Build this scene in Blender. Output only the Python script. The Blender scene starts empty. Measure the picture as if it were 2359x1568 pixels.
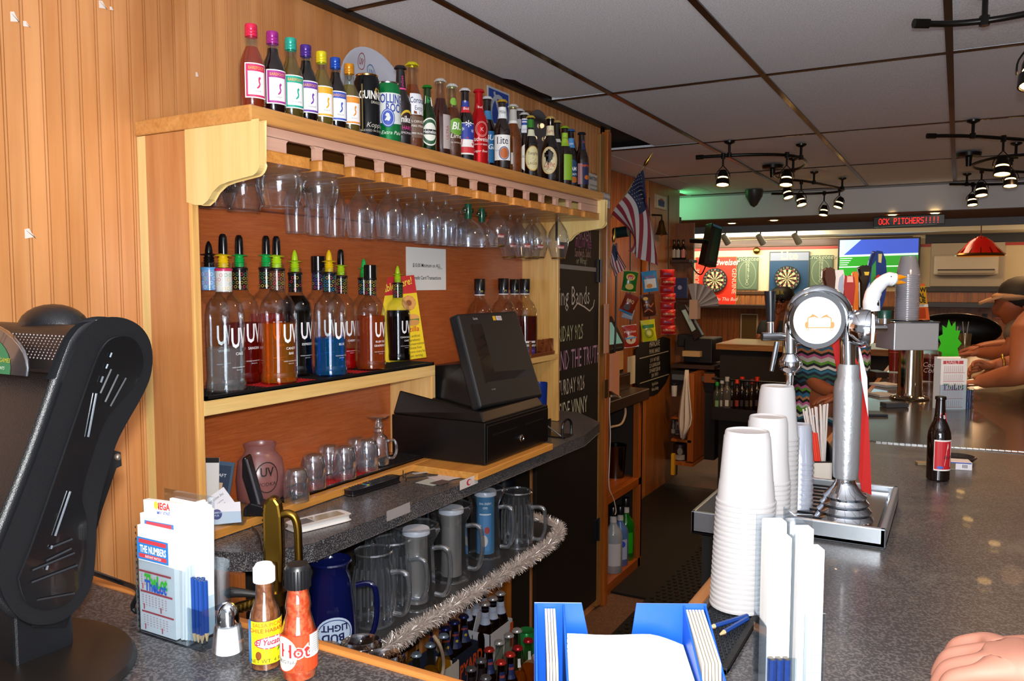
import bpy,math,random
from mathutils import Vector,Matrix
random.seed(7)
PI = math.pi
SC = bpy.context.scene
COL = SC.collection

# ---------------------------------------------------------------- camera, light, exposure
CAM = Vector((0,0,1.60)); YAW = math.radians(29.0); PIT = math.radians(4.15); FPX = 1850.0
cd = bpy.data.cameras.new('camera'); cam = bpy.data.objects.new('camera',cd); COL.objects.link(cam)
cam.location = CAM; cam.rotation_euler = (PI/2 - PIT,0,YAW)
cd.sensor_width = 36.0; cd.lens = FPX/2359*36.0; cd.clip_start = 0.02
SC.camera = cam
SC.view_settings.view_transform = 'Standard'; SC.view_settings.look = 'None'
SC.view_settings.exposure = 0.0; SC.view_settings.gamma = 1.0; SC.view_settings.use_curve_mapping = False
try:
    SC.cycles.transparent_max_bounces = 26
    SC.cycles.max_bounces = 5; SC.cycles.diffuse_bounces = 3; SC.cycles.glossy_bounces = 3; SC.cycles.transmission_bounces = 2
    SC.cycles.use_adaptive_sampling = True; SC.cycles.adaptive_threshold = .035
except Exception: pass
wd = bpy.data.worlds.new('world'); SC.world = wd; wd.use_nodes = True
wd.node_tree.nodes['Background'].inputs[0].default_value = (0.93,0.95,1.0,1)
wd.node_tree.nodes['Background'].inputs[1].default_value = 0.36
def light(name,kind,loc,energy,col,size=0.05,aim=None,spot=None,blend=.5,sy=None):
    d = bpy.data.lights.new(name,kind); d.energy = energy; d.color = col
    if kind == 'AREA':
        d.size = size
        if sy: d.shape = 'RECTANGLE'; d.size_y = sy
    else: d.shadow_soft_size = size
    if kind == 'SPOT': d.spot_size = math.radians(spot or 100); d.spot_blend = blend
    o = bpy.data.objects.new(name,d); COL.objects.link(o); o.location = loc
    if aim is not None: o.rotation_euler = (Vector(aim)-Vector(loc)).to_track_quat('-Z','Y').to_euler()
    return o
# the camera's own flash, a hand above the lens
light('camera_flash','SPOT',(0.0,0.0,1.67),122,(1.0,.985,.96),.025,(-.85,1.9,1.78),176,.12)
# warm house lighting (ceiling spots over the bar)
for k,(lx,ly,le) in enumerate([(-.55,2.2,7),(-.5,4.6,9),(.35,5.6,10),(.2,3.4,6)]):
    light('house_and_fill_spot','SPOT',(lx,ly,2.3),le*3.2,(1.0,.55,.25),.06,(lx,ly,0),150,.8)

# added fill behind the camera lifts the ceiling, another warms the snack corner
light('fill_light_behind','AREA',(.6,-.75,1.5),44,(.86,.92,1.0),1.1,(-.1,2.6,2.44))
light('house_and_fill_spot','SPOT',(-1.25,5.3,2.3),60,(1.0,.62,.32),.08,(-2.1,5.9,1.1),120,.8)

# ---------------------------------------------------------------- picture <-> place
cF = Vector((-math.sin(YAW)*math.cos(PIT),math.cos(YAW)*math.cos(PIT),-math.sin(PIT)))
cR = Vector((math.cos(YAW),math.sin(YAW),0)); cU = cR.cross(cF)
def at(px,py,x=None,y=None,z=None):
    r = cF*FPX + cR*(px-1179.5) - cU*(py-784.0)
    if x is not None: t = (x-CAM.x)/r.x
    elif y is not None: t = (y-CAM.y)/r.y
    else: t = (z-CAM.z)/r.z
    return CAM + r*t
def proj(p):
    d = Vector(p)-CAM; z = d.dot(cF)
    return (1179.5+FPX*d.dot(cR)/z,784-FPX*d.dot(cU)/z,z)
class VF:
    """size of a picture distance at the depth of a point"""
    def __init__(s,P): s.P = Vector(P); s.px,s.py,z = proj(P); s.s = z/FPX
    def L(s,px,py): return ((px-s.px)*s.s,(s.py-py)*s.s)

# ---------------------------------------------------------------- materials
def lin(h):
    h = h.lstrip('#'); c = [int(h[i:i+2],16)/255 for i in (0,2,4)]
    return tuple(((x+.055)/1.055)**2.4 if x > .04045 else x/12.92 for x in c)
MC = {}
def nm(name):
    m = bpy.data.materials.new(name); m.use_nodes = True
    return m,m.node_tree.nodes,m.node_tree.links,m.node_tree.nodes['Principled BSDF']
def mat(col,rough=.5,metal=0,coat=0,emis=0,spec=.5,bump=0,bscale=200,alpha=1,sss=0):
    key = (col,rough,metal,coat,emis,spec,bump,bscale,alpha)
    if key in MC: return MC[key]
    m,N,L,b = nm('surface_'+col.lstrip('#'))
    c = lin(col)
    b.inputs['Base Color'].default_value = (*c,1); b.inputs['Roughness'].default_value = rough
    b.inputs['Metallic'].default_value = metal; b.inputs['Coat Weight'].default_value = coat
    b.inputs['Specular IOR Level'].default_value = spec
    if emis: b.inputs['Emission Color'].default_value = (*c,1); b.inputs['Emission Strength'].default_value = emis
    if alpha < 1: b.inputs['Alpha'].default_value = alpha
    if bump:
        t = N.new('ShaderNodeTexCoord'); n = N.new('ShaderNodeTexNoise'); n.inputs['Scale'].default_value = bscale
        bu = N.new('ShaderNodeBump'); bu.inputs['Strength'].default_value = bump; bu.inputs['Distance'].default_value = .002
        L.new(t.outputs['Object'],n.inputs['Vector']); L.new(n.outputs[0],bu.inputs['Height']); L.new(bu.outputs[0],b.inputs['Normal'])
    MC[key] = m; return m
def ramp(N,stops,interp='LINEAR'):
    r = N.new('ShaderNodeValToRGB'); e = r.color_ramp.elements; r.color_ramp.interpolation = interp
    while len(e) < len(stops): e.new(.5)
    for k,(p,c) in enumerate(stops): e[k].position = p; e[k].color = (*(lin(c) if isinstance(c,str) else c),1)
    return r
def wood(key,c1,c2,axis='z',rough=.35,scale=1.0,knots=0.0,spec=.5,vary=.25,coat=0.2,fine=.5):
    k = ('wood',key)
    if k in MC: return MC[k]
    m,N,L,b = nm('wood_'+key)
    t = N.new('ShaderNodeTexCoord'); mp = N.new('ShaderNodeMapping'); oi = N.new('ShaderNodeObjectInfo')
    s = {'x': (1.2,22,22),'y': (22,1.2,22),'z': (22,22,1.2)}[axis]
    mp.inputs['Scale'].default_value = tuple(q*scale for q in s)
    va = N.new('ShaderNodeVectorMath'); va.operation = 'MULTIPLY_ADD'; va.inputs[1].default_value = (7,7,7)
    cmb = N.new('ShaderNodeCombineXYZ')
    for q in range(3): L.new(oi.outputs['Random'],cmb.inputs[q])
    L.new(cmb.outputs[0],va.inputs[0]); L.new(t.outputs['Object'],va.inputs[2])
    L.new(va.outputs[0],mp.inputs[0])
    n = N.new('ShaderNodeTexNoise'); n.inputs['Scale'].default_value = 1.6; n.inputs['Detail'].default_value = 6; n.inputs['Distortion'].default_value = .6
    L.new(mp.outputs[0],n.inputs['Vector'])
    r = ramp(N,[(.3,c1),(.7,c2)]); L.new(n.outputs[0],r.inputs[0])
    n2 = N.new('ShaderNodeTexNoise'); n2.inputs['Scale'].default_value = 9; n2.inputs['Detail'].default_value = 3
    L.new(mp.outputs[0],n2.inputs['Vector'])
    r2 = ramp(N,[(.35,(1-.35*fine,)*3),(.6,(1,1,1))]); L.new(n2.outputs[0],r2.inputs[0])
    mx = N.new('ShaderNodeMixRGB'); mx.blend_type = 'MULTIPLY'; mx.inputs[0].default_value = 1
    L.new(r.outputs[0],mx.inputs[1]); L.new(r2.outputs[0],mx.inputs[2])
    out = mx.outputs[0]
    if knots > .6:
        nb = N.new('ShaderNodeTexNoise'); nb.inputs['Scale'].default_value = 5; mb3 = N.new('ShaderNodeMapping'); mb3.inputs['Scale'].default_value = (1,1,.35); L.new(t.outputs['Object'],mb3.inputs[0]); L.new(mb3.outputs[0],nb.inputs['Vector'])
        rb = ramp(N,[(.35,(.80,.70,.58)),(.5,(1,1,1)),(.7,(1.12,1.12,1.15))]); L.new(nb.outputs[0],rb.inputs[0]); m4 = N.new('ShaderNodeMixRGB'); m4.blend_type = 'MULTIPLY'; m4.inputs[0].default_value = .8; L.new(out,m4.inputs[1]); L.new(rb.outputs[0],m4.inputs[2]); out = m4.outputs[0]
    if vary:
        hsv = N.new('ShaderNodeHueSaturation'); mr = N.new('ShaderNodeMapRange')
        mr.inputs[3].default_value = 1-vary*.5; mr.inputs[4].default_value = 1+vary*.35
        L.new(oi.outputs['Random'],mr.inputs[0]); L.new(mr.outputs[0],hsv.inputs['Value']); L.new(out,hsv.inputs['Color']); out = hsv.outputs[0]
    if knots:
        vo = N.new('ShaderNodeTexVoronoi'); vm = N.new('ShaderNodeMapping'); vm.inputs['Scale'].default_value = (2.6,2.6,1.5)
        L.new(t.outputs['Object'],vm.inputs[0]); L.new(vm.outputs[0],vo.inputs['Vector']); vo.inputs['Scale'].default_value = 1.0
        kr = ramp(N,[(.0,(.25,.16,.1)),(.04,(.45,.3,.2)),(.075,(.85,.78,.7)),(.13,(1,1,1))]); L.new(vo.outputs['Distance'],kr.inputs[0])
        mk = N.new('ShaderNodeMixRGB'); mk.blend_type = 'MULTIPLY'; mk.inputs[0].default_value = knots
        L.new(out,mk.inputs[1]); L.new(kr.outputs[0],mk.inputs[2]); out = mk.outputs[0]
    L.new(out,b.inputs['Base Color']); b.inputs['Roughness'].default_value = rough; b.inputs['Coat Weight'].default_value = coat
    b.inputs['Coat Roughness'].default_value = .25; b.inputs['Specular IOR Level'].default_value = spec
    MC[k] = m; return m
def speck(key,base,spots,scale=420,th=.62,rough=.25,coat=.0,worn=None):
    k = ('speck',key)
    if k in MC: return MC[k]
    m,N,L,b = nm('laminate_'+key)
    t = N.new('ShaderNodeTexCoord'); n = N.new('ShaderNodeTexNoise'); n.inputs['Scale'].default_value = scale; n.inputs['Detail'].default_value = 1
    L.new(t.outputs['Object'],n.inputs['Vector'])
    r = ramp(N,[(0,base),(th-.08,base),(th,spots),(1,spots)]); L.new(n.outputs[0],r.inputs[0])
    n2 = N.new('ShaderNodeTexNoise'); n2.inputs['Scale'].default_value = 3.0; n2.inputs['Detail'].default_value = 5
    L.new(t.outputs['Object'],n2.inputs['Vector'])
    r2 = ramp(N,[(.3,(.8,.8,.8)),(.7,(1.1,1.08,1.05))]); L.new(n2.outputs[0],r2.inputs[0])
    mx = N.new('ShaderNodeMixRGB'); mx.blend_type = 'MULTIPLY'; mx.inputs[0].default_value = 1
    L.new(r.outputs[0],mx.inputs[1]); L.new(r2.outputs[0],mx.inputs[2]); out = mx.outputs[0]
    if worn:
        n3 = N.new('ShaderNodeTexNoise'); n3.inputs['Scale'].default_value = 4.5; n3.inputs['Detail'].default_value = 8; n3.inputs['Roughness'].default_value = .7
        L.new(t.outputs['Object'],n3.inputs['Vector']); r3 = ramp(N,[(.54,(0,0,0)),(.72,(.6,.6,.6))]); L.new(n3.outputs[0],r3.inputs[0])
        mw = N.new('ShaderNodeMixRGB'); mw.inputs[2].default_value = (*lin(worn),1); L.new(r3.outputs[0],mw.inputs[0]); L.new(out,mw.inputs[1]); out = mw.outputs[0]
    L.new(out,b.inputs['Base Color']); b.inputs['Roughness'].default_value = rough; b.inputs['Coat Weight'].default_value = coat
    MC[k] = m; return m
def glass(col='#f4fbff',rim=.75,base=.05,power=3.2,rough=.03,body=0.0,bodycol=None):
    """thin-walled glass: see-through with a sheen that grows at grazing angles"""
    k = ('glass',col,rim,base,power,body,bodycol)
    if k in MC: return MC[k]
    m = bpy.data.materials.new('glass_'+col.lstrip('#')); m.use_nodes = True; N = m.node_tree.nodes; L = m.node_tree.links; N.clear()
    o = N.new('ShaderNodeOutputMaterial'); tr = N.new('ShaderNodeBsdfTransparent'); gl = N.new('ShaderNodeBsdfGlossy'); mx = N.new('ShaderNodeMixShader')
    tr.inputs[0].default_value = (*lin(col),1); gl.inputs['Roughness'].default_value = rough; gl.inputs[0].default_value = (.95,.97,1,1)
    lw = N.new('ShaderNodeLayerWeight'); lw.inputs[0].default_value = .5
    pw = N.new('ShaderNodeMath'); pw.operation = 'POWER'; pw.inputs[1].default_value = power
    ma = N.new('ShaderNodeMath'); ma.operation = 'MULTIPLY_ADD'; ma.inputs[1].default_value = rim; ma.inputs[2].default_value = base
    L.new(lw.outputs['Facing'],pw.inputs[0]); L.new(pw.outputs[0],ma.inputs[0]); L.new(ma.outputs[0],mx.inputs[0])
    s = tr.outputs[0]
    if body:
        df = N.new('ShaderNodeBsdfDiffuse'); df.inputs[0].default_value = (*lin(bodycol or col),1)
        m2 = N.new('ShaderNodeMixShader'); m2.inputs[0].default_value = body; L.new(s,m2.inputs[1]); L.new(df.outputs[0],m2.inputs[2]); s = m2.outputs[0]
    L.new(s,mx.inputs[1]); L.new(gl.outputs[0],mx.inputs[2]); L.new(mx.outputs[0],o.inputs[0])
    MC[k] = m; return m
def liquid(col,opaque=.35,tint=None): return glass(tint or col,.2,.02,4,.05,opaque,col)

light('neon_glow','POINT',at(1548,470,y=7.45),2.2,(.15,1,.3),.05)
CLEAR = glass(); CHROME = mat('#d9dde2',.08,1); STEEL = mat('#b9bec4',.28,1); BLACK = mat('#0c0c0e',.35); WHITE = mat('#f2f2f0',.5)
DARK = mat('#161314',.6); BRASS = mat('#a5802f',.25,1); PLASTIC = mat('#1a1b1e',.38,spec=.5,bump=.15,bscale=900)
SKIN = mat('#b0694a',.55); PAPER = mat('#f3f2ee',.7); GOLD = mat('#c9a24a',.3,1)

# ---------------------------------------------------------------- mesh building
class MB:
    def __init__(s): s.v = []; s.f = []; s.m = []; s.mats = []; s.T = None
    def k(s,m):
        if m not in s.mats: s.mats.append(m)
        return s.mats.index(m)
    def add(s,vs,fs,m):
        o = len(s.v); k = s.k(m)
        for p in vs:
            p = Vector(p)
            s.v.append(s.T @ p if s.T else p)
        for f in fs: s.f.append([o+i for i in f]); s.m.append(k)
        return s
    def box(s,x0,x1,y0,y1,z0,z1,m):
        return s.add([(x0,y0,z0),(x1,y0,z0),(x1,y1,z0),(x0,y1,z0),(x0,y0,z1),(x1,y0,z1),(x1,y1,z1),(x0,y1,z1)],
                     [(0,3,2,1),(4,5,6,7),(0,1,5,4),(1,2,6,5),(2,3,7,6),(3,0,4,7)],m)
    def prism(s,pts,a,b,axis,m):
        """outline pts in the plane across axis, between a and b"""
        n = len(pts)
        def P(u,v,w): return {'x': (w,u,v),'y': (u,w,v),'z': (u,v,w)}[axis]
        vs = [P(u,v,a) for u,v in pts]+[P(u,v,b) for u,v in pts]
        return s.add(vs,[tuple(range(n)),tuple(range(2*n-1,n-1,-1))]+[(i,(i+1) % n,n+(i+1) % n,n+i) for i in range(n)],m)
    def hull(s,bot,top,m):
        n = len(bot)
        return s.add(list(bot)+list(top),[tuple(range(n-1,-1,-1)),tuple(range(n,2*n))]+[(i,(i+1) % n,n+(i+1) % n,n+i) for i in range(n)],m)
    def lathe(s,prof,m,c=(0,0,0),seg=24,a0=0,a1=2*PI,rot=None,sx=1,sy=1):
        full = abs(a1-a0-2*PI) < 1e-6; n = seg if full else seg+1
        vs = []; C = Vector(c)
        for r,z in prof:
            for i in range(n):
                a = a0+(a1-a0)*i/seg; p = Vector((r*math.cos(a)*sx,r*math.sin(a)*sy,z))
                if rot: p = rot @ p
                vs.append(C+p)
        fs = []
        for j in range(len(prof)-1):
            for i in range(seg):
                i2 = (i+1) % n
                fs.append((j*n+i,j*n+i2,(j+1)*n+i2,(j+1)*n+i))
        return s.add(vs,fs,m)
    def cyl(s,c,r,z0,z1,m,seg=20,r2=None,rot=None):
        r2 = r if r2 is None else r2
        return s.lathe([(0,z0),(r,z0),(r,z0),(r2,z1),(r2,z1),(0,z1)],m,c,seg,rot=rot)
    def tube(s,path,r,m,seg=8,cap=True):
        path = [Vector(p) for p in path]; n = len(path); rs = r if isinstance(r,(list,tuple)) else [r]*n
        t0 = (path[1]-path[0]).normalized(); up = Vector((0,0,1)) if abs(t0.z) < .9 else Vector((1,0,0))
        nrm = t0.cross(up).normalized(); vs = []
        for i,p in enumerate(path):
            t = (path[min(i+1,n-1)]-path[max(i-1,0)]).normalized()
            nrm = (nrm - t*nrm.dot(t)).normalized(); bn = t.cross(nrm)
            for j in range(seg):
                a = 2*PI*j/seg; vs.append(p+(nrm*math.cos(a)+bn*math.sin(a))*rs[i])
        fs = [(i*seg+j,i*seg+(j+1) % seg,(i+1)*seg+(j+1) % seg,(i+1)*seg+j) for i in range(n-1) for j in range(seg)]
        if cap: fs += [tuple(range(seg-1,-1,-1)),tuple((n-1)*seg+j for j in range(seg))]
        return s.add(vs,fs,m)
    def ball(s,c,r,m,seg=16,sc=(1,1,1)):
        rings = seg//2
        prof = [(max(1e-5,math.sin(PI*i/rings)),-math.cos(PI*i/rings)) for i in range(rings+1)]
        R = Matrix.Diagonal((r*sc[0],r*sc[1],r*sc[2]))
        return s.lathe(prof,m,c,seg,rot=R)
def spline(pts,n=8):
    pts = [Vector(p) for p in pts]; out = []
    for i in range(len(pts)-1):
        a = pts[max(i-1,0)]; b = pts[i]; c = pts[i+1]; d = pts[min(i+2,len(pts)-1)]
        for k in range(n):
            t = k/n; out.append(.5*((2*b)+(c-a)*t+(2*a-5*b+4*c-d)*t*t+(3*b-a-3*c+d)*t**3))
    out.append(pts[-1]); return out

ROOTM = {}
def put(name,mb,parent=None,smooth=None,bevel=0,bseg=2,local=False,subsurf=0):
    """links what mb holds as ONE mesh object; world coordinates unless local=True"""
    me = bpy.data.meshes.new(name)
    inv = None
    if parent is not None and not local: inv = ROOTM.get(parent.name)
    vs = [tuple(inv @ p) for p in mb.v] if inv else [tuple(p) for p in mb.v]
    me.from_pydata(vs,[],mb.f)
    for m in mb.mats: me.materials.append(m)
    me.polygons.foreach_set('material_index',mb.m)
    if smooth is not None:
        me.polygons.foreach_set('use_smooth',[True]*len(mb.f)); me.update()
        try: me.set_sharp_from_angle(angle=math.radians(smooth))
        except Exception: pass
    me.update(); me.validate()
    o = bpy.data.objects.new(name,me); COL.objects.link(o)
    if parent is not None: o.parent = parent; ROOTM[o.name] = ROOTM.get(parent.name)
    if bevel:
        b = o.modifiers.new('bevel','BEVEL'); b.width = bevel; b.segments = bseg; b.limit_method = 'ANGLE'; b.angle_limit = math.radians(40)
    if subsurf:
        b = o.modifiers.new('subsurf','SUBSURF'); b.levels = b.render_levels = subsurf
    return o
def thing(name,label,cat,loc=(0,0,0),rz=0,group=None,rot=None):
    o = bpy.data.objects.new(name,None); COL.objects.link(o); o.empty_display_size = .02
    o.location = loc; o.rotation_euler = rot if rot else (0,0,rz)
    o['label'] = label; o['category'] = cat
    if group: o['group'] = group
    M = Matrix.Translation(Vector(loc)) @ (o.rotation_euler.to_matrix().to_4x4()); ROOTM[o.name] = M.inverted()
    return o
def tag(o,label,cat,group=None,kind=None):
    o['label'] = label; o['category'] = cat
    if group: o['group'] = group
    if kind: o['kind'] = kind
    return o
def struct(name,mb=None,label=None,cat=None,**k):
    if mb is None:
        o = bpy.data.objects.new(name,None); COL.objects.link(o); ROOTM[o.name] = Matrix.Identity(4)
    else: o = put(name,mb,**k)
    o['kind'] = 'structure'
    if o.name not in ROOTM: ROOTM[o.name] = Matrix.Identity(4)
    if label: o['label'] = label
    if cat: o['category'] = cat
    return o
def copy(root,loc,rz=None,label=None,group=None,rot=None):
    r = root.copy(); COL.objects.link(r); r.location = loc
    if rz is not None: r.rotation_euler = (0,0,rz)
    if rot is not None: r.rotation_euler = rot
    if label: r['label'] = label
    if group: r['group'] = group
    for ch in list(root.children):
        c = ch.copy(); COL.objects.link(c); c.parent = r
        for g in ch.children:
            d = g.copy(); COL.objects.link(d); d.parent = c
    return r

NTH = 'topmost second third fourth fifth sixth seventh eighth ninth tenth eleventh twelfth thirteenth fourteenth fifteenth sixteenth seventeenth eighteenth nineteenth twentieth twenty-first twenty-second twenty-third twenty-fourth twenty-fifth twenty-sixth'.split()
# ---------------------------------------------------------------- flat print and lettering
TX = {}
def text_mesh(s,res=2,bold=0):
    k = (s,bold)
    if k in TX: return TX[k]
    c = bpy.data.curves.new('t','FONT'); c.body = s; c.size = 1; c.resolution_u = res; c.offset = bold; c.align_x = 'CENTER'
    o = bpy.data.objects.new('t',c); me = o.to_mesh()
    r = ([tuple(v.co) for v in me.vertices],[tuple(p.vertices) for p in me.polygons])
    o.to_mesh_clear(); bpy.data.objects.remove(o); bpy.data.curves.remove(c)
    TX[k] = r; return r
def ink(c,rough=.5): return c if not isinstance(c,str) else mat(c,rough)
def decals(mb,items,mp,step=.0003,rough=.5):
    if len(items) > 16: step = step*16/len(items)
    for L,it in enumerate(items,1):
        k = it[0]; off = L*step
        if k == 'r':
            _,u0,v0,u1,v1,c = it; n = max(1,int(abs(u1-u0)/.006)) if getattr(mp,'curved',0) else 1; nv = 4 if getattr(mp,'cv',0) else 1
            vs = [mp(u0+(u1-u0)*i/n,v0+(v1-v0)*j/nv,off) for j in range(nv+1) for i in range(n+1)]
            mb.add(vs,[(j*(n+1)+i,j*(n+1)+i+1,(j+1)*(n+1)+i+1,(j+1)*(n+1)+i) for j in range(nv) for i in range(n)],ink(c,rough))
        elif k == 'e':
            _,u,v,a,b,c = it; n = 14; vs = []
            for i in range(n+1):
                t = -math.cos(PI*i/n); h = math.sqrt(max(0,1-t*t)); vs += [mp(u+a*t,v-b*h,off),mp(u+a*t,v+b*h,off)]
            mb.add(vs,[(2*i,2*i+2,2*i+3,2*i+1) for i in range(n)],ink(c,rough))
        elif k == 'ring':
            _,u,v,a,b,w,c = it; n = 20; vs = []
            for i in range(n):
                t = 2*PI*i/n; vs += [mp(u+a*math.cos(t),v+b*math.sin(t),off),mp(u+(a-w)*math.cos(t),v+(b-w)*math.sin(t),off)]
            mb.add(vs,[(2*i,(2*i+2) % (2*n),(2*i+3) % (2*n),2*i+1) for i in range(n)],ink(c,rough))
        elif k == 'p':
            _,pts,c = it; mb.add([mp(u,v,off) for u,v in pts],[tuple(range(len(pts)))],ink(c,rough))
        elif k == 'l':
            _,pts,w,c = it
            for (a,b) in zip(pts[:-1],pts[1:]):
                d = Vector((b[0]-a[0],b[1]-a[1])); l = d.length or 1; nx,ny = -d.y/l*w/2,d.x/l*w/2
                mb.add([mp(a[0]+nx,a[1]+ny,off),mp(a[0]-nx,a[1]-ny,off),mp(b[0]-nx,b[1]-ny,off),mp(b[0]+nx,b[1]+ny,off)],[(0,1,2,3)],ink(c,rough))
        elif k == 't':
            s,u,v,size,c = it[1:6]; o = it[6] if len(it) > 6 else {}
            vs,fs = text_mesh(s,o.get('res',2),o.get('bold',0)); sx = o.get('sx',1); sh = o.get('sh',0); ro = o.get('rot',0); arc = o.get('arc',0)
            out = []
            for x,y,_z in vs:
                X = (x*sx+y*sh)*size; Y = y*size
                if arc: Y += arc*X
                if ro: X,Y = X*math.cos(ro)-Y*math.sin(ro),X*math.sin(ro)+Y*math.cos(ro)
                out.append(mp(u+X,v+Y,off))
            mb.add(out,fs,ink(c,rough))
def plane_map(O,U,V):
    O = Vector(O); U = Vector(U).normalized(); V = Vector(V).normalized(); Nn = U.cross(V)
    return lambda u,v,o: O+U*u+V*v+Nn*o
def round_map(c,R,a0,prof=None):
    C = Vector(c)
    def f(u,v,o):
        r = R if prof is None else prof(v)
        a = a0+u/R; return C+Vector(((r+o)*math.cos(a),(r+o)*math.sin(a),v))
    f.curved = 1; f.cv = 1 if prof else 0
    return f
def prof_r(prof):
    def f(z):
        for (r0,z0),(r1,z1) in zip(prof[:-1],prof[1:]):
            if z0 <= z <= z1 and z1 > z0: return r0+(r1-r0)*(z-z0)/(z1-z0)
        return prof[-1][0]
    return f
def stand(cx,top,x,z):
    p = at(cx,top,x=x); return Vector((x,p.y,z)),p.z-z
def facing(P): return math.atan2(CAM.y-P[1],CAM.x-P[0])
# ================================================================ the room
FZ = -.22; WX = -1.72; CZ = 2.44
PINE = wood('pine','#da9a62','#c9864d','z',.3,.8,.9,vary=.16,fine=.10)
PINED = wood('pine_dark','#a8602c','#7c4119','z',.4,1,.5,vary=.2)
PINEY = wood('pine_pale','#efcb84','#e0b066','y',.3,1,.2,vary=.08,fine=.25)
PINEZ = wood('pine_pale_upright','#ecc582','#dca662','z',.3,1,.3,vary=.1,fine=.25)
PINEX = wood('pine_pale_deep','#ecc582','#d9a35c','x',.3,1,.3,vary=.1,fine=.3)
BIRCH = wood('birch','#f0d590','#e2bf74','z',.28,.6,0,vary=.05,fine=.15)
PANELW = wood('side_board','#cf9158','#bf7c44','z',.3,.8,.3,vary=.05,fine=.25)
PLY = wood('red_ply','#bf6634','#a95325','y',.35,5,0,vary=.05,fine=.45)
GREY = speck('grey','#34343a','#83807e',380,.6,.3)
GREYB = speck('bar_top','#38373a','#5e5b5c',260,.58,.33,.1,worn='#7c7466')
TILE = nm('ceiling_tile'); tb = TILE[3]; tb.inputs['Base Color'].default_value = (*lin('#dddfe4'),1); tb.inputs['Roughness'].default_value = .8
_t = TILE[1].new('ShaderNodeTexCoord'); _n = TILE[1].new('ShaderNodeTexNoise'); _n.inputs['Scale'].default_value = 230; _n.inputs['Detail'].default_value = 3
_b = TILE[1].new('ShaderNodeBump'); _b.inputs['Strength'].default_value = .5; _b.inputs['Distance'].default_value = .003
_r = ramp(TILE[1],[(.35,'#d6dae6'),(.65,'#fbfcff')]); TILE[2].new(_t.outputs['Object'],_n.inputs['Vector']); TILE[2].new(_n.outputs[0],_b.inputs['Height'])
TILE[2].new(_b.outputs[0],tb.inputs['Normal']); TILE[2].new(_n.outputs[0],_r.inputs[0]); TILE[2].new(_r.outputs[0],tb.inputs['Base Color'])
TILE = TILE[0]
GRID = mat('#4a3222',.22,.8)

# floor and rubber mat
m = MB(); m.box(-4.6,4,-1,14,FZ-.05,FZ,speck('floor','#6a4a36','#7c5c46',90,.6,.6)); struct('floor',m)
RUB = mat('#121110',.55,bump=.8,bscale=60)
m = MB(); m.box(-1.5,-.42,1.2,4.3,FZ+.001,FZ+.014,RUB); m.box(-2.25,-.42,4.3,6.9,FZ+.001,FZ+.014,RUB)
rnd = random.Random(3)
fm = thing('floor_mat','black studded rubber mat along the aisle behind the bar','mat',(-1,4,FZ)); put('mat_sheet',m,fm)
m = MB()
for i in range(26):
    for j in range(70):
        x = -1.48+i*.038+(j % 2)*.019; y = 1.9+j*.05
        m.box(x,x+.018,y,y+.02,FZ+.014,FZ+.02,RUB)
o = put('studs',m,fm); o['kind'] = 'stuff'

# left wall: a backing and one board per bead
wl = struct('wall_left'); m = MB(); m.box(WX-.08,WX-.012,-.6,4.17,FZ,CZ+.05,mat('#3a1d0c',.8)); put('backing',m,wl)
rnd = random.Random(11); y = .30; k = 0; pl = {}
while y < 4.13:
    w = min(.0415,4.15-y); key = (round(w,4),k % 6)
    m = MB(); m.prism([(WX-.015,y+.0008),(WX-.015,y+w-.0008),(WX,y+w-.0008),(WX,y+w-.0050),(WX-.007,y+w-.0052),(WX-.007,y+w-.0072),(WX,y+w-.0074),(WX,y+.0012)],FZ,CZ+.02,'z',PINE)
    put('plank',m,wl); y += w; k += 1
m = MB(); m.box(WX-.1,WX+.02,4.15,4.185,FZ,CZ,wood('post','#c87a34','#a85c22','z',.35,1,.3)); struct('trim_1',m,bevel=.003)
m = MB(); m.box(WX,WX+.036,.3,4.15,CZ-.012,CZ+.006,mat('#1c120c',.4)); struct('trim_2',m)
# torn tape scraps on the wall
for (px,py,w,h) in [(35,40,.02,.022),(62,56,.016,.012),(238,12,.022,.018),(258,20,.012,.008),(70,538,.024,.022),(455,172,.012,.012)]:
    p = at(px,py,x=WX+.0016); m = MB(); decals(m,[('p',[(-w/2,-h/2),(w*.4,-h*.3),(w/2,-h*.5),(w*.1,h*.1),(-w*.1,h/2),(-w/2,h*.4)],'#e9d9cf')],plane_map(p,(0,1,0),(0,0,1)))
    tag(put('tape_scrap',m),'torn scrap of pale tape on the pine wall, '+{35: 'uppermost left',62: 'just under the uppermost left one',238: 'upper one left of the cabinet',258: 'tiny one at top middle',70: 'lowest, at mid height',455: 'small one above the cabinet corner'}[px],'tape','tape scraps on the pine wall')

# recessed wall beyond the door
wb = struct('wall_back'); m = MB(); m.box(-2.42,-2.32,4.15,7.3,FZ,CZ,mat('#3a1d0c',.8)); put('backing',m,wb)
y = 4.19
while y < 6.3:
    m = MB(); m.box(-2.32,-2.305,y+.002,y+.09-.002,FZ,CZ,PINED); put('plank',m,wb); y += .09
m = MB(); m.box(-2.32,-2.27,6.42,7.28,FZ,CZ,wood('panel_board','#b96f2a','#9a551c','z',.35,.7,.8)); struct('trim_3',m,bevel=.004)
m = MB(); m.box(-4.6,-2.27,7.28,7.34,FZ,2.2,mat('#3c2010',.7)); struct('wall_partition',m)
m = MB(); m.box(-2.35,WX,4.09,4.15,FZ,CZ,PINED); struct('wall_return',m)

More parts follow.
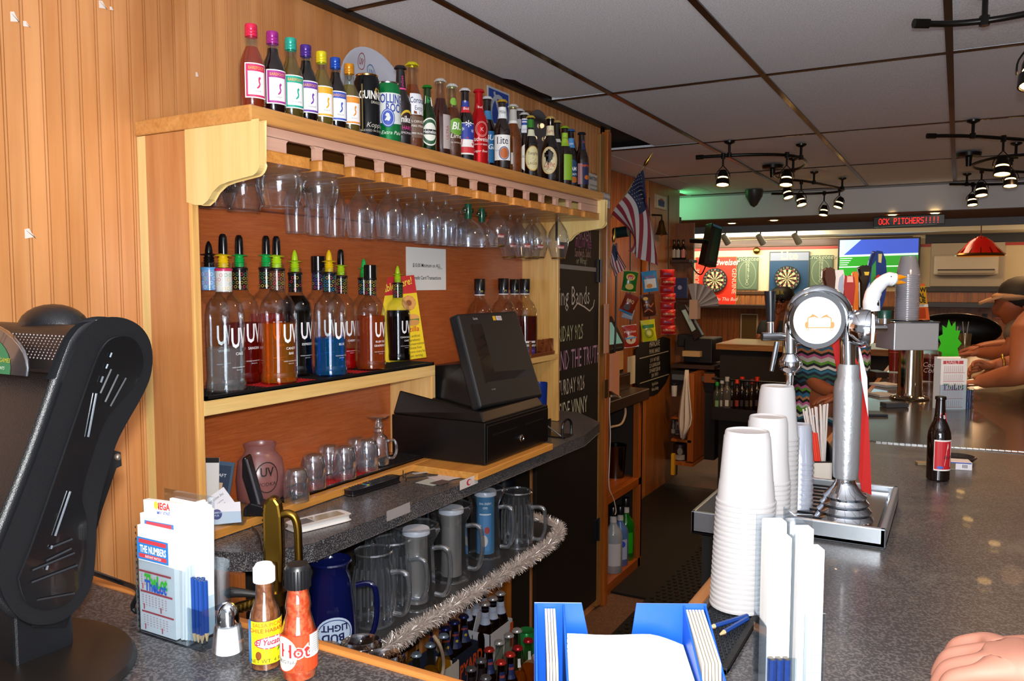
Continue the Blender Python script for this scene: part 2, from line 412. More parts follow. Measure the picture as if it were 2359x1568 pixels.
# ceiling: hung tiles in a bronze grid
ce = struct('ceiling'); m = MB(); m.box(-2.5,4,-1,7.74,CZ+.05,CZ+.09,mat('#1a1410',.9)); put('deck',m,ce)
gx = [-2.72,-2.05,-1.387,-.722,-.057,.608,1.273,1.94,2.6,3.27,3.94]; gy = [-.87,.56,1.99,3.42,4.88,6.31,7.74]
for i in range(len(gx)-1):
    for j in range(len(gy)-1):
        x0 = max(gx[i],-2.34 if gy[j] > 4 else WX+.03); x1 = gx[i+1]; y0 = gy[j]; y1 = gy[j+1]
        if x1 <= x0+.02: continue
        if i == 1 and j == 3 and False: continue
        jog = rnd.uniform(-.003,.003)
        m = MB()
        if i == 1 and gy[j] == 1.99:       # chipped tile by the wall
            pts = [(x0+.02,y0)]
            for q in range(24): pts.append((x0+.0+.03*(q > 16)+rnd.uniform(0,.012)*(q > 12),y0+(y1-.05-y0)*q/23))
            pts += [(x0+.08,y1-.02),(x1,y1-.02),(x1,y0)]
            m.prism(pts,CZ+.004,CZ+.016,'z',TILE)
        else: m.box(x0+.004,x1-.004,y0+.004,y1-.004,CZ+.004+jog,CZ+.018+jog,TILE)
        put('ceiling_tile',m,ce)
for x in gx[2:]:
    m = MB(); m.box(x-.012,x+.012,-.9,7.74,CZ-.004,CZ+.002,GRID); m.box(x-.004,x+.004,-.9,7.74,CZ+.002,CZ+.03,GRID); put('grid_bar',m,ce)
for y in gy[1:]:
    m = MB(); m.box(-2.3 if y > 4.2 else WX,4,y-.008,y+.008,CZ-.003,CZ+.003,GRID); put('grid_bar',m,ce)
# dropped soffits above the far room
GREYW = mat('#dcdee0',.8)
m = MB(); m.box(-2.6,4,7.74,7.80,2.205,CZ,GREYW); m.box(-2.6,4,7.735,7.74,CZ-.02,CZ,mat('#8f9194',.7)); struct('wall_soffit',m)
m = MB(); m.box(-4.6,4,7.74,8.75,2.2,2.206,mat('#7c6250',.7)); struct('ceiling_low',m)
m = MB(); m.box(-4.6,4,8.75,8.8,2.13,2.21,mat('#8c8e90',.8)); struct('trim_4',m)
m = MB(); m.box(-4.6,4,8.78,13.6,2.6,2.65,mat('#b8b0a0',.8)); struct('ceiling_far',m)
# far wall
FY = 13.5
def fz(px,py): return at(px,py,y=FY).z
CREAM = mat('#d9c8a2',.7); WAIN = wood('wainscot','#b06a30','#8a4c1e','z',.5,1,.0,vary=.3)
fw = struct('wall_far'); m = MB(); m.box(-4.6,4,FY,FY+.1,FZ,2.6,CREAM); put('panel',m,fw)
m = MB(); m.box(-4.6,-.62,FY-.03,FY,2.17,2.29,wood('slab','#6d4a34','#4a2f20','x',.6)); struct('trim_5',m,bevel=.01)
m = MB(); m.box(-4.6,3.5,FY-.012,FY,2.125,2.165,mat('#b5342a',.5)); struct('trim_6',m)
m = MB(); m.box(-.45,3.5,FY-.03,FY,2.17,2.30,mat('#2c3038',.6)); struct('trim_7',m)
for x0,x1 in ((-4.6,3.5),):
    x = x0
    while x < 1.2:
        m = MB(); m.box(x+.004,x+.085,FY-.02,FY,FZ,1.46,WAIN); put('plank',m,fw); x += .09
m = MB(); m.box(-4.6,-.5,FY-.35,FY-.02,1.17,1.235,mat('#2d1c12',.4)); struct('trim_8',m,bevel=.006)
m = MB(); m.box(-.45,3.5,FY-.3,FY-.02,1.235,1.31,mat('#343436',.35)); struct('trim_9',m,bevel=.006)
m = MB(); m.box(-.45,3.5,FY-.06,FY,1.46,1.53,mat('#3a3a3c',.5)); struct('trim_10',m,bevel=.006)
m = MB(); m.box(-3.6,-1.6,FY-.04,FY,1.40,1.45,mat('#4c3018',.5)); struct('trim_11',m,bevel=.004)
m = MB(); m.box(4,4.1,-1,13.6,FZ,2.65,mat('#a08468',.8)); struct('wall_right',m)
m = MB(); m.box(-4.7,-4.6,7.3,13.6,FZ,2.65,mat('#a08468',.8)); struct('wall_side',m)
# curved white board / duct above the far wall and the bright strip light beside it
m = MB(); m.prism([(FY-.5,2.32),(FY-.3,2.31),(FY-.04,2.30),(FY-.04,2.42),(FY-.5,2.42)],-4.3,.8,'x',mat('#cfcab8',.6)); struct('trim_12',m)
cl = thing('strip_light','long white fluorescent strip glowing over the dart boards','light',(-2.6,FY-.55,2.36))
m = MB(); m.box(-4.0,-2.2,FY-.60,FY-.56,2.335,2.385,mat('#e6e4dc',.5)); put('housing',m,cl)
m = MB(); m.box(-3.1,-3.06,FY-.60,FY-.58,2.385,2.6,WHITE); m.tube([(-3.98,FY-.63,2.355),(-2.22,FY-.63,2.355)],.016,mat('#fff8dc',.3,emis=5),8); put('tube',m,cl,40)
light('strip_glow','AREA',(-3.0,FY-.8,2.3),40,(1,.93,.72),2.2,(-3.0,FY,1.7),sy=.1)
light('far_room_light','AREA',(-1.2,11,2.5),55,(1,.70,.42),2.5,(-1.2,12,0),sy=1)
light('right_wall_lamp','POINT',(1.2,12.6,1.9),16,(1,.65,.35),.1)

# ================================================================ bar (L shape with a far leg)
BZ = 1.07
bar = thing('bar_counter','long dark speckled laminate bar top running from the near corner to the far end','bar counter',(0,2,FZ))
m = MB(); m.prism([(WX+.005,.22),(.37,.22),(.37,2.90),(-.35,2.90),(-.35,.85),(WX+.005,.85)],BZ-.04,BZ,'z',GREYB); put('countertop',m,bar,bevel=.002)
m = MB(); m.prism([(-.35,2.904),(.37,2.904),(.37,7.66),(-.35,7.66)],BZ-.04,BZ+.002,'z',speck('bar_far','#34302c','#4c463c',300,.6,.2,.3)); put('countertop',m,bar)
NOSE = wood('nosing','#cd8440','#a7652c','x',.35,.6)
m = MB(); m.box(WX+.01,-.35,.85,.868,BZ-.045,BZ+.006,NOSE); put('edge_strip',m,bar,bevel=.004)
m = MB(); m.box(-.372,-.35,.868,6.9,BZ-.045,BZ+.004,wood('nosing_y','#b97a45','#8a5a34','y',.5,.6)); put('edge_strip',m,bar,bevel=.004)
m = MB(); m.box(.37,.44,.22,7.66,BZ-.05,BZ+.012,wood('rail','#a05c24','#7a4014','y',.25,.6,coat=.6)); put('arm_rail',m,bar,bevel=.012)
m = MB(); m.box(WX+.01,.30,.30,.78,FZ,BZ-.04,PINED); m.box(-.28,.30,.78,7.6,FZ,BZ-.04,mat('#1d1712',.6)); put('body',m,bar)
m = MB()
for i in range(34):
    p0 = Vector((-.22+i*.0175,2.885+i*.0022,BZ)); m.box(p0.x,p0.x+.0150,p0.y,p0.y+.012,BZ+.0005,BZ+.003,STEEL)
put('hinge_strip',m,bar)
fb = thing('far_bar_counter','tan far leg of the bar closing the aisle','bar counter',(-1,7.2,FZ))
m = MB(); m.box(-1.82,-.36,6.95,7.65,BZ-.04,BZ,mat('#a8906a',.35)); put('countertop',m,fb,bevel=.004)  # specular sheen of the top is put into this pale tan colour
m = MB(); m.box(-1.82,-.36,6.93,6.95,BZ-.05,BZ-.002,wood('fedge','#b98040','#8e5a28','x',.4)); put('edge_strip',m,fb)
m = MB(); m.box(-1.80,-.36,7.0,7.6,FZ,BZ-.04,mat('#1c120c',.7)); put('body',m,fb)

# ================================================================ back bar cabinet
CX = -1.535; Y0 = 1.262; Y1 = 3.205; TZ = 1.98
cab = thing('back_bar_cabinet','pine back bar cabinet with bottle shelf on top and a slotted glass rack below it','cabinet',(-1.6,2.2,.985))
m = MB(); m.box(WX+.001,-1.335,Y0-.006,Y1+.012,TZ-.035,TZ,wood('shelf_top','#e0a25a','#cd8a44','y',.3,.7,.2)); put('top_board',m,cab,bevel=.004)
m = MB(); m.box(WX+.002,WX+.032,Y0,Y0+.018,.985,TZ-.036,BIRCH); put('side_strip',m,cab)
m = MB(); m.box(WX+.032,CX-.012,Y0,Y0+.018,.985,TZ-.036,PANELW); put('side_panel',m,cab)
m = MB(); m.box(CX-.012,CX,Y0,Y0+.021,.985,1.80,wood('stile','#e9b46c','#d99a50','z',.25,.6)); put('stile',m,cab,bevel=.003)
def bracket():
    pts = [(CX-.010,TZ-.036),(-1.318,TZ-.036),(-1.318,1.858)]
    for i in range(7): a = i/6*PI/2; pts.append((-1.318-.026+.026*math.cos(a),1.858-.026*math.sin(a)))
    pts += [(-1.41,1.824),(-1.44,1.818),(-1.465,1.803),(-1.48,1.786),(-1.497,1.777),(-1.52,1.778),(CX-.010,1.785)]
    return pts
for nm_,ya in (('bracket',Y0-.002),('bracket',Y1-.02)):
    m = MB(); m.prism(bracket(),ya,ya+.022,'y',BIRCH); put('bracket',m,cab,bevel=.005,bseg=3)
m = MB(); m.box(WX+.002,CX,Y1-.02,Y1,.985,TZ-.036,wood('right_side','#dfb36a','#cf9b52','z',.3,.5,.2)); put('side_panel',m,cab,bevel=.002)
m = MB(); m.box(WX+.001,WX+.008,Y0+.02,Y1-.02,.985,TZ-.036,PLY); put('back_panel',m,cab)
m = MB(); m.box(WX+.008,WX+.012,Y0+.02,Y1-.02,1.795,1.80,wood('bead','#a04c22','#7a3512','y',.4)); put('back_batten',m,cab)
# bottle shelf, cubby floor, divider, right shelf
SZ = 1.322
m = MB(); m.box(WX+.008,CX,Y0+.02,2.235,SZ-.036,SZ,PINEY); put('shelf',m,cab,bevel=.0015)
m = MB(); m.box(WX+.008,CX,2.215,2.235,1.008,SZ-.036,PINEZ); put('divider',m,cab,bevel=.0015)
m = MB(); m.box(WX+.008,CX+.002,Y0+.02,2.235,.986,1.008,wood('sill','#dfa050','#cc8838','y',.3,.8)); put('cubby_floor',m,cab,bevel=.0015)
m = MB(); m.box(WX+.008,CX,2.75,Y1-.02,1.262,1.285,PINEY); put('shelf',m,cab,bevel=.0015)
# glass rack: pale slotted fascia, sloping-nosed slats
FX = -1.350; PINK = wood('fascia','#d9ad96','#cf9f88','y',.5,.8,0,vary=.03,fine=.2)
P0 = at(660,345,x=FX).y; P1 = at(1337,478,x=FX).y; NP = 14; per = (P1-P0)/(NP-.27)
m = MB(); m.box(FX-.012,FX,Y0+.02,Y1-.02,1.922,TZ-.036,PINK)
edges = [Y0+.02]
for k in range(NP): edges += [P0+k*per,P0+k*per+.80*per]
edges.append(Y1-.02)
for a,b in zip(edges[::2],edges[1::2]):
    r = .008
    m.box(FX-.014,FX,a,b,1.888,1.923,PINK)
    if b-a < .1:
        m.prism([(a-r,1.923),(a,1.923-r),(a,1.923)],FX-.012,FX,'x',PINK); m.prism([(b+r,1.923),(b,1.923),(b,1.923-r)],FX-.012,FX,'x',PINK)
put('slotted_fascia',m,cab)
SL = wood('slat','#dc9648','#c17a34','x',.3,.9,.1)
gaps = [P0+k*per+.72*per-.004 for k in range(NP)]
ys = [Y0+.02]+gaps; ye = gaps+[Y1-.02]
for a,b in zip(ys,ye):
    if b-a < .02: continue
    g = .009; b2 = b-g; a2 = a+g; c = .016
    m = MB(); m.prism([(WX+.01,a2),(-1.337-c*0,a2),(-1.332,a2+.006),(-1.332,b2-c),(-1.337-c,b2),(WX+.01,b2)],1.862,1.888,'z',SL); put('rack_slat',m,cab,bevel=.003)
# ================================================================ work counter under the cabinet
KZ = .985
wc = thing('work_counter','grey speckled counter under the back bar cabinet with clipped front corner','counter',(-1.5,2.2,FZ))
m = MB(); m.prism([(WX+.002,1.245),(-1.50,1.245),(-1.43,1.262),(-1.37,1.30),(-1.315,1.40),(-1.300,2.95),(-1.36,3.25),(-1.56,3.46),(WX+.002,3.46)],KZ-.046,KZ-.001,'z',GREY); put('worktop',m,wc,bevel=.002)
BLK = mat('#15110f',.6,bump=.3,bscale=40)
m = MB(); m.box(WX+.002,-1.66,1.27,3.1,.3,KZ-.046,mat('#241a14',.8)); put('back_board',m,wc)
m = MB(); m.box(-1.66,-1.60,1.27,1.29,.30,.68,PINED); m.box(WX+.05,-1.40,1.25,1.27,-.2,KZ-.046,PINED); put('end_board',m,wc)
m = MB(); m.prism([(WX+.002,1.18),(-1.24,1.18),(-1.235,2.35),(-1.24,2.55),(-1.27,2.66),(-1.33,2.72),(-1.66,2.74),(WX+.002,2.74)],.655,.68,'z',mat('#2b2a2a',.45,bump=.3,bscale=80)); put('lower_shelf',m,wc,bevel=.003)
for yy in [2.30+i*.06 for i in range(9)]:
    m = MB(); m.box(-1.66,-1.648,yy+.002,yy+.058,FZ,.655,PINE); put('plank',m,wc)
m = MB(); m.box(-1.66,-1.62,2.84,2.92,FZ,KZ-.05,wood('knotty_post','#b87428','#96591c','z',.4,1,1)); put('post',m,wc,bevel=.003)
m = MB(); m.box(-1.66,-1.05,1.15,2.9,FZ,.088,mat('#1b1613',.6)); put('base_cabinet',m,wc)
m = MB(); m.box(-1.685,-1.65,2.92,3.14,FZ,KZ-.05,BLK); put('black_panel',m,wc)
# worn labels on the counter edge
for px,py,lab in ((917,1178,'grey woven tape patch on the counter edge'),(1079,1110,'torn white sticker with red mark on the counter edge')):
    p = at(px,py,x=-1.2995); m = MB(); w = .052
    it = [('p',[(-w,-.014),(w,-.014),(w*.96,.015),(-w,.014)],'#9a9492' if px < 1000 else '#d8cfcb')]
    if px > 1000: it += [('e',0,0,.014,.010,'#c04048'),('e',.004,0,.009,.007,'#d8cfcb')]
    decals(m,it,plane_map(p+Vector((.002,0,0)),(.008,1,0),(0,0,1))); tag(put('edge_sticker',m),lab,'sticker')
# chalkboard door
cbd = thing('chalkboard_door','tall black chalkboard door with handwritten band listings','chalkboard',(WX,3.7,FZ))
BOARD = mat('#16110f',.55,bump=.1,bscale=30)
m = MB(); m.box(WX+.001,WX+.022,3.30,4.03,FZ+.06,1.875,BOARD); put('board',m,cbd,bevel=.002)
m = MB(); m.box(WX+.001,WX+.026,4.032,4.10,FZ+.02,CZ-.05,wood('jamb','#a8783a','#8e6430','z',.4)); m.box(WX+.001,WX+.04,4.10,4.15,FZ,CZ-.03,wood('jamb2','#b8641e','#96500f','z',.3)); put('jamb',m,cbd,bevel=.003)
for z in (1.60,.18):
    m = MB(); m.box(WX+.022,WX+.03,3.99,4.05,z,z+.12,mat('#121a26',.4)); m.tube([(WX+.032,4.034,z-.004),(WX+.032,4.034,z+.124)],.006,mat('#121a26',.4)); put('hinge',m,cbd)
m = MB(); CH = '#cfc4b4'; U = lambda px,py: (at(px,py,x=WX+.022).y-3.30,at(px,py,x=WX+.022).z)
it = []
def ct(s,px,py,hpx,col=CH,sx=.8,**k):
    u,v = U(px,py); h = abs(U(px,py-hpx/2)[1]-U(px,py+hpx/2)[1]); it.append(('t',s,u,v-h/2,h/.70,col,dict(sx=sx,bold=-.004,res=1,**k)))
ct('CHICKEN',1343,541,24,'#c98fa0',.62); ct('WILLOW TREE',1344,562,18,'#c06a98',.55); ct('Sandwich, Salad,',1343,582,20,'#c9a08c',.5); ct('or Wrap!',1340,600,16,'#c9c09c',.7)
u0,v0 = U(1290,613); u1,v1 = U(1378,622); it.append(('l',[(u0-.15,v0+.004),(u1+.02,v1)],.022,'#9a9186'))
ct('King Bands',1318,680,44,CH,.72); it.append(('l',[U(1320,712),U(1330,698),U(1345,706),U(1358,716),U(1366,706),U(1369,690)],.008,CH))
ct('FRIDAY 9/25',1312,766,36,'#bcc094',.55); ct('AND THE TRUTH',1334,822,44,'#b78fb0',.50); ct('SATURDAY 9/26',1310,888,36,'#c4bcae',.48)
ct('B SIDE VINNY',1315,940,40,'#c4c8b0',.52); ct('REVOLUTION',1325,990,34,'#c0c0b0',.52)
decals(m,it,plane_map((WX+.022,3.30,0),(0,1,0),(0,0,1)),.0002,.9); put('chalk_writing',m,cbd)
# ================================================================ bottles and cans
def P_beer(h):   # long-neck
    return [(0,.0),(.112*h,0),(.125*h,.018*h),(.126*h,.50*h),(.121*h,.56*h),(.098*h,.635*h),(.070*h,.70*h),(.058*h,.77*h),(.052*h,.88*h),(.050*h,.945*h),(.060*h,.950*h),(.060*h,.975*h),(.056*h,.985*h),(0,.985*h)]
def P_stub(h):
    return [(0,0),(.128*h,0),(.142*h,.018*h),(.144*h,.42*h),(.136*h,.50*h),(.104*h,.60*h),(.070*h,.69*h),(.060*h,.76*h),(.055*h,.93*h),(.064*h,.945*h),(.064*h,.975*h),(0,.985*h)]
def P_wine(h):
    return [(0,0),(.138*h,0),(.148*h,.02*h),(.149*h,.50*h),(.140*h,.57*h),(.105*h,.66*h),(.075*h,.72*h),(.064*h,.78*h),(.062*h,.93*h),(.056*h,.95*h),(0,.95*h)]
def P_uv(h):
    return [(0,0),(.142*h,0),(.154*h,.012*h),(.156*h,.07*h),(.147*h,.085*h),(.145*h,.10*h),(.150*h,.52*h),(.148*h,.60*h),(.134*h,.67*h),(.105*h,.72*h),(.070*h,.755*h),(.060*h,.80*h),(.058*h,.985*h),(.052*h,1.0*h)]
def P_lq(h):
    return [(0,0),(.15*h,0),(.165*h,.015*h),(.165*h,.52*h),(.155*h,.60*h),(.12*h,.69*h),(.07*h,.74*h),(.060*h,.78*h),(.058*h,.95*h),(0,.96*h)]
def P_spirit(h):
    return [(0,0),(.13*h,0),(.14*h,.015*h),(.14*h,.55*h),(.12*h,.63*h),(.06*h,.71*h),(.05*h,.76*h),(.047*h,.95*h),(0,.95*h)]
AMBER = mat('#1d0b05',.06,spec=.8,coat=.3); DKBR = mat('#120705',.06,spec=.8,coat=.3); GRN = mat('#16400e',.07,spec=.8); REDAL = mat('#c8161c',.18,.55)
def liq_prof(prof,h,frac,k=.93):
    out = [(0,.012*h)]; f = prof_r(prof); n = 10; zt = frac*h
    for i in range(n+1):
        z = .013*h+(zt-.013*h)*i/n; out.append((f(z)*k,z))
    out.append((0,zt)); return out
def crown(mb,h,col,r=.064):
    m_ = mat(col,.3,.5); pr = [(r*h*.98,.955*h),(r*h*1.12,.958*h),(r*h*1.10,.975*h),(r*h*.9,.992*h),(0,.994*h)]
    mb.lathe(pr,m_,seg=20)
    for i in range(14):
        a = 2*PI*i/14; mb.box(0,0,0,0,0,0,m_) if False else mb.ball((r*h*1.1*math.cos(a),r*h*1.1*math.sin(a),.962*h),.009*h,m_,6)
def bottle(name,label,P,h,prof,g,liq=None,cap=None,capk='crown',dec=(),group=None,dR=.0006,tilt=None,cat='bottle',ang=None):
    """dec: list of (part name, z0 fraction, angle off the line to the lens, items)"""
    t = thing(name,label,cat,P,0,group)
    pr = prof(h); m = MB(); m.lathe(pr,g,seg=28); put('glass_body',m,t,35,local=True)
    if liq: m = MB(); m.lathe(liq_prof(pr,h,liq[1]),liq[0],seg=24); put('drink',m,t,35,local=True)
    if cap:
        m = MB()
        if capk == 'crown': crown(m,h,cap)
        elif capk == 'screw':
            c = mat(cap,.25,.35); r = .072*h
            m.lathe([(r*.95,.855*h),(r,.86*h),(r,.885*h),(r*.96,.89*h),(r,.895*h),(r,.92*h),(r*.96,.925*h),(r,.93*h),(r,.985*h),(r*.93,1.0*h),(0,1.0*h)],c,seg=24)
        elif capk == 'tall':
            c = mat(cap,.25); r = .068*h; m.lathe([(r,.86*h),(r,.995*h),(r*.95,1.0*h),(0,1.0*h)],c,seg=24)
        put('cap',m,t,40,local=True)
    base = facing(P) if ang is None else ang
    f = prof_r(pr)
    for (nm_,zf,ao,items) in dec:
        m = MB(); mp = round_map((0,0,0),f(zf*h)+dR,base+ao,lambda v,f=f: f(v)+dR)
        its = []
        for it in items:
            it = list(it)
            its.append(tuple(it))
        def mp2(u,v,o,mp=mp,z0=zf*h): return mp(u,v+z0,o)
        mp2.curved = 1; mp2.cv = 1
        decals(m,its,mp2,.0002); put(nm_,m,t,local=True)
    return t

# seven small wine bottles at the left of the top shelf
wines = [(578,57,'#e0284e','#b4481c',.74,'pink rose wine bottle with red cap','#cf2f63','WHITE'),(627,74,'#a12a86','#1a0508',.80,'dark red wine bottle with magenta cap','#a8328c','SWEET'),
         (669,89,'#2fa994','#8a7a3c',.77,'pale gold wine bottle with turquoise cap','#1fa48c','MOSCATO'),(704,105,'#4b2a86','#120406',.80,'black red wine bottle with purple cap','#6a3aa4','CABERNET'),
         (740,120,'#e2cf1c','#a89344',.76,'pale wine bottle with bright yellow cap','#e0a818','PINOT'),(772,134,'#1c49b0','#140406',.80,'dark red wine bottle with blue cap','#3355bb','MERLOT'),(804,148,'#d28a1e','#a89048',.70,'pale wine bottle with orange gold cap','#e08a2a','PINOT')]
for i,(cx,ty,cc,lc,lf,nm_,col,wd_) in enumerate(wines):
    P,h = stand(cx,ty,-1.392-.004*(i % 2),TZ)
    w = .052; H = .40*h
    it = [('r',-w/2,0,w/2,H,'#f4f2f2'),('r',-w/2+.0025,.0025,w/2-.0025,H-.0025,col),('r',-w/2+.007,.007,w/2-.0065,H-.018,'#f4f2f0'),
          ('t','BAREFOOT',0,H-.014,.0095,'#e8a53c',{'sx': .75,'bold': .01}),('t',wd_,.002,.013,.0055,'#777777',{'sx': .9}),
          ('p',[(.001,.020),(.006,.024),(.008,.031),(.006,.038),(.009,.044),(.006,.047),(.003,.043),(.003,.036),(.005,.030),(.002,.025),(-.001,.022)],col)]
    bottle('wine_bottle',nm_ + ', small, on the top shelf',P,h,P_wine,glass('#f0f6f0'),(liquid(lc,.9 if lf > .79 else .22,None if lf > .79 else {'#b4481c': '#f0a078'}.get(lc,'#e0cc94')),lf),cc,'screw',[('label',.13,math.radians(20),it)],'small wine bottles on the top shelf',cat='wine bottle')
# tall cans
def can(label,cx,ty,x,col,col2,items,ang=.25):
    P,h = stand(cx,ty,x,TZ); r = .20*h if h > .17 else .21*h
    t = thing('beer_can',label,'can',P)
    m = MB(); m.lathe([(0,0),(r*.8,0),(r,.03*h),(r,.88*h),(r*.84,.965*h)],mat(col,.22,.4),seg=32); put('can_body',m,t,35,local=True)
    m = MB(); m.lathe([(r*.84,.965*h),(r*.87,.985*h),(r*.84,.995*h),(r*.78,.97*h),(0,.965*h)],mat(col2,.25,1),seg=32); put('rim',m,t,35,local=True)
    m = MB(); mp = round_map((0,0,0),r+.0006,facing(P)+ang); decals(m,items(r,h),mp,.0002); put('print',m,t,local=True); return t
can('tall black stout can with gold harp printed on it',845,173,-1.40,'#0d0e12','#c79a5a',ang=.5,items=lambda r,h: [
    ('t','GUINNESS',.004,.60*h,.030,'#eeeae0',{'sx': .62,'bold': .02}),('p',[(.006,.68*h),(.016,.70*h),(.020,.75*h),(.017,.755*h),(.008,.78*h),(.004,.74*h)],'#b08a3a'),('p',[(.009,.70*h),(.014,.71*h),(.016,.745*h),(.010,.755*h)],'#0d0e12'),
    ('t','DRAUGHT',.012,.53*h,.010,'#cfcabc',{'sx': .8}),('t','Kopparis',.012,.17*h,.018,'#b8b4a8',{'sh': .3}),('t','BREWED IN DUBLIN',.0,.10*h,.008,'#b8b4a8'),('l',[(-.03,.12*h),(-.03,.82*h)],.004,'#6a5a30')])
can('green tall beer can with horse head medallion',893,191,-1.40,'#0f7a3e','#c8c8c8',lambda r,h: [
    ('r',-.05,.34*h,.05,.80*h,'#d8dcd6'),('e',0,.36*h,.05,.05*h,'#d8dcd6'),('t','ROLLING',-.002,.64*h,.034,'#2c3f9c',{'sx': .58,'bold': .02}),('t','ROCK',.012,.50*h,.032,'#2c3f9c',{'sx': .62,'bold': .02}),
    ('e',-.009,.40*h,.019,.025,'#3853b4'),('ring',-.009,.40*h,.0165,.022,.0015,'#d8dcd6'),('p',[(-.018,.36*h),(-.006,.35*h),(-.002,.40*h),(-.006,.47*h),(-.012,.48*h),(-.017,.44*h),(-.012,.42*h)],'#d8dcd6'),('t','Extra Pale',.0,.14*h,.014,'#dfe6d8',{'sh': .3})])
# round painted party plate leaning on the wall behind
c = at(868,178,x=WX+.06); ztp = at(868,110,x=WX+.06).z
pl_ = thing('party_plate','round white scalloped plate printed with coloured circles, leaning on the pine wall','plate',(WX+.05,c.y,TZ))
m = MB(); R_ = (ztp-TZ)/2; RT = Matrix.Rotation(math.radians(90-9),3,'Y') @ Matrix.Rotation(0,3,'Z')
m.lathe([(0,0),(R_*.72,0),(R_*.80,.004),(R_*.95,.018),(R_,.018),(R_*.95,.014),(R_*.8,0),(R_*.7,-.003),(0,-.003)],mat('#c9cbd8',.4),(WX+.05,c.y,TZ+R_),40,rot=RT); put('dish',m,pl_,40)
m = MB(); nx = RT @ Vector((0,0,1)); ux = Vector((0,1,0)); vx = nx.cross(ux); it = []
rr = random.Random(5)
for (u,v) in [(a*R_/.12,b*R_/.12) for a,b in [(0,0),(-.05,.03),(.045,.045),(.0,.072),(-.07,-.02),(.06,-.02),(-.035,.085),(.085,.03),(-.085,.05)]]:
    k = math.hypot(u,v)
    cc = rr.choice(['#8c3a5a','#3a6a4a','#3a6a9c','#b09a3a','#4a4a5a','#a0404a'])
    it += [('ring',u,v,.021,.025,.0026,cc),('t','UV',u,v-.009,.026,cc,{'sx': .7,'bold': .02})]
vx = vx if vx.z > 0 else -vx; nn_ = ux.cross(vx)
def mpp(u,v,o): k = max(0,min(1,(math.hypot(u,v)/R_-.70)/.25)); return Vector((WX+.05,c.y,TZ+R_))+ux*u+vx*v+nn_*(.003+o+.019*k)
decals(m,it,mpp,.0004)
put('print',m,pl_)

W_ = '#ece8e4'
def lab(w,H,items,bg=W_): return [('r',-w/2,0,w/2,H,bg)]+items
TS = 'on the top shelf'
def tb_(label,cx,ty,x,prof,g,liq,cap,dec,name='beer_bottle',capk='crown'):
    P,h = stand(cx,ty,x,TZ); return bottle(name,label,P,h,prof,g,liq,cap,capk,dec(h))
A = .5
tb_('black bottle with pink lemonade label and black neck wrap on the top shelf',922,151,-1.405,P_beer,DKBR,None,'#2a2a2c',lambda h: [
    ('label',.14,A,[('r',-.03,0,.03,.40*h,'#1b0f12'),('p',[(-.03,.24*h),(-.01,.34*h),(.03,.38*h),(.03,.40*h),(-.03,.40*h)],'#c8307c'),('e',.006,.20*h,.022,.11*h,'#d8b42c'),('e',.006,.18*h,.021,.10*h,'#2a1512'),('t',"mike's",.004,.16*h,.026,'#f0e8e4',{'sx': .7,'bold': .02}),('t','HARD',.006,.07*h,.016,'#d23c86',{'sx': .8}),('t','LEMONADE',.004,.02*h,.009,'#d8ccd0')]),
    ('neck_label',.72,A,[('r',-.02,-.02*h,.02,.20*h,'#121012'),('r',-.02,-.02*h,.02,.0*h,'#e04a8c'),('t','mikes',.003,.08*h,.014,'#d23c86',{'rot': 1.57})])])
tb_('clear bottle of golden lager with yellow cap and painted blue lettering',949,143,-1.40,P_beer,glass('#f0ead8'),(liquid('#c87830',.18,'#dca060'),.74),'#d9cf1c',lambda h: [
    ('label',.13,A,[('r',-.024,.26*h,.024,.50*h,'#e6e6ea'),('t','Corona',.0,.39*h,.024,'#23285c',{'sx': .62,'bold': .01}),('t','Extra',.004,.31*h,.018,'#23285c',{'sx': .7}),('p',[(-.012,.27*h),(-.002,.265*h),(-.004,.295*h),(-.012,.30*h)],'#7a3a1c'),('ring',.010,.282*h,.006,.006,.001,'#7a3a1c'),('r',-.02,0,.022,.24*h,'#6a5040'),('t','LA CERVEZA',.0,.17*h,.009,'#e8e4dc'),('t','MAS FINA',.0,.12*h,.009,'#e8e4dc'),('t','BREWED IN MEXICO',0,.04*h,.007,'#e8e4dc')])])
tb_('green lager bottle with oval label and green cap',984,196,-1.40,P_beer,glass('#7fb05a',body=.25,bodycol='#1c4a10'),(liquid('#1e3c0c',.6),.8),'#1f8a2c',lambda h: [
    ('label',.10,.35,[('e',0,.21*h,.031,.20*h,'#e8e8dc'),('e',0,.21*h,.028,.18*h,'#2a5a3c'),('e',0,.21*h,.022,.13*h,'#e8e8dc'),('r',-.031,.17*h,.031,.245*h,'#141414'),('t','Heineken',.0,.185*h,.016,'#f4f4f0',{'sx': .72,'bold': .01})]),
    ('neck_label',.72,.35,[('p',[(-.012,.0),(.012,-.03*h),(.012,.10*h),(-.012,.12*h)],'#e8ece4'),('p',[(-.008,.01*h),(.0,.01*h),(.004,.05*h),(-.006,.09*h)],'#2a7a3c')])])
tb_('amber brown cider bottle with clear neck behind the green lager',1014,181,-1.42,P_beer,glass('#e8e0d4'),(liquid('#6a2c10',.3,'#a86038'),.75),'#d8d4d0',lambda h: [('label',.12,.9,[('r',-.02,0,.02,.42*h,'#b7a8a4'),('t','ULTRA',0,.2*h,.014,'#a03038',{'rot': 1.57})])])
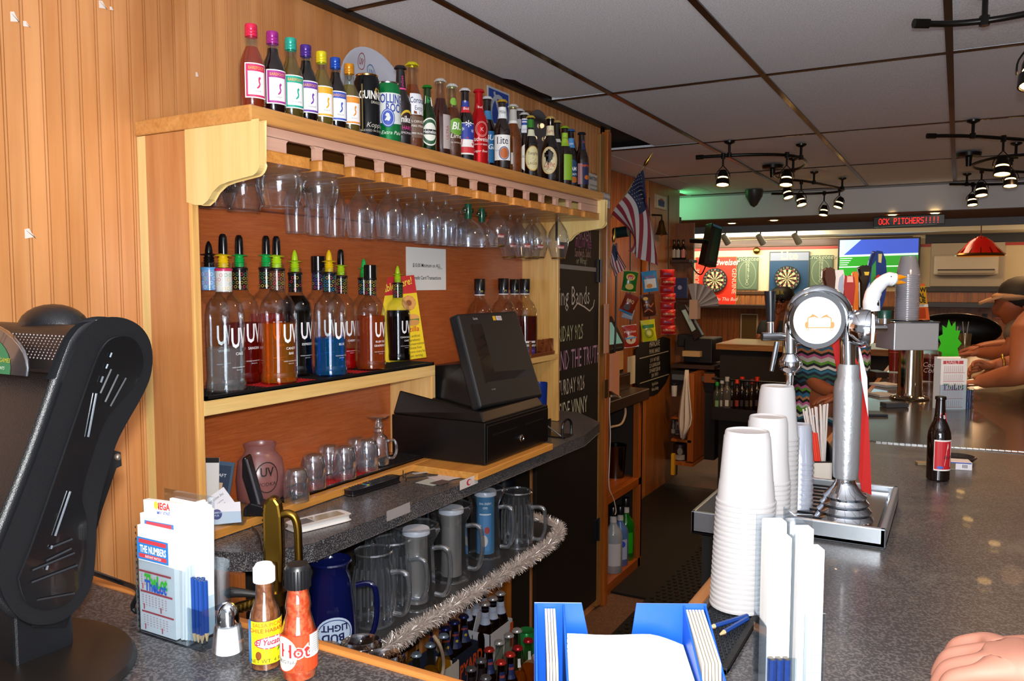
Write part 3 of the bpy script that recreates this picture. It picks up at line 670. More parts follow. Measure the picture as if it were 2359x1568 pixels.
tb_('clear bottle of lime beer with green oval label',1041,193,-1.405,P_beer,glass('#e8e8d4'),(liquid('#a85c18',.2,'#d08c40'),.68),'#e6e6e2',lambda h: [
    ('label',.13,.45,[('e',.004,.30*h,.030,.11*h,'#6a9c2c'),('t','BL',.0,.26*h,.032,'#f0f4ec',{'sx': .9,'sh': .2,'bold': .02}),('t','Lime',.0,.15*h,.020,'#f0ecd8',{'sh': .2}),('t','BEER WITH LIME',0,.08*h,.007,'#e0d4c0')]),
    ('neck_label',.70,.4,[('e',0,.06*h,.014,.05*h,'#7cae3a'),('t','BL',0,.04*h,.013,'#f0f4ec')])])
tb_('dark bottle with stars and stripes label',1071,203,-1.395,P_beer,DKBR,None,'#e8e8ea',lambda h: [
    ('label',.10,.25,lab(.052,.42*h,[('r',-.026,.20*h,.026,.41*h,'#2a3c9a'),('t','*',.004,.30*h,.05,'#f4f4f4'),('t','*',.018,.26*h,.026,'#f4f4f4'),('t','*',-.015,.28*h,.026,'#f4f4f4'),('r',-.026,.02*h,.026,.10*h,'#c8242c'),('p',[(-.02,.10*h),(.02,.12*h),(.026,.2*h),(.0,.23*h),(-.016,.2*h)],'#c8242c'),('t','Budweiser',.004,.15*h,.012,'#f4f0f0',{'sx': .8,'sh': .2})])),
    ('neck_label',.70,.25,[('r',-.016,0,.016,.12*h,'#2c3c94'),('r',-.016,-.04*h,.016,.04*h,'#c8242c'),('t','Bud',0,0,.013,'#f0f0f0'),('t','*',-.004,.07*h,.02,'#ffffff')])])
tb_('shiny red aluminium beer bottle',1103,205,-1.385,P_beer,REDAL,None,'#c8242c',lambda h: [
    ('label',.10,.2,[('ring',.004,.36*h,.022,.10*h,.0012,'#e8b8b0'),('ring',.004,.36*h,.018,.085*h,.001,'#e8b8b0'),('t','K',.004,.33*h,.018,'#e8b8b0'),('t','Budweiser',.002,.20*h,.022,'#f4ece8',{'sx': .75,'sh': .2}),('t','KING OF BEERS',.0,.15*h,.007,'#f0d8d0'),('t','Lager Beer',.0,.06*h,.011,'#f0d8d0',{'sh': .3}),('l',[(-.03,.48*h),(.03,.48*h)],.001,'#e8b8b0'),('l',[(-.03,.46*h),(.03,.46*h)],.001,'#e8b8b0')]),
    ('neck_label',.72,.2,[('p',[(-.012,.02*h),(.012,.0),(.014,.06*h),(-.01,.08*h)],'#d84040'),('t','Bud',.001,.02*h,.011,'#f4e8e4')])])
tb_('dark blue labelled light beer bottle half hidden behind the red bottle',1122,222,-1.43,P_beer,DKBR,None,'#e8e8e8',lambda h: [('label',.10,.3,[('r',-.028,.0,.028,.42*h,'#2a6a9c'),('t','BUD',.008,.30*h,.026,'#e8f0f4',{'sh': .2,'bold': .02}),('t','LIGHT',.008,.18*h,.024,'#e8f0f4',{'sh': .2,'bold': .02})]),('neck_label',.72,.3,[('r',-.016,-.04*h,.016,.08*h,'#3a7aac')])])
tb_('large bottle with white label and gold cap at the shelf front',1157,229,-1.365,P_beer,AMBER,None,'#c8a02c',lambda h: [
    ('label',.12,.02,lab(.062,.36*h,[('t','Lite',.0,.23*h,.034,'#181c3c',{'sx': .8,'bold': .01}),('ring',.006,.10*h,.018,.022,.003,'#2a3a7a'),('e',.006,.10*h,.014,.018,'#b85a1c'),('t','FINE PILSNER',-.022,.13*h,.006,'#6a8ab0')])),
    ('neck_label',.73,.02,[('r',-.02,-.01*h,.02,.155*h,'#e6e6e6'),('t','Miller',0,.06*h,.016,'#2c2c30',{'sh': .3,'sx': .8})])])
tb_('golden bottle with clear neck behind the white label bottle',1182,240,-1.40,P_beer,glass('#f0ecd8'),(liquid('#c87818',.2,'#e0a040'),.78),'#dcdcd4',lambda h: [('label',.14,.1,[('r',-.028,.0,-.004,.16*h,'#c8c4c0')]),('neck_label',.74,.1,[('r',-.018,0,.018,.18*h,'#b8b4ae'),('r',-.018,-.02*h,.018,.02*h,'#e8e4e0')])])
tb_('black bottle with grey and red light label',1196,250,-1.43,P_beer,DKBR,None,'#d8d8d8',lambda h: [('label',.10,.2,[('r',-.028,0,.028,.36*h,'#aaa4a4'),('t','LIGHT',.0,.12*h,.022,'#f0f0f0',{'bold': .03}),('t','C',0,.22*h,.03,'#b83040')]),('neck_label',.70,.2,[('r',-.016,0,.016,.14*h,'#9a9898')])])
tb_('black bottle with blue and white neck band',1208,259,-1.41,P_beer,DKBR,None,'#e0e0e0',lambda h: [('label',.10,.2,[('e',0,.2*h,.026,.2*h,'#e0d8cc'),('t','ULTRA',0,.2*h,.012,'#2c3c7a')]),('neck_label',.68,.2,[('r',-.018,0,.018,.22*h,'#e4e4ea'),('r',-.018,.12*h,.018,.16*h,'#2c4ca0'),('r',-.018,.18*h,.018,.2*h,'#2c4ca0'),('t','ULTRA',.002,.04*h,.009,'#6a6a8a')])])
tb_('green bottle with oval cream lager label',1222,266,-1.385,P_beer,DKBR,None,'#d8b84c',lambda h: [('label',.12,.35,[('e',.0,.18*h,.030,.20*h,'#c89a3c'),('e',.0,.18*h,.027,.185*h,'#d8cc98'),('t','Yuengling',0,.24*h,.016,'#222222',{'sx': .7,'sh': .2}),('p',[(-.01,.16*h),(.0,.19*h),(.012,.17*h),(.004,.13*h)],'#2c2c2c'),('t','LAGER',0,.08*h,.013,'#7a5a2c')]),
    ('neck_label',.66,.3,[('r',-.018,0,.018,.11*h,'#d8d8b8')]),('neck_sleeve',.80,0,[('r',-.05,0,.05,.13*h,'#2c7a1c')])])
tb_('black bottle with large cream oval light beer label at the shelf front',1268,268,-1.37,P_stub,DKBR,None,'#d8b860',lambda h: [('label',.10,-.15,[('e',0,.21*h,.034,.21*h,'#c89a50'),('e',0,.21*h,.032,.20*h,'#ded0a4'),('ring',0,.21*h,.029,.185*h,.001,'#a84c2c'),('t','Yuengling',0,.27*h,.015,'#444444',{'sx': .7,'sh': .2}),('p',[(-.008,.215*h),(.0,.225*h),(.008,.22*h),(.002,.20*h)],'#2c3c4c'),('t','Light',0,.11*h,.026,'#b02c34',{'sx': .8,'sh': .3}),('t','LAGER',0,.06*h,.009,'#7a5a2c')]),
    ('neck_label',.70,-.1,[('r',-.02,0,.02,.15*h,'#e0d4ac'),('t','Light',0,.05*h,.014,'#b02c34',{'sh': .3})])])
tb_('plain black bottle behind the cream oval label',1283,277,-1.42,P_beer,DKBR,None,'#c8a860',lambda h: [('neck_label',.66,.2,[('r',-.014,0,.014,.05*h,'#c8c4c0')])])
tb_('bottle with lime green cap and lime neck label',1301,290,-1.39,P_beer,AMBER,None,'#9cc82c',lambda h: [('label',.10,.9,[('r',-.03,0,.03,.42*h,'#8cb82c')]),('neck_label',.66,.1,[('r',-.022,0,.022,.22*h,'#9cc430'),('t','ANGRY',.004,.12*h,.010,'#405a10'),('r',-.006,.02*h,.02,.05*h,'#1c1c1c'),('e',.016,.07*h,.005,.04*h,'#d89a2c')])])
tb_('bottle with light blue ale label and blue cap',1315,297,-1.41,P_beer,DKBR,None,'#3a6aa8',lambda h: [('label',.08,.3,[('e',.0,.2*h,.028,.2*h,'#22446a'),('t','SAM',0,.22*h,.022,'#e4e8ec',{'sx': .8,'bold': .02}),('t','ADAMS',0,.14*h,.014,'#e4e8ec'),('e',.004,.07*h,.018,.05*h,'#b8641c')]),('neck_label',.68,.2,[('r',-.018,0,.018,.16*h,'#4a8ac8'),('t','SAM',.0,.05*h,.012,'#ffffff')])])
tb_('tall bottle with navy label and orange letters at the right end',1340,304,-1.37,P_beer,AMBER,None,'#22242c',lambda h: [('label',.08,.5,[('r',-.03,0,-.012,.36*h,'#9a6a70'),('r',-.008,0,.034,.38*h,'#22284c'),('t','SHIPYARD',.010,.30*h,.014,'#d8541c',{'sx': .8,'bold': .02}),('e',.01,.12*h,.012,.04*h,'#c8641c')]),('neck_label',.68,.3,[('r',-.004,0,.022,.18*h,'#22284c'),('t','SHI',.010,.12*h,.012,'#d8541c')])])
# low dark bottle neck print between bottles
# ---------------------------------------------------------------- signs on the pine wall above the shelf
def wall_sign(name,label,cat,px0,py0,px1,py1,bg,items,x=WX+.003,th=.003,edge=None):
    a = at(px0,py0,x=x); b = at(px1,py1,x=x); y0,y1,z1,z0 = a.y,b.y,a.z,b.z
    t = thing(name,label,cat,(x,(y0+y1)/2,z0)); m = MB(); m.box(x-.001,x+th,y0,y1,z0,z1,mat(bg,.5)); put('sheet',m,t)
    m = MB(); W = y1-y0; H = z1-z0; decals(m,items(W,H),plane_map((x+th,(y0+y1)/2,(z0+z1)/2),(0,1,0),(0,0,1))); put('print',m,t); return t
wall_sign('warning_sign','blue square sign with white ring arrows on the pine wall behind the bottles','sign',1122,196,1172,300,'#c8ccd4',lambda W,H: [('r',-W/2+.008,-H/2+.008,W/2-.008,H/2-.008,'#2446a0'),('ring',0,-.03,.075,.085,.018,'#b8c0cc'),('l',[(-.04,.06),(.04,-.09)],.016,'#b8c0cc')])
wall_sign('joke_sign','small white bartender notice on the pine wall at the shelf end','sign',1355,398,1383,444,'#d8d4d0',lambda W,H: [('t',"I'm not just a",0,.042,.02,'#1a1a1a'),('t','BARTENDER,',0,.012,.026,'#1a1a1a',{'bold': .02}),('t','I may be your only',0,-.02,.018,'#1a1a1a'),('t','THERAPIST',0,-.05,.024,'#1a1a1a',{'bold': .01})])
wall_sign('joke_sign','white notice with black writing at the edge of the pine wall','sign',1384,442,1404,480,'#dedad6',lambda W,H: [('t','Can Only Please',0,.03,.02,'#1a1a1a'),('t','ONE PERSON',0,0,.02,'#1a1a1a'),('t','per day',0,-.03,.02,'#1a1a1a')],x=WX+.045)
# chrome marquee letters with bulbs
def marquee(label,px0,px1,pyt,pts):
    a = at(px0,pyt,x=WX+.10); b = at(px1,pyt,x=WX+.10); y0,y1,zt = a.y,b.y,a.z; H = zt-TZ; W = y1-y0
    t = thing('marquee_sign',label,'sign',(WX+.08,(y0+y1)/2,TZ)); x = WX+.001
    out = [(y0,TZ)]+[(y0+W*(.5-.5*math.cos(PI*i/10)),zt-W*.5+W*.5*math.sin(PI*i/10)) for i in range(11)]+[(y1,TZ)]
    m = MB(); m.prism(out,x,x+.05,'x',mat('#9aa0a6',.12,1)); put('plate',m,t,bevel=.003)
    for (u,v) in pts:
        m = MB(); m.ball((x+.056,y0+W*u,TZ+H*v),.011,mat('#ffd9a0',.1,emis=.9),12); m.lathe([(.016,0),(.015,.004),(.010,.004)],CHROME,(x+.05,y0+W*u,TZ+H*v),14,rot=Matrix.Rotation(PI/2,3,'Y')); put('bulb',m,t,40)
marquee('arched chrome marquee shape with glass bulbs behind the bottles',1238,1292,240,[(.55,.83),(.25,.66),(.2,.3),(.75,.7),(.85,.55)])
marquee('smaller chrome marquee shape with two bulbs near the shelf end',1304,1352,290,[(.15,.80),(.5,.78)])

# ================================================================ flavoured vodka bottles on the bar mat
mt = thing('bar_mat','long black rubber bar mat with red lettering under the vodka bottles','bar mat',(-1.6,1.75,SZ))
def rubber_mat(t,x0,x1,y0,y1,z,nx,ny,h=.010,red=None):
    m = MB(); m.box(x0,x1,y0,y1,z,z+.003,RUB); m.box(x1-.008,x1,y0,y1,z,z+h,mat('#0e0e10',.4)); m.box(x0,x0+.006,y0,y1,z,z+h,RUB); m.box(x0,x1,y0,y0+.006,z,z+h,RUB); m.box(x0,x1,y1-.006,y1,z,z+h,RUB); put('tray',m,t)
    m = MB()
    for i in range(nx):
        for j in range(ny):
            x = x0+.008+(x1-x0-.018)*(i+.5)/nx; y = y0+.008+(y1-y0-.016)*(j+.5)/ny; c_ = mat('#a81c1c',.5) if red and red(y) else RUB
            m.box(x-.0022,x+.0022,y-.0028,y+.0028,z+.003,z+h-.002,c_)
    o = put('nubs',m,t); o['kind'] = 'stuff'
rubber_mat(mt,WX+.02,CX+.002,Y0+.024,2.225,SZ,12,85,.010,lambda y: 1.50 < y < 1.68 or 1.86 < y < 1.92)
SPOUTS = {'black': '#0c0c0e','yellow': '#d8b20e','green': '#17a84a','lime': '#a8cc18'}
def uv(label,cx,ty,ncol,text,lcol,lfrac,pour,spout,front=True,cap=False,nd='#2c3c6c',opaque=.35,sub='',ringc='#101012'):
    """ty = picture height of the glass lip"""
    x = -1.585 if front else -1.672
    P,h = stand(cx,ty,x,SZ+.010)
    if not cap: h /= 1.057
    t = thing('vodka_bottle',label,'vodka bottle',P,0,None)
    pr = P_uv(h); f = prof_r(pr); m = MB(); m.lathe(pr,glass('#f4f8fa',.8,.04,3),seg=32); put('glass_body',m,t,40,local=True)
    if lfrac > 0: m = MB(); m.lathe(liq_prof(pr,h,lfrac,.94),liquid(lcol,opaque),seg=28); put('drink',m,t,40,local=True)
    rn = .060*h+.0008; m = MB(); m.lathe([(rn,.775*h),(rn,.935*h)],mat(ncol,.16,coat=.5),seg=28)
    m.lathe([(rn+.001,.935*h),(rn+.0015,.94*h),(rn+.0015,.952*h),(rn+.0005,.956*h)],mat(ringc,.3),seg=28)
    rr = random.Random(cx); mp = round_map((0,0,.78*h),rn,facing(P)); its = []
    for q in range(10):
        for w in range(4): its.append(('ring',(q-5)*.0115+(w % 2)*.005,.006+w*.011,.0042,.0042,.0010,rr.choice([nd,nd,'#c83c4c','#c8b43c','#3c8c5c'])))
    mpl = lambda u,v,o: mp(u,v,.0003); mpl.curved = 1; decals(m,its,mpl); put('neck_label',m,t,40,local=True)
    m = MB(); ang = facing(P)+math.radians(44); mp = round_map((0,0,0),.150*h+.0006,ang,lambda v: f(v)+.0006)
    W = '#eeeef0'; its = [('t','UV',0,.345*h,.215*h,W,{'sx': .54,'bold': .02})]
    for k,wd_ in enumerate(text.split('/')): its.append(('t',wd_,0,(.285-.042*k)*h,.030*h,W,{'sx': 1.0,'bold': .005}))
    its += [('t',(text.split('/')[0]+' FLAVORED VODKA').upper(),0,.185*h,.012*h,W,{}),('t','30% ALC./VOL.',0,.165*h,.010*h,W,{})]
    decals(m,its,mp,.0001); put('print',m,t,local=True)
    m = MB()
    if cap: m.lathe([(rn+.0015,.955*h),(rn+.0015,1.085*h),(rn,1.09*h),(0,1.09*h)],mat('#0d0d0f',.18),seg=28); put('cap',m,t,40,local=True)
    else:
        pc = mat(SPOUTS[pour],.3); r = .040*h
        prf = [(r*.8,.96*h)]
        for q in range(4): prf += [(r*1.0,(.965+.02*q)*h),(r*1.05,(.972+.02*q)*h),(r*.85,(.978+.02*q)*h)]
        prf += [(r*.8,1.05*h),(rn*1.0,1.052*h),(rn*1.08,1.058*h),(rn*.6,1.064*h),(r*.75,1.07*h)]
        m.lathe(prf,pc,seg=20); put('pourer',m,t,40,local=True)
        m = MB(); sc_ = mat(SPOUTS[spout],.22)
        if spout == pour: m.lathe([(r*.72,1.06*h),(r*.72,1.09*h),(r*.55,1.13*h),(r*.25,1.158*h),(0,1.165*h)],sc_,seg=16)
        else: m.lathe([(r*.92,1.065*h),(r*.92,1.12*h),(r*.86,1.17*h),(r*.8,1.20*h),(r*.5,1.222*h),(0,1.226*h)],sc_,seg=16,sx=1,sy=.85)
        put('spout',m,t,40,local=True)
    return t
sv = 'on the bottle shelf'
uv('clear vodka bottle with sky blue neck label and all-black pourer, leftmost of the shelf',481,586,'#7aa8dc','WHIPPED','#c8ccc8',.0,'black','black',False,nd='#d8e4f0',ringc='#5aa0dc')
uv('clear vodka bottle with white neck label and yellow pourer, nearest of the row',514,588,'#d8d6d2','CAKE','#f2f6f6',.34,'yellow','black',True,nd='#b8c8c8',opaque=.06,ringc='#c02858')
uv('dark red sangria vodka bottle with green pourer',551,588,'#1c1418','SANGRIA','#c81818',.50,'green','black',False,nd='#b8a03c',opaque=.12)
uv('red vodka bottle with green pourer and thin black spout behind the amber one',613,588,'#1c1418','PEACH','#f0401c',.56,'green','black',False,nd='#4c8c4c',opaque=.15)
uv('amber candy bar vodka bottle with lime pourer and black spout',637,590,'#4c2c1c','CANDY/BAR','#ffb428',.50,'lime','black',True,nd='#8a7a6a',opaque=.10)
uv('black espresso vodka bottle with lime pourer and lime tip',679,602,'#101010','ESPRESSO','#0a0605',.74,'lime','lime',False,nd='#1c1c1c',opaque=.95)
uv('purple ringed vodka bottle with black cap behind the blue one',733,612,'#1a1830','GRAPE','#301840',.0,'black','black',False,True,nd='#6a4c9c')
uv('bright blue vodka bottle with yellow pourer',758,602,'#10202c','BLUE','#18b8f4',.35,'yellow','yellow',True,nd='#2c8cb0',opaque=.08)
uv('cherry vodka bottle with a little red left and lime pourer',785,612,'#1c1014','CHERRY','#f01010',.20,'lime','black',False,nd='#b82c34',opaque=.25)
uv('nearly hidden vodka bottle with blue rings and green tip behind the grapefruit one',838,618,'#10141c','APPLE','#503008',.0,'green','green',False,nd='#3c8cb8')
uv('ruby grapefruit vodka bottle, orange brown, with black cap',853,630,'#1c1418','RUBY RED/GRAPEFRUIT','#d8681c',.56,'black','black',True,True,nd='#b8a03c',opaque=.2)
uv('black chocolate cake vodka bottle with lime pourer at the right end',916,632,'#1c181c','CHOCOLATE/CAKE','#0a0506',.62,'lime','lime',False,nd='#6a8c4c',opaque=.95)

# paper notice on the back panel, pretzel flyer
BP = WX+.0085
a = at(935,568,x=BP); b = at(1027,665,x=BP)
t = thing('paper_notice','white typed paper notice taped to the red back panel','notice',(BP,(a.y+b.y)/2,b.z)); m = MB(); m.box(BP,BP+.001,a.y,b.y,b.z-.004,a.z,PAPER); put('sheet',m,t)
m = MB(); cy_ = (a.y+b.y)/2; W = b.y-a.y; decals(m,[('t','$10.00 Minimum on ALL',0,.005,.0185,'#202020',{'sx': .95,'bold': .012}),('t','Credit Card Transactions',0,-.040,.0185,'#202020',{'sx': .95,'bold': .012}),('l',[(W*.27,.0005),(W*.40,.0005)],.0012,'#202020')],plane_map((BP+.001,cy_,(a.z+b.z)/2),(0,1,0),(0,0,1))); put('print',m,t)
P = Vector((-1.655,at(930,850,x=-1.655).y,SZ+.010)); vf = VF(P); az = math.radians(58)
t = thing('pretzel_flyer','yellow and red food flyer leaning behind the last vodka bottle','flyer',P,az)
H = .29; wd2 = .17
m = MB(); m.T = Matrix.Rotation(math.radians(-9),4,'X') @ Matrix.Rotation(math.radians(-5),4,'Y'); m.box(-wd2/2,wd2/2,-.001,.001,0,H,mat('#e8c81c',.4)); put('card',m,t,local=True)
mm = MB(); mm.T = m.T
its = [('r',-wd2/2,H-.062,wd2/2,H,'#c01c20'),('t','Available Here!',-.005,H-.045,.036,'#f0d83c',{'sx': .72,'sh': .2,'rot': .2,'bold': .01}),('e',.050,H-.095,.026,.026,'#c8843c'),('e',.050,H-.095,.010,.010,'#8a4c1c')]
for q in range(10): a_ = q*.628; its.append(('e',.050+.018*math.cos(a_),H-.095+.018*math.sin(a_),.007,.007,'#d89a54'))
its += [('e',.056,H-.150,.024,.015,'#d89a54'),('r',.034,H-.160,.078,H-.152,'#5a7a2c'),('e',.056,H-.165,.022,.010,'#c88c48'),('t','Pretzilla',.03,H-.195,.026,'#c83c1c',{'sh': .2,'bold': .01})]
for q,s_ in enumerate(['- No artificial','  ingredients','- No preservatives','- Gluten free','- 0 grams trans fat','  per serving']): its.append(('t',s_,.045,.075-.0135*q,.0125,'#3a3014',{'sx': .8}))
decals(mm,its,plane_map((0,-.0012,0),(1,0,0),(0,0,1))); put('print',mm,t,local=True)
# ================================================================ glasses hanging from the rack
GL = glass('#f6faff',.9,.07,1.9,.07,.014,'#ffffff')
GLD = glass('#f6faff',.95,.18,1.5,.06,.035,'#ffffff')
def hang(name,label,kind,px,rimy,x,group,sc=1.0,handle=None):
    """upside-down stemware: foot on top of the slats, rim at picture point (px, rimy)"""
    p = at(px,rimy,x=x); zt = 1.893; zr = p.z; H = zt-zr
    t = thing(name,label,'glass',(x,p.y,zr),0,group)
    m = MB(); q = H
    foot = [(.0,H+.003),(.030*sc,H+.0015),(.034*sc,H),(.030*sc,H-.001),(.006,H-.004)]
    if kind == 'snifter': r = .052*sc; body = [(r*.74,0),(r*.88,.18*q),(r*1.0,.44*q),(r*.99,.58*q),(r*.88,.72*q),(r*.66,.83*q),(r*.36,.91*q),(.010,.945*q),(.007,.97*q)]
    elif kind == 'wine': r = .036*sc; body = [(r*.80,0),(r*.95,.22*q),(r,.38*q),(r*.88,.52*q),(r*.5,.65*q),(.010,.72*q),(.006,.78*q),(.008,.83*q),(.006,.88*q)]
    elif kind == 'pilsner': r = .034*sc; body = [(r*.85,0),(r*.95,.25*q),(r,.55*q),(r*.8,.70*q),(r*.4,.80*q),(.009,.85*q),(.006,.9*q)]
    elif kind == 'margarita': r = .058*sc; body = [(r,0),(r*1.0,.17*q),(r*.92,.30*q),(r*.65,.42*q),(r*.25,.50*q),(.012,.53*q)]
    else: r = .043*sc; body = [(r*.62,0),(r*.9,.22*q),(r,.38*q),(r*.86,.55*q),(r*.45,.70*q),(.010,.76*q)]
    m.lathe(body,GL,seg=28); m.lathe([(body[0][0],0),(body[0][0]+.0012,.001),(body[0][0],.003)],GLD,seg=28); put('bowl',m,t,60,local=True)
    top = body[-1][1]; sm = mat('#0f4a34',.15) if kind == 'margarita' else GLD
    m = MB(); rs = .012 if kind == 'margarita' else .006
    m.lathe([(body[-1][0],top),(rs,top+.01),(rs,H-.006),(rs*1.3,H-.002)],sm,seg=14)
    if kind == 'margarita':
        for s_ in (-1,1): m.ball((0,s_*.020,top+.028),.010,glass('#5ac89a',.6,.2,2),10)
    put('stem',m,t,50,local=True)
    m = MB(); m.lathe(foot,GLD,seg=24); put('foot',m,t,50,local=True)
    if kind == 'chalice':
        m = MB(); mp = round_map((0,0,0),r*.93+.001,facing(p)+.3); decals(m,[('r',-.012,.20*q,.012,.27*q,'#8a1a1c'),('t','ARTOIS',0,.245*q,-.007,'#e8d8d0',{'bold': .01}),('t','STELLA',0,.225*q,-.007,'#e8d8d0',{'bold': .01})],mp,.0002); put('print',m,t,local=True)
        m = MB(); m.lathe([(body[0][0]+.0008,0),(body[0][0]+.0018,.003),(body[0][0]+.001,.005)],GOLD,seg=28); put('gilt_rim',m,t,local=True)
    if kind == 'snifter' and handle:
        m = MB(); mp = round_map((0,0,0),r*1.0+.001,facing(p)-.6,lambda v: prof_r(body)(v)+.001); decals(m,[('t','harpoon',.0,.42*q,-.016,'#2a2220',{'bold': .03,'sx': .9}),('t','brewery',.0,.36*q,-.011,'#2a2220',{'bold': .03,'sx': .9})],mp,.0002); put('print',m,t,local=True)
    return t
hang('snifter_glass','round snifter hanging just behind the curved bracket, leftmost','snifter',497,478,-1.60,'stemware hanging from the rack')
hang('snifter_glass','snifter with dark lettering hanging second from the left','snifter',562,484,-1.53,'stemware hanging from the rack',1.0,1)
hang('snifter_glass','large front snifter hanging nearest to the viewer','snifter',645,478,-1.40,'stemware hanging from the rack',1.05)
hang('snifter_glass','snifter hanging third in the front row','snifter',735,478,-1.42,'stemware hanging from the rack',1.0,1)
for q,(px,ry,x) in enumerate([(684,536,-1.60),(733,541,-1.60),(772,545,-1.58)]): hang('footed_glass',['left','middle','right'][q]+' one of three narrow footed glasses hanging behind the snifters','pilsner',px,ry,x,'narrow glasses behind the snifters')
for q,(px,ry,x) in enumerate([(829,546,-1.47),(857,549,-1.57),(895,548,-1.44),(917,553,-1.55),(938,556,-1.62),(958,553,-1.45),(976,560,-1.57),(995,560,-1.46),(1010,564,-1.60),(1027,563,-1.47),(1040,565,-1.56),(1052,566,-1.64)]):
    hang('wine_glass',(NTH[q] if q else 'first')+' clear wine glass from the left in the middle of the rack','wine',px,ry,x,'wine glasses in the middle of the rack',1.12)
for k,(px,ry,x) in enumerate([(1079,566,-1.45),(1110,568,-1.50)]): hang('margarita_glass',['wide glass with green cactus stem, nearer of two','wide glass with green cactus stem, farther of two'][k],'margarita',px,ry,x,None)
hang('wine_glass','clear glass with straight stem beside the green stemmed pair','wine',1062,566,-1.62,None,1.1)
for q,(px,ry,x) in enumerate([(1146,568,-1.5),(1175,594,-1.54),(1192,592,-1.62),(1207,595,-1.47),(1225,596,-1.58),(1238,594,-1.52)]): hang('beer_chalice',(NTH[q] if q else 'first')+' gilt rimmed beer chalice from the left in the right group','chalice',px,ry,x,'beer chalices toward the right end',1.08)
hang('beer_chalice','single gilt rimmed beer chalice hanging alone at the right end','chalice',1286,596,-1.43,None,1.02)

# ================================================================ inside the lower cubby
rubm = thing('bar_mat','black rubber bar mat with red lettering under the upturned mugs','bar mat',(-1.6,1.9,1.008))
ma,mb_ = at(705,1148,z=1.012),at(1000,1060,z=1.012)
rubber_mat(rubm,-1.665,-1.56,1.56,2.20,1.008,9,60,.008,lambda y: 1.64 < y < 1.98)
def mug(label,px,by,x,r,H,z,name='beer_mug',cat='glass',group=None):
    p = at(px,by,x=x); t = thing(name,label,cat,(x,p.y,z),0,group); m = MB()
    m.lathe([(r,0),(r*1.03,.004),(r*1.0,.45*H),(r*.96,.70*H),(r*.82,.90*H),(r*.6,.985*H),(0,1.0*H)],GLD,seg=28); m.lathe([(r*.9,.004),(r*.88,.5*H),(r*.6,.93*H),(0,.95*H)],GL,seg=24); put('bowl',m,t,60,local=True); return t
for k,(px,y_,x) in enumerate([(722,1110,-1.585),(757,1080,-1.635),(793,1090,-1.585),(822,1062,-1.635),(845,1068,-1.59)]):
    mug((NTH[k] if k else 'first')+' upturned rounded glass from the left on the cubby mat',px,y_,x,.036,.100,1.018,'stemless_glass','glass','upturned glasses on the cubby mat')
mug('single clear glass upside down at the mat\'s near end, in front',683,1150,-1.550,.034,.092,1.009,'stemless_glass','glass')
# footed coffee glass upside down with a handle
p = at(873,1085,x=-1.61); t = thing('coffee_glass','footed glass mug with handle standing upside down at the right','glass',(-1.61,p.y,1.018)); m = MB()
m.lathe([(.036,0),(.035,.03),(.028,.085),(.014,.10)],GLD,seg=24); put('bowl',m,t,60,local=True)
m = MB(); m.lathe([(.014,.10),(.017,.108),(.013,.114),(.017,.120),(.012,.128),(.010,.140),(.034,.152),(.036,.156),(0,.158)],GLD,seg=24); put('foot',m,t,50,local=True)
m = MB(); a_ = facing(p)+1.25; m.tube(spline([(.030*math.cos(a_),.030*math.sin(a_),.075),(.052*math.cos(a_),.052*math.sin(a_),.078),(.060*math.cos(a_),.060*math.sin(a_),.05),(.050*math.cos(a_),.050*math.sin(a_),.022),(.033*math.cos(a_),.033*math.sin(a_),.02)],5),.0045,GLD,8); put('handle',m,t,60,local=True)
# pink glass jar
p = at(595,1140,x=-1.655); t = thing('punch_jar','frosted pink glass jar with black ring logo in the cubby corner','jar',(-1.645,p.y,1.008)); m = MB()
m.lathe([(.0,0),(.055,0),(.065,.01),(.068,.06),(.062,.11),(.045,.13),(.04,.14),(.046,.155),(.04,.157)],glass('#c8908c',.3,.05,3,.3,.45,'#b87e7a'),seg=32,sx=.9); put('glass_body',m,t,60,local=True)
m = MB(); mp = round_map((0,0,0),.0665,facing(p)+.25); decals(m,[('ring',0,.075,.032,.042,.0028,'#1c1412'),('t','UV',0,.078,.034,'#1c1412',{'sx': .8,'bold': .02}),('t','VODKA',0,.052,.014,'#1c1412')],mp,.0003); put('print',m,t,local=True)
# cordless phone handset leaning in its cradle
t = thing('cordless_phone','black cordless phone standing upright in its cradle','phone',at(570,1185,x=-1.58)[:2]+(1.008,)) if False else None
p = at(585,1160,x=-1.560); t = thing('cordless_phone','black cordless phone standing upright in its cradle','phone',(-1.56,p.y,1.008)); vf = VF((-1.56,p.y,1.03))
m = MB(); a,b = vf.L(556,1015),vf.L(592,1168)
rgt = Vector((cR.x,cR.y,0)); base = Vector((-1.56,p.y,1.008)); fw = Vector((-rgt.y,rgt.x,0))
def pp(u,w,z): return base+rgt*u+fw*w+Vector((0,0,z))
hs = [(-.021,.145),(-.017,.152),(-.010,.150),(.024,.012),(.020,.006),(.004,.010),(-.022,.10)]
m.hull([pp(u,-.022,z) for u,z in hs],[pp(u,.022,z) for u,z in hs],mat('#16161a',.25)); hs_ = put('handset',m,t,bevel=.004,bseg=3)
m = MB(); m.hull([pp(u,-.0225,z) for u,z in [(-.010,.146),(-.006,.146),(.026,.02),(.022,.014)]],[pp(u,-.0222,z) for u,z in [(-.010,.146),(-.006,.146),(.026,.02),(.022,.014)]],mat('#8a8c92',.2,.6)); put('trim',m,hs_)
m = MB(); cr = [(-.02,0),(.045,0),(.045,.016),(.03,.028),(.0,.036),(-.018,.022)]
m.hull([pp(u,-.03,z) for u,z in cr],[pp(u,.03,z) for u,z in cr],mat('#141418',.3)); put('cradle',m,t,bevel=.004)
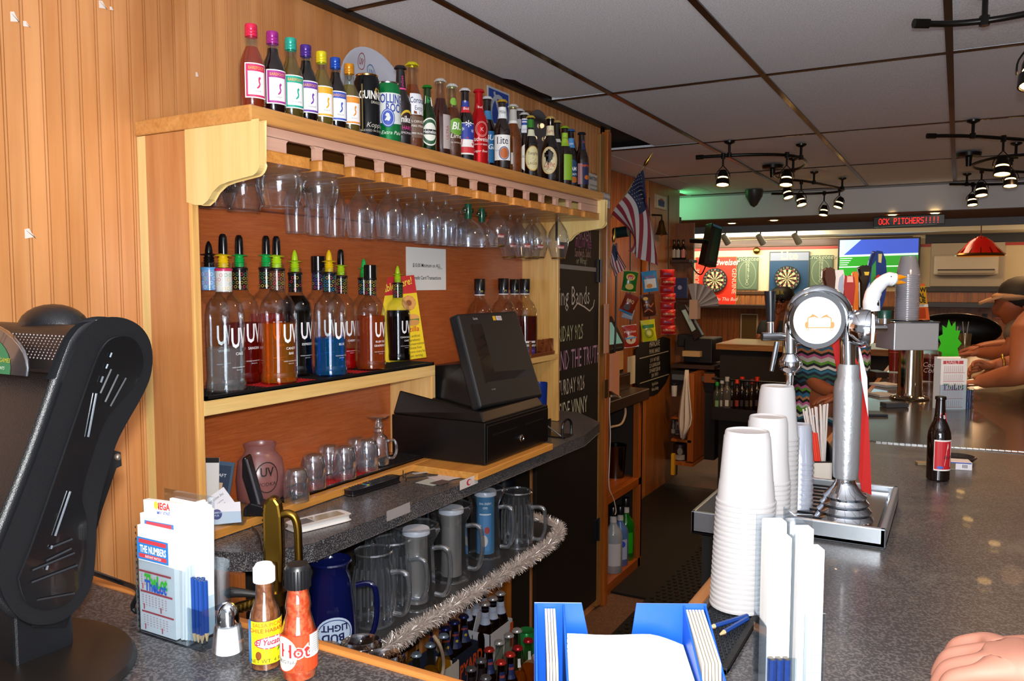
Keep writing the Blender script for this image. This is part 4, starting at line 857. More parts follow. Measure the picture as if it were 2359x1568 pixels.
m = MB(); q0 = base+rgt*.0; m.tube(spline([pp(-.0,-.03,.006),at(575,1205,z=KZ+.004),at(592,1225,z=KZ+.003),at(603,1262,z=KZ+.002),at(606,1300,x=-1.365)],6),.0022,BLACK,6); put('cable',m,t)
# framed photos and cards at the left of the cubby
def card(name,label,cat,px,py,w,h,x,z,rx,col,items,rz=0,lean=12,group=None,y=None):
    P = Vector((x,y if y else at(px,py,x=x).y,z)); t = thing(name,label,cat,P,YAW+rz,group)
    T = Matrix.Rotation(math.radians(-lean),4,'X') @ Matrix.Rotation(rx,4,'Y'); m = MB(); m.T = T; m.box(-w/2,w/2,-.0008,.0008,0,h,mat(col,.5)); put('sheet',m,t,local=True)
    m = MB(); m.T = T; decals(m,items,plane_map((0,-.001,0),(1,0,0),(0,0,1))); put('print',m,t,local=True); return t
card('photo_card','small framed photo card at the back of the cubby corner','photo',492,1120,.07,.125,-1.68,1.008,.1,'#3c546c',[('r',-.028,.03,.028,.115,'#22344c'),('r',-.024,.03,.012,.07,'#c8a888'),('t','DRAFT',0,.085,.012,'#e8e8f0')],lean=14)
card('menu_card','black topped card standing behind the photo in the corner','card',480,1110,.05,.135,-1.69,1.008,0,'#e8e6e2',[('r',-.025,.122,.025,.135,'#16161a')],lean=6)
ch = thing('card_holder','clear holder full of business cards at the cubby\'s near corner','card holder',(-1.55,at(520,1200,x=-1.55).y,1.008),YAW+.12)
m = MB(); m.box(-.052,.045,-.012,-.010,0,.035,CLEAR); m.box(-.052,.045,.02,.022,0,.05,CLEAR); m.box(-.052,.045,-.012,.022,0,.003,CLEAR); put('box',m,ch,local=True)
for k,(dx,dz,rx,col,its) in enumerate([(-.012,.026,.62,'#e9e8ee',[('t','Show Time Limo Inc.',0,.035,.0095,'#20202a',{'sh': .4,'sx': .9}),('t','limousine service',.01,.024,.005,'#50505a'),('t','airport weddings',.01,.016,.005,'#50505a')]),(-.016,.022,.55,'#c8642c',[]),(-.02,.02,.5,'#3c3c7a',[]),(-.006,.004,.06,'#eceaf0',[('e',-.012,.024,.0125,.0125,'#5a5a8c'),('t','COMMON',-.012,.026,.0062,'#e8e8f0',{'bold': .02}),('t','PUB',-.012,.019,.0062,'#e8e8f0',{'bold': .02})])]):
    T = Matrix.Translation((dx,[-.002,.006,.012,-.008][k],dz)) @ Matrix.Rotation(-rx,4,'Y') @ Matrix.Rotation(-.12,4,'X'); m = MB(); m.T = T; m.box(-.045,.045,0,.0006,0,.05,mat(col,.5)); decals(m,its,plane_map((0,-.0002,0),(1,0,0),(0,0,1))); put('business_card',m,ch,local=True)

# ---------------------------------------------------------------- things on the work counter
def flat(name,label,cat,c0,c1,wide,z,th,mt_,bevel=.004,group=None):
    """slab whose long axis runs from picture point c0 to c1 on height z"""
    a,b = at(*c0,z=z),at(*c1,z=z); d = (b-a); L_ = d.length; ang = math.atan2(d.y,d.x)
    t = thing(name,label,cat,(a+b)/2,ang,group); t.location.z = z; ROOTM[t.name] = (Matrix.Translation(t.location) @ Matrix.Rotation(ang,4,'Z')).inverted()
    m = MB(); o = []
    for i in range(24):
        a_ = 2*PI*i/24; c_,s_ = math.cos(a_),math.sin(a_); e = .28
        o.append((L_/2*(abs(c_)**e)*(1 if c_ > 0 else -1),wide/2*(abs(s_)**e)*(1 if s_ > 0 else -1)))
    m.prism(o,.0005,th,'z',mt_); put('case',m,t,bevel=bevel,local=True); return t,L_
t,L_ = flat('remote_control','black television remote with rows of buttons on the counter edge','remote',(800,1142),(912,1107),.045,KZ,.018,mat('#101014',.3))
m = MB()
for i in range(14):
    for j in range(4):
        c_ = mat('#2c2c30',.5) if not (i == 4) else mat(['#c8c83c','#3c6cc8','#3c9c4c','#c83c3c'][j],.5)
        x = -L_/2+.02+i*(L_-.035)/14; m.box(x,x+.005,-.016+j*.0095,-.010+j*.0095,.018,.0195,c_)
o = put('buttons',m,t,local=True); o['kind'] = 'stuff'
t,L_ = flat('cordless_handset','white flat handheld unit with glossy beige screen on the counter','handset',(672,1222),(795,1192),.058,KZ,.016,mat('#dedad6',.3),.005)
m = MB(); m.box(-.02,L_/2-.012,-.020,.020,.016,.0168,mat('#a89a82',.1)); m.box(-L_/2+.012,-.024,-.020,.020,.016,.0168,mat('#6a6664',.15)); put('screen',m,t,local=True)
for k,(q,w,col,rz,lab_) in enumerate([((1000,1108),.07,'#b8c0b8',.3,'pale green paper slip under other papers on the counter'),((1030,1098),.08,'#cfc6c8',-.1,'pale pink paper sheet on the counter'),((1015,1112),.04,'#5a4c4c',.2,'small printed photo scrap on top of the papers')]):
    p = at(*q,z=KZ); t = thing('paper_sheet',lab_,'paper',(p.x,p.y,KZ+.0008*k),rz+1.2); m = MB(); m.box(-w*.7,w*.7,-w/2,w/2,.0003,.0008,mat(col,.6)); put('sheet',m,t,local=True)
# spectacles
p = at(955,1103,z=KZ); g = thing('eyeglasses','folded wire eyeglasses lying by the papers','eyeglasses',p,.9); m = MB(); m.tube([(-.03,0,.004),(.08,.012,.004)],.0015,BLACK,6); m.tube([(-.03,.012,.005),(.075,.0,.005)],.0015,BLACK,6); put('temple',m,g,local=True)
m = MB()
for s_ in (-1,1): m.tube([(-.032+.003*math.cos(a*PI/6),s_*.017+.014*math.cos(a*PI/6),.014+.012*math.sin(a*PI/6)) for a in range(13)],.0012,mat('#6a5a48',.3,1),6)
m.tube([(-.032,-.004,.016),(-.032,.004,.016)],.0012,STEEL,6); put('frame',m,g,local=True)
g2 = thing('scissors','small steel scissors by the register board','scissors',at(985,1090,z=KZ),1.0); m = MB(); m.tube([(-.05,-.006,.003),(.05,.008,.003)],.002,STEEL,6); m.tube([(-.05,.006,.004),(.05,-.008,.004)],.002,STEEL,6)
put('blade',m,g2,local=True); m = MB()
for s_ in (-1,1): m.tube([(.06+.012*math.cos(a*PI/5),s_*.011+.008*math.sin(a*PI/5),.004) for a in range(11)],.0018,STEEL,6)
put('handle',m,g2,local=True)
# register: board, cash drawer, terminal
RB = wood('register_board','#dfa050','#cc8838','y',.35,.6)
bd = [at(1015,1070,z=KZ+.022),at(1133,1095,z=KZ+.022),at(1288,1023,z=KZ+.022)]
t = thing('wooden_board','thick pine board lying under the cash drawer','board',(-1.45,2.5,KZ)); x1 = -1.285
m = MB(); y0b = bd[1].y; y1b = bd[2].y
m.box(WX+.02,x1,y0b,y1b,KZ,KZ+.022,RB); put('plank',m,t,bevel=.002)
cdr = thing('cash_drawer','black steel cash drawer on the pine board','cash drawer',(-1.5,y0b+.2,KZ+.022))
DB = mat('#0e0c0c',.35,spec=.5)
X1d = -1.315; yd0 = at(1118,1065,x=X1d).y; yd1 = at(1262,1000,x=X1d).y; zd = KZ+.024; zh = at(1118,975,x=X1d).z
m = MB(); m.box(WX+.03,X1d,yd0,yd1,zd,zh,DB); put('case',m,cdr,bevel=.003)
m = MB(); m.box(X1d,X1d+.004,yd0+.008,yd1-.006,zd+.006,zh-.010,DB); dwr = put('drawer',m,cdr,bevel=.002)
m = MB()
for a_,b_ in ((.10,.45),(.60,.9)): m.box(X1d+.004,X1d+.006,yd0+(yd1-yd0)*a_,yd0+(yd1-yd0)*b_,zd+(zh-zd)*.66,zd+(zh-zd)*.69,mat('#1c1a1a',.3))
put('slot',m,dwr)
m = MB(); m.lathe([(.013,0),(.012,.004),(.007,.005),(.006,.003),(0,.003)],CHROME,(X1d+.004,yd0+(yd1-yd0)*.53,zd+(zh-zd)*.36),18,rot=Matrix.Rotation(PI/2,3,'Y')); put('lock',m,dwr,40)
m = MB()
for yy in (yd0+.02,yd1-.02): m.cyl((X1d-.02,yy,KZ+.022),.01,0,.003,BLACK)
put('foot',m,cdr)
pos = thing('register_terminal','black touchscreen cash register terminal tilted back on the cash drawer','cash register',(-1.45,yd0+.25,zh))
m = MB(); m.hull([(X1d-.005,yd0+.005,zh),(X1d-.005,yd1-.02,zh),(WX+.03,yd1-.02,zh),(WX+.03,yd0+.005,zh)],[(X1d-.03,yd0+.02,zh+.035),(X1d-.03,yd1-.03,zh+.035),(WX+.05,yd1-.03,zh+.085),(WX+.05,yd0+.02,zh+.085)],DB); put('base',m,pos,bevel=.006)
# screen slab: outline from its four picture corners on a tilted plane facing the aisle
zs0 = zh+.035
B0 = at(1110,940,x=-1.335); B1 = at(1252,912,x=-1.335); xt = -1.335-(at(1060,722,x=-1.42).z-zs0)*.28
T0 = at(1055,722,x=-1.44); T1 = at(1190,715,x=-1.44)
nn = (B1-B0).cross(T0-B0).normalized(); nn = nn if nn.x > 0 else -nn
cn = [B0,B1,T1,T0]
m = MB(); m.hull([c_ - nn*.042 for c_ in cn],[c_ for c_ in cn],PLASTIC); hsg = put('housing',m,pos,bevel=.010,bseg=3)
Ux = (B1-B0).normalized(); Vy = nn.cross(Ux); Wd = (B1-B0).length; Hd = (T0-B0).length; sk = (T0-B0).dot(Ux)
mp = plane_map(B0,Ux,Vy)
def q4(u,v): return ((u*(Wd*(1-v)+(T1-T0).length*v))+sk*v,v*(T0-B0).dot(Vy))
m = MB(); decals(m,[('p',[q4(.13,.24),q4(.93,.24),q4(.93,.90),q4(.13,.90)],mat('#2a2523',.12,coat=.5)),('p',[q4(.15,.255),q4(.91,.255),q4(.91,.885),q4(.15,.885)],mat('#1d1816',.10,coat=1))],mp,.0006); put('screen',m,hsg)
m = MB(); u_,v_ = q4(.60,.945); decals(m,[('r',u_-.030,v_-.009,u_+.034,v_+.009,'#3c3078'),('r',u_-.028,v_-.008,u_-.010,v_+.008,'#e0b81c'),('r',u_-.008,v_-.008,u_+.032,v_+.008,'#d8d4dc'),('t','Remember to',u_+.012,v_+.001,.006,'#3c3050'),('t','count cash',u_+.012,v_-.005,.006,'#3c3050')]+[('t','Sam4s',q4(.20,0)[0]+.0+sk*.93,q4(0,.925)[1],.012,'#b8bcc0'),('t','SPS-2000',q4(.2,0)[0]+sk*.16,q4(0,.16)[1],.007,'#8a8a8a'),('ring',q4(.55,.13)[0],q4(0,.13)[1],.010,.012,.0012,'#2c2a2a')],mp,.0012); put('print',m,hsg)
m = MB(); m.hull([B0-nn*.05+Ux*.03,B1-nn*.05-Ux*.03,(WX+.09,yd1-.06,zh+.05),(WX+.09,yd0+.06,zh+.05)],[(B0+T0)/2-nn*.042+Ux*.04,(B1+T1)/2-nn*.042-Ux*.04,(WX+.10,yd1-.08,zh+.16),(WX+.10,yd0+.08,zh+.16)],DB); put('stand',m,pos)
# right compartment: liquor bottles, carved name sign, blue cup, dark bin
for k,(cx,ty,x,full) in enumerate([(1105,642,-1.66,0),(1160,641,-1.63,0),(1186,643,-1.67,0),(1209,642,-1.60,.52)]):
    P,h = stand(cx,ty,x,1.286)
    lbl = ['clear liqueur bottle with black cap, leftmost behind the register','clear liqueur bottle with black cap in the middle behind the register','clear liqueur bottle squeezed between two others behind the register','liqueur bottle with dark red drink and purple label at the right'][k]
    d = [('neck_label',.80,.1,[('r',-.03,0,.03,.10*h,'#1a1c34'),('r',-.03,.085*h,.03,.10*h,'#e8e4dc'),('r',-.03,0,.03,.012*h,'#e8e4dc'),('t','M',.006,.035*h,.014,'#c8c44c')])]
    d.append(('label',.04,.1,[('r',-.045,0,.045,.13*h,'#3a2468'),('r',-.045,.09*h,.045,.17*h,'#d8d4d8'),('r',-.045,.085*h,.045,.145*h,'#14141c'),('t',"Dr. McGillicuddy's",.004,.10*h,.014,'#f0ece4',{'sx': .9,'bold': .01}),('t','BLACKBERRY',.004,.03*h,.012,'#8a6ac0',{})]))
    bottle('liqueur_bottle',lbl,P,h,P_lq,glass('#f2eee6',.8,.05,2.8),(liquid('#5a0c0c',.5),full) if full else None,'#101012','tall',d,cat='liqueur bottle')
ns = thing('name_sign','carved brown wooden letter sign standing on the right shelf','sign',(-1.56,3.0,1.286)); a = at(1222,805,x=-1.56)
m = MB(); BW = wood('carved','#8a4a24','#5c2c12','y',.35,1)
yA = at(1216,800,x=-1.56).y; yB = min(at(1277,800,x=-1.56).y,Y1-.026); m.box(-1.575,-1.545,yA,yB,1.2865,1.300,BW); put('base',m,ns,bevel=.002)
for q,chh in enumerate('LIGAN'):
    vs,fs = text_mesh(chh,2,.03); W = (yB-yA)/5; s_ = .075; m = MB()
    for (vv,off) in ((0,-1.552),(1,-1.572)): m.add([(off,yA+W*(q+.5)+x_*s_*.85,1.300+y_*s_) for x_,y_,z_ in vs],fs if vv == 0 else [tuple(reversed(f_)) for f_ in fs],BW)
    # rim walls of the letter
    from collections import Counter
    E_ = Counter()
    for f_ in fs:
        for a_,b_ in zip(f_,f_[1:]+f_[:1]): E_[(a_,b_)] += 1
    rim = [(a_,b_) for (a_,b_) in E_ if (b_,a_) not in E_]; n_ = len(vs); o_ = len(m.v)-2*n_; kk = m.k(BW)
    for a_,b_ in rim: m.f.append([o_+a_,o_+n_+a_,o_+n_+b_,o_+b_]); m.m.append(kk)
    put('letter',m,ns)
t = thing('plastic_cup','translucent blue plastic cup beside the register','cup',(-1.50,at(1243,950,x=-1.50).y,KZ+.022+.0)); m = MB(); m.lathe([(0,0),(.026,0),(.033,.11),(.032,.11),(.0255,.003),(0,.003)],glass('#3050c0',.4,.1,3,.2,.5,'#2040a8'),seg=24); z0_ = at(1243,920,x=-1.50).z-.13; t.location.z = KZ-.001; m.v = [v_+Vector((0,0,0)) for v_ in m.v]
m.v = [Vector((v_.x,v_.y,v_.z*(at(1243,880,x=-1.50).z-KZ)/.11)) for v_ in m.v]; put('wall',m,t,50,local=True)
dk = thing('pen_caddy','small dark wire pen caddy with a pen on the counter end','pen holder',(-1.50,3.26,KZ-.001)); pc_ = at(1285,1003,z=KZ); m = MB(); m.T = Matrix.Translation((pc_.x+1.49,pc_.y-3.29,0)); m.box(-1.545,-1.44,3.25,3.33,KZ,KZ+.004,BLACK); m.box(-1.545,-1.54,3.25,3.33,KZ,KZ+.06,BLACK); m.tube(spline([(-1.45,3.25,KZ+.004),(-1.45,3.25,KZ+.05),(-1.45,3.29,KZ+.07),(-1.45,3.33,KZ+.05),(-1.45,3.33,KZ+.004)],4),.005,BLACK,6); m.tube([(-1.545,3.25,KZ+.06),(-1.45,3.25,KZ+.004)],.003,STEEL,6); put('frame',m,dk)
m2_ = m.T; m = MB(); m.T = m2_; m.tube([(-1.53,3.27,KZ+.005),(-1.535,3.262,KZ+.07)],.003,mat('#d8d8e0',.3),8); m.tube([(-1.535,3.262,KZ+.07),(-1.536,3.26,KZ+.085)],.004,mat('#2c5cb0',.3),8); put('pen',m,dk)

# ================================================================ lower shelf: pitchers, mugs, tinsel
LZ = .681
PG = glass('#eef2f6',.75,.07,1.8,.07,.015,'#ffffff'); PGD = glass('#eef2f6',.9,.18,1.5,.03,.05,'#ffffff')
def pitcher(label,px,by,rz,H,R,tint=None,tilt=0,hexa=False,inner=None,flip=False,printf=None):
    p = at(px,by,z=LZ); t = thing('pitcher',label,'pitcher',p,0); g = tint or PG; gd = tint or PGD; sg = 8 if hexa else 30
    top = 1.30 if hexa else .86
    if flip: pr = [(R*1.0,0),(R*1.06,.05*H),(R*.98,.12*H),(R*.92,.4*H),(R*.74,.80*H),(R*.62,.90*H),(R*.72,.97*H),(R*.76,H)]
    elif hexa: pr = [(0,.004),(R,.0),(R*.9,.1*H),(R*.80,.74*H),(R*.84,.76*H),(R*1.12,.90*H),(R*1.05,H)]
    else: pr = [(0,.004),(R*.98,0),(R*1.0,.1*H),(R*.98,.6*H),(R*.86,.82*H),(R*.84,.9*H),(R*.92,H)]
    m = MB(); m.lathe(pr,g,seg=sg); m.lathe([(pr[-1][0],H),(pr[-1][0]+.002,H-.004),(pr[-1][0]-.001,H-.006)],gd,seg=sg)
    m.lathe([(R*.98,0),(R*1.0,.004),(R*.98,.008)],gd,seg=sg)
    if not hexa and not flip:
        for i in range(16): a_ = i*PI/8; m.tube([(R*math.cos(a_)*.985,R*math.sin(a_)*.985,.12*H),(R*math.cos(a_)*.975,R*math.sin(a_)*.975,.6*H),(R*math.cos(a_)*.85,R*math.sin(a_)*.85,.8*H)],.003,gd,5)
    put('vessel',m,t,30 if hexa else 60,local=True)
    a_ = facing(p)+rz; c_,s_ = math.cos(a_),math.sin(a_); rt = (R*.82 if hexa else R*.95)
    hp = [(rt,.72*H),(rt+.032,.74*H),(rt+.048,.66*H),(rt+.050,.38*H),(rt+.035,.17*H),(rt+.005,.16*H)]
    m = MB(); m.tube(spline([(r_*c_,r_*s_,z_) for r_,z_ in hp],5),[.0075]*26,gd,8); m.tube(spline([(r_*.985*c_,r_*.985*s_,z_) for r_,z_ in hp],5),.004,gd,6); put('handle',m,t,60,local=True)
    if inner:
        r2 = R*.52; m = MB(); m.lathe([(0,.05*H),(r2,.05*H),(r2,.90*H),(r2*1.0,.90*H)],inner,seg=26); put('ice_tube',m,t,50,local=True)
        m = MB(); m.lathe([(r2*1.05,.88*H),(r2*1.22,.885*H),(r2*1.22,.93*H),(r2*1.15,.95*H),(0,.945*H)],mat('#c8ccd6',.4),seg=30); put('lid',m,t,40,local=True)
    if printf: m = MB(); printf(m,p,R,H,pr); put('print',m,t,local=True)
    if tilt: t.rotation_euler = (math.radians(tilt)*math.cos(YAW),math.radians(tilt)*math.sin(YAW),0)
    return t
def budp(m,p,R,H,pr):
    f = prof_r(pr); mp0 = round_map((0,0,0),R*.9,facing(p)+.12,lambda v: f(v)+.001)
    mp = mp0
    decals(m,[('e',0,.30*H,.044,.040,'#b8cce4'),('ring',0,.30*H,.040,.035,.002,'#1c2c74'),('t','BUD',-.004,.30*H+.0,-.026,'#101a50',{'sx': 1,'bold': .03}),('t','LIGHT',.0,.30*H+.022,-.022,'#101a50',{'sx': 1,'bold': .03})],mp,.0003)
pitcher('dark blue beer pitcher turned upside down, with oval logo',765,1500,1.35,.235,.066,mat('#0b1242',.08,spec=.8,coat=.6),flip=True,printf=budp)
pitcher('smoky clear pitcher with squared handle beside the blue one',862,1432,1.1,.20,.056)
pitcher('ribbed clear pitcher leaning to the right',905,1400,1.2,.20,.054,tilt=0)
STB = mat('#c4beb8',.3,.75)
pitcher('eight sided pitcher with steel ice tube, nearest of three',960,1392,1.2,.235,.062,hexa=True,inner=STB)
pitcher('eight sided pitcher with steel ice tube, middle of three',1040,1330,1.2,.235,.062,hexa=True,inner=mat('#ccc6c0',.28,.75))
pitcher('eight sided pitcher with blue advert tube, farthest of three',1118,1278,1.2,.235,.060,hexa=True,inner=mat('#3c7ca8',.4),printf=lambda m,p,R,H,pr: decals(m,[('r',-.02,.1*H,.02,.62*H,'#4c8cc0'),('e',.006,.40*H,.009,.012,'#b03c34'),('r',-.02,.62*H,.02,.64*H,'#e0e4e8'),('t','HERE WE',0,.80*H,-.010,'#e8eef4',{'bold': .02}),('t','GO',0,.74*H,-.010,'#e8eef4',{'bold': .02}),('e',-.004,.25*H,.012,.02,'#e0d8cc')],round_map((0,0,0),R*.52+.0012,facing(p)),.0003))
pitcher('ribbed round pitcher at the far right of the lower shelf',1192,1255,1.2,.195,.056)
pitcher('clear pitcher pushed to the back behind the leaning one',880,1350,1.0,.20,.052)
# silver and dark cylinders at the back
for k,(px,py,r,H,c_,lb) in enumerate([(735,1400,.04,.20,mat('#8ea0b4',.25,.9),'silver cocktail shaker half hidden behind the blue pitcher'),(1012,1310,.03,.22,mat('#a0a6b0',.2,1),'shiny steel shaker in the shade behind the pitchers'),(1160,1190,.05,.22,mat('#10121c',.3),'dark round container at the far back of the lower shelf'),(930,1330,.03,.16,mat('#2c2c30',.3,.7),'dark perforated shaker top at the back of the shelf')]):
    p = at(px,py,z=LZ); p.x = min(p.x,-1.5) if k else p.x; t = thing('shaker',lb,'shaker',p); m = MB(); m.lathe([(0,0),(r*.8,0),(r,H*.8),(r*.8,H*.95),(0,H)],c_,seg=24); put('vessel',m,t,40,local=True)
# thick glass ashtrays/mug bottoms in front
for k,(px,py) in enumerate([(742,1530),(832,1512),(885,1548)]):
    p = at(px,py,z=.955); p = Vector((at(px,py,z=LZ+.07).x,at(px,py,z=LZ+.07).y,LZ)); t = thing('glass_ashtray',['thick glass mug by the orange sauce bottle','thick round glass mug behind the bar rail, left of two','thick round glass mug behind the bar rail, right of two'][k],'glass',p); m = MB()
    m.lathe([(0,.004),(.040,.0),(.046,.02),(.044,.07),(.048,.10),(.045,.105),(.038,.10),(.036,.03),(0,.02)],glass('#e8dcd0',.8,.14,1.6),seg=28); put('vessel',m,t,60,local=True)
# tinsel garland along the shelf edge
tp = [at(905,1478,z=LZ),(-1.237,1.75,.675),(-1.233,1.95,.674),(-1.232,2.2,.674),(-1.232,2.36,.674),(-1.235,2.5,.675),(-1.262,2.64,.678),(-1.32,2.70,.68),(-1.42,2.725,.682)]
tp = [Vector((-1.237,1.35,.675)),Vector((-1.237,1.6,.675))]+[Vector(q) for q in tp[1:]]
sp = spline(tp,26); m = MB(); TM = mat('#d2c6be',.35,.3); TM2 = mat('#fff4ec',.15,.8); rr = random.Random(9)
for i in range(len(sp)-1):
    for q in range(80):
        c_ = sp[i].lerp(sp[i+1],rr.random()); d = Vector((rr.gauss(0,1),rr.gauss(0,1),rr.gauss(0,1))).normalized()*rr.uniform(.014,.034); w = Vector((rr.gauss(0,1),rr.gauss(0,1),rr.gauss(0,1))).normalized()*.0009
        m.add([c_-w,c_+w,c_+d+w*.5,c_+d-w*.5],[(0,1,2,3)],TM if rr.random() < .75 else TM2)
m.tube(sp[::6],.003,TM,5)
tag(put('tinsel_garland',m),'silver pink tinsel garland along the lower shelf edge','garland')

# ================================================================ cartons and bottles below
QZ = .09
def carton(label,corner,dx,dy,H,cols,dec,rz=0):
    t = thing('beer_carton',label,'carton',corner,rz); m = MB(); c1,c2 = mat(cols[0],.6),mat(cols[1],.6); th = .003
    m.box(0,dx,0,th,0,H,c1); m.box(0,dx,dy-th,dy,0,H,c1); m.box(0,th,0,dy,0,H,c1); m.box(dx-th,dx,0,dy,0,H,c1); m.box(0,dx,0,dy,0,th,c2); put('walls',m,t,local=True)
    m = MB(); m.prism([(0,H*.3),(dy,H*.3),(dy,H*.9),(dy*.8,H*1.35),(dy*.2,H*1.35),(0,H*.9)],dx/2-.002,dx/2+.002,'x',c2) ; put('divider',m,t,local=True)
    m = MB(); decals(m,dec[0],plane_map((dx,dy/2,H/2),(0,1,0),(0,0,1)),.0008); decals(m,dec[1],plane_map((dx/2,0,H/2),(1,0,0),(0,0,1)),.0008); put('print',m,t,local=True); return t
def beer6(base,dx,dy,n,m_,label,mk,group):
    k = 0
    first = None
    for i in range(m_):
        for j in range(n):
            P = Vector(base)+Vector((dx*(i+.5)/m_,dy*(j+.5)/n,.004))
            if first is None: first = mk(P); first['label'] = label; first['group'] = group
            else: copy(first,P,label=label,group=group)
    return first
# pale lager carton
HZ = QZ+.16
def at2(px,py): p = at(px,py,z=HZ); return p
def corner(px,py,dx): p = at2(px,py); return Vector((p.x-dx,p.y,QZ))
ca = corner(985,1568,.16); ca.y -= .05
carton('pale carton of clear lager bottles at the lower left',ca,.16,.25,.15,('#cfc8c0','#22304c'),([('t','Corona',.02,-.02,.06,'#14141c',{'bold': .02}),('r',-.1,.04,-.05,.06,'#22304c')],[]))
def beers(base,dx,dy,lbl,mk,group):
    first = None
    for i in range(2):
        for j in range(3):
            P = Vector(base)+Vector((dx*(i+.5)/2,dy*(j+.5)/3,.004)); lb = lbl+', '+('back' if i == 0 else 'front')+' row '+['left','centre','right'][j]
            if first is None: first = mk(P); first['label'] = lb; first['group'] = group
            else: copy(first,P,label=lb,group=group)
beers(ca,.16,.25,'clear lager bottle with blue and white cap',lambda P: bottle('beer_bottle','x',P,.25,P_beer,glass('#f0ecd8'),(liquid('#e0a820',.25,'#ecc454'),.64),'#b8cce0','crown',[],cat='bottle'),'lager bottles in the pale carton')
cb = corner(1042,1521,.16); cb.y += .0
carton('navy carton with orange lettering',cb,.16,at2(1113,1478).y-at2(1042,1521).y,.16,('#1a2038','#b89878'),([('t','SHIPYARD',.0,-.01,.070,'#d8521c',{'sx': .72,'bold': .03,'arc': .1})],[('r',-.08,-.08,.08,.08,'#cfc4b8')]))
beers(cb,.15,at2(1113,1478).y-at2(1042,1521).y,'dark bottle with navy pumpkin neck label',lambda P: bottle('beer_bottle','x',P,.26,P_beer,DKBR,None,'#28306c','crown',[('neck_label',.70,.3,[('r',-.012,-.02,.02,.04,'#1c2858'),('t','SHIPYARD',.004,.024,.010,'#d8521c',{'bold': .02}),('e',.002,.005,.006,.006,'#c8b02c')])],cat='bottle'),'dark bottles in the navy carton')
cc_ = corner(1129,1463,.16); cw = at2(1187,1425).y-at2(1129,1463).y
carton('white and blue carton of light beer',cc_,.16,cw,.16,('#cfd0d8','#cfd0d8'),([('l',[(-.08,-.05),(0,.01),(.09,.05)],.008,'#8a9ab8'),('t','Michelob',.0,0,.030,'#6a7cac',{'sh': .3}),('r',cw*.36,-.03,cw*.5,.07,'#c8541c')],[('t','6 - 12',0,.04,.018,'#2c3c9c')]))
beers(cc_,.16,cw,'brown bottle with white and blue neck foil',lambda P: bottle('beer_bottle','x',P,.27,P_beer,DKBR,None,'#c8c8cc','crown',[('neck_label',.68,0,[('r',-.05,0,.05,.048,'#b8c4dc'),('r',-.05,.0,.05,.010,'#2c3a90'),('r',-.05,.058,.05,.064,'#14182c'),('t','ULTRA',.004,.025,.010,'#8a94b8')])],cat='bottle'),'light beers in the white carton')
# loose mixed bottles in front, placed by their caps
mix = [(1085,1535,'h'),(1108,1516,'h'),(1119,1555,'h'),(1154,1520,'n'),(1175,1502,'n'),(1127,1491,'n'),(1150,1474,'c'),(1172,1458,'c'),(1191,1447,'c'),(1193,1487,'t'),(1217,1470,'t')]
prot = {}
for k,(px,py,kd) in enumerate(mix):
    p = at(px,py,z=QZ+.25); P = Vector((p.x,p.y,QZ)); w = {'h': 'dark hard lemonade bottle','n': 'dark bottle with red and white cap','c': 'clear bottle with silver cap','t': 'amber tea bottle with red cap'}[kd]
    lb = w+' standing loose, '+{1085: 'left of its kind',1108: 'farther of its kind',1119: 'lowest of its kind',1154: 'nearest of its kind',1175: 'at the right',1127: 'beside the white carton corner',1150: 'nearest of its kind',1172: 'between two others',1191: 'farthest of its kind',1193: 'nearer of two',1217: 'farther of two'}[px]
    if kd in prot: copy(prot[kd],P,label=lb); continue
    g_ = {'h': DKBR,'n': DKBR,'c': glass('#dfe6dc'),'t': glass('#efe6d4')}[kd]; lq = {'c': (liquid('#8a9a3c',.25,'#b8c070'),.5),'t': (liquid('#c06c18',.3,'#e09c40'),.6)}.get(kd)
    d = {'h': [('neck_label',.68,.2,[('r',-.02,0,.02,.05,'#1a0c14'),('t','Hard',0,.01,.012,'#c83c8c',{'rot': 1.57})])],'n': [('neck_label',.66,.2,[('r',-.012,0,.018,.05,'#1c2858'),('t','YARD',.003,.03,.012,'#d8521c',{'bold': .02})])],'t': [('neck_label',.72,.2,[('r',-.004,0,.008,.03,'#d8dce0')])],'c': []}[kd]
    prot[kd] = bottle('beer_bottle',lb,P,.25,P_beer,g_,lq,{'h': '#6a6a70','n': '#c83c34','c': '#c8c8c8','t': '#b0242c'}[kd],'crown',d)
p = at(1213,1450,z=QZ+.15); p.z = QZ; t = thing('beer_can','green topped drink can behind the tea bottles','can',p); m = MB(); m.lathe([(0,0),(.03,0),(.034,.01),(.034,.13),(.028,.145),(.030,.15),(0,.143)],mat('#2c9c4c',.3,.4),seg=28); put('can_body',m,t,40,local=True)
a = at(1195,1568,z=QZ+.10); m = MB(); m.box(a.x,a.x+.003,a.y,a.y+.22,QZ,QZ+.15,mat('#c8c4c0',.6)); decals(m,[('t','Twisted',0,-.03,.11,'#b0242c',{'sh': .2,'bold': .03,'arc': .15})],plane_map((a.x+.003,a.y+.11,QZ+.07),(0,1,0),(0,0,1)),.001); tag(put('tea_carton_panel',m),'white carton side with red script lettering in front of the bottles','carton')
m = MB(); m.tube(spline([at(1000,1465,z=.62),at(1015,1490,z=.58),at(1022,1530,z=.50),at(1015,1568,z=.45)],6),.005,mat('#b8a088',.4),8); tag(put('drain_hose',m),'beige plastic hose hanging by the tinsel','hose')
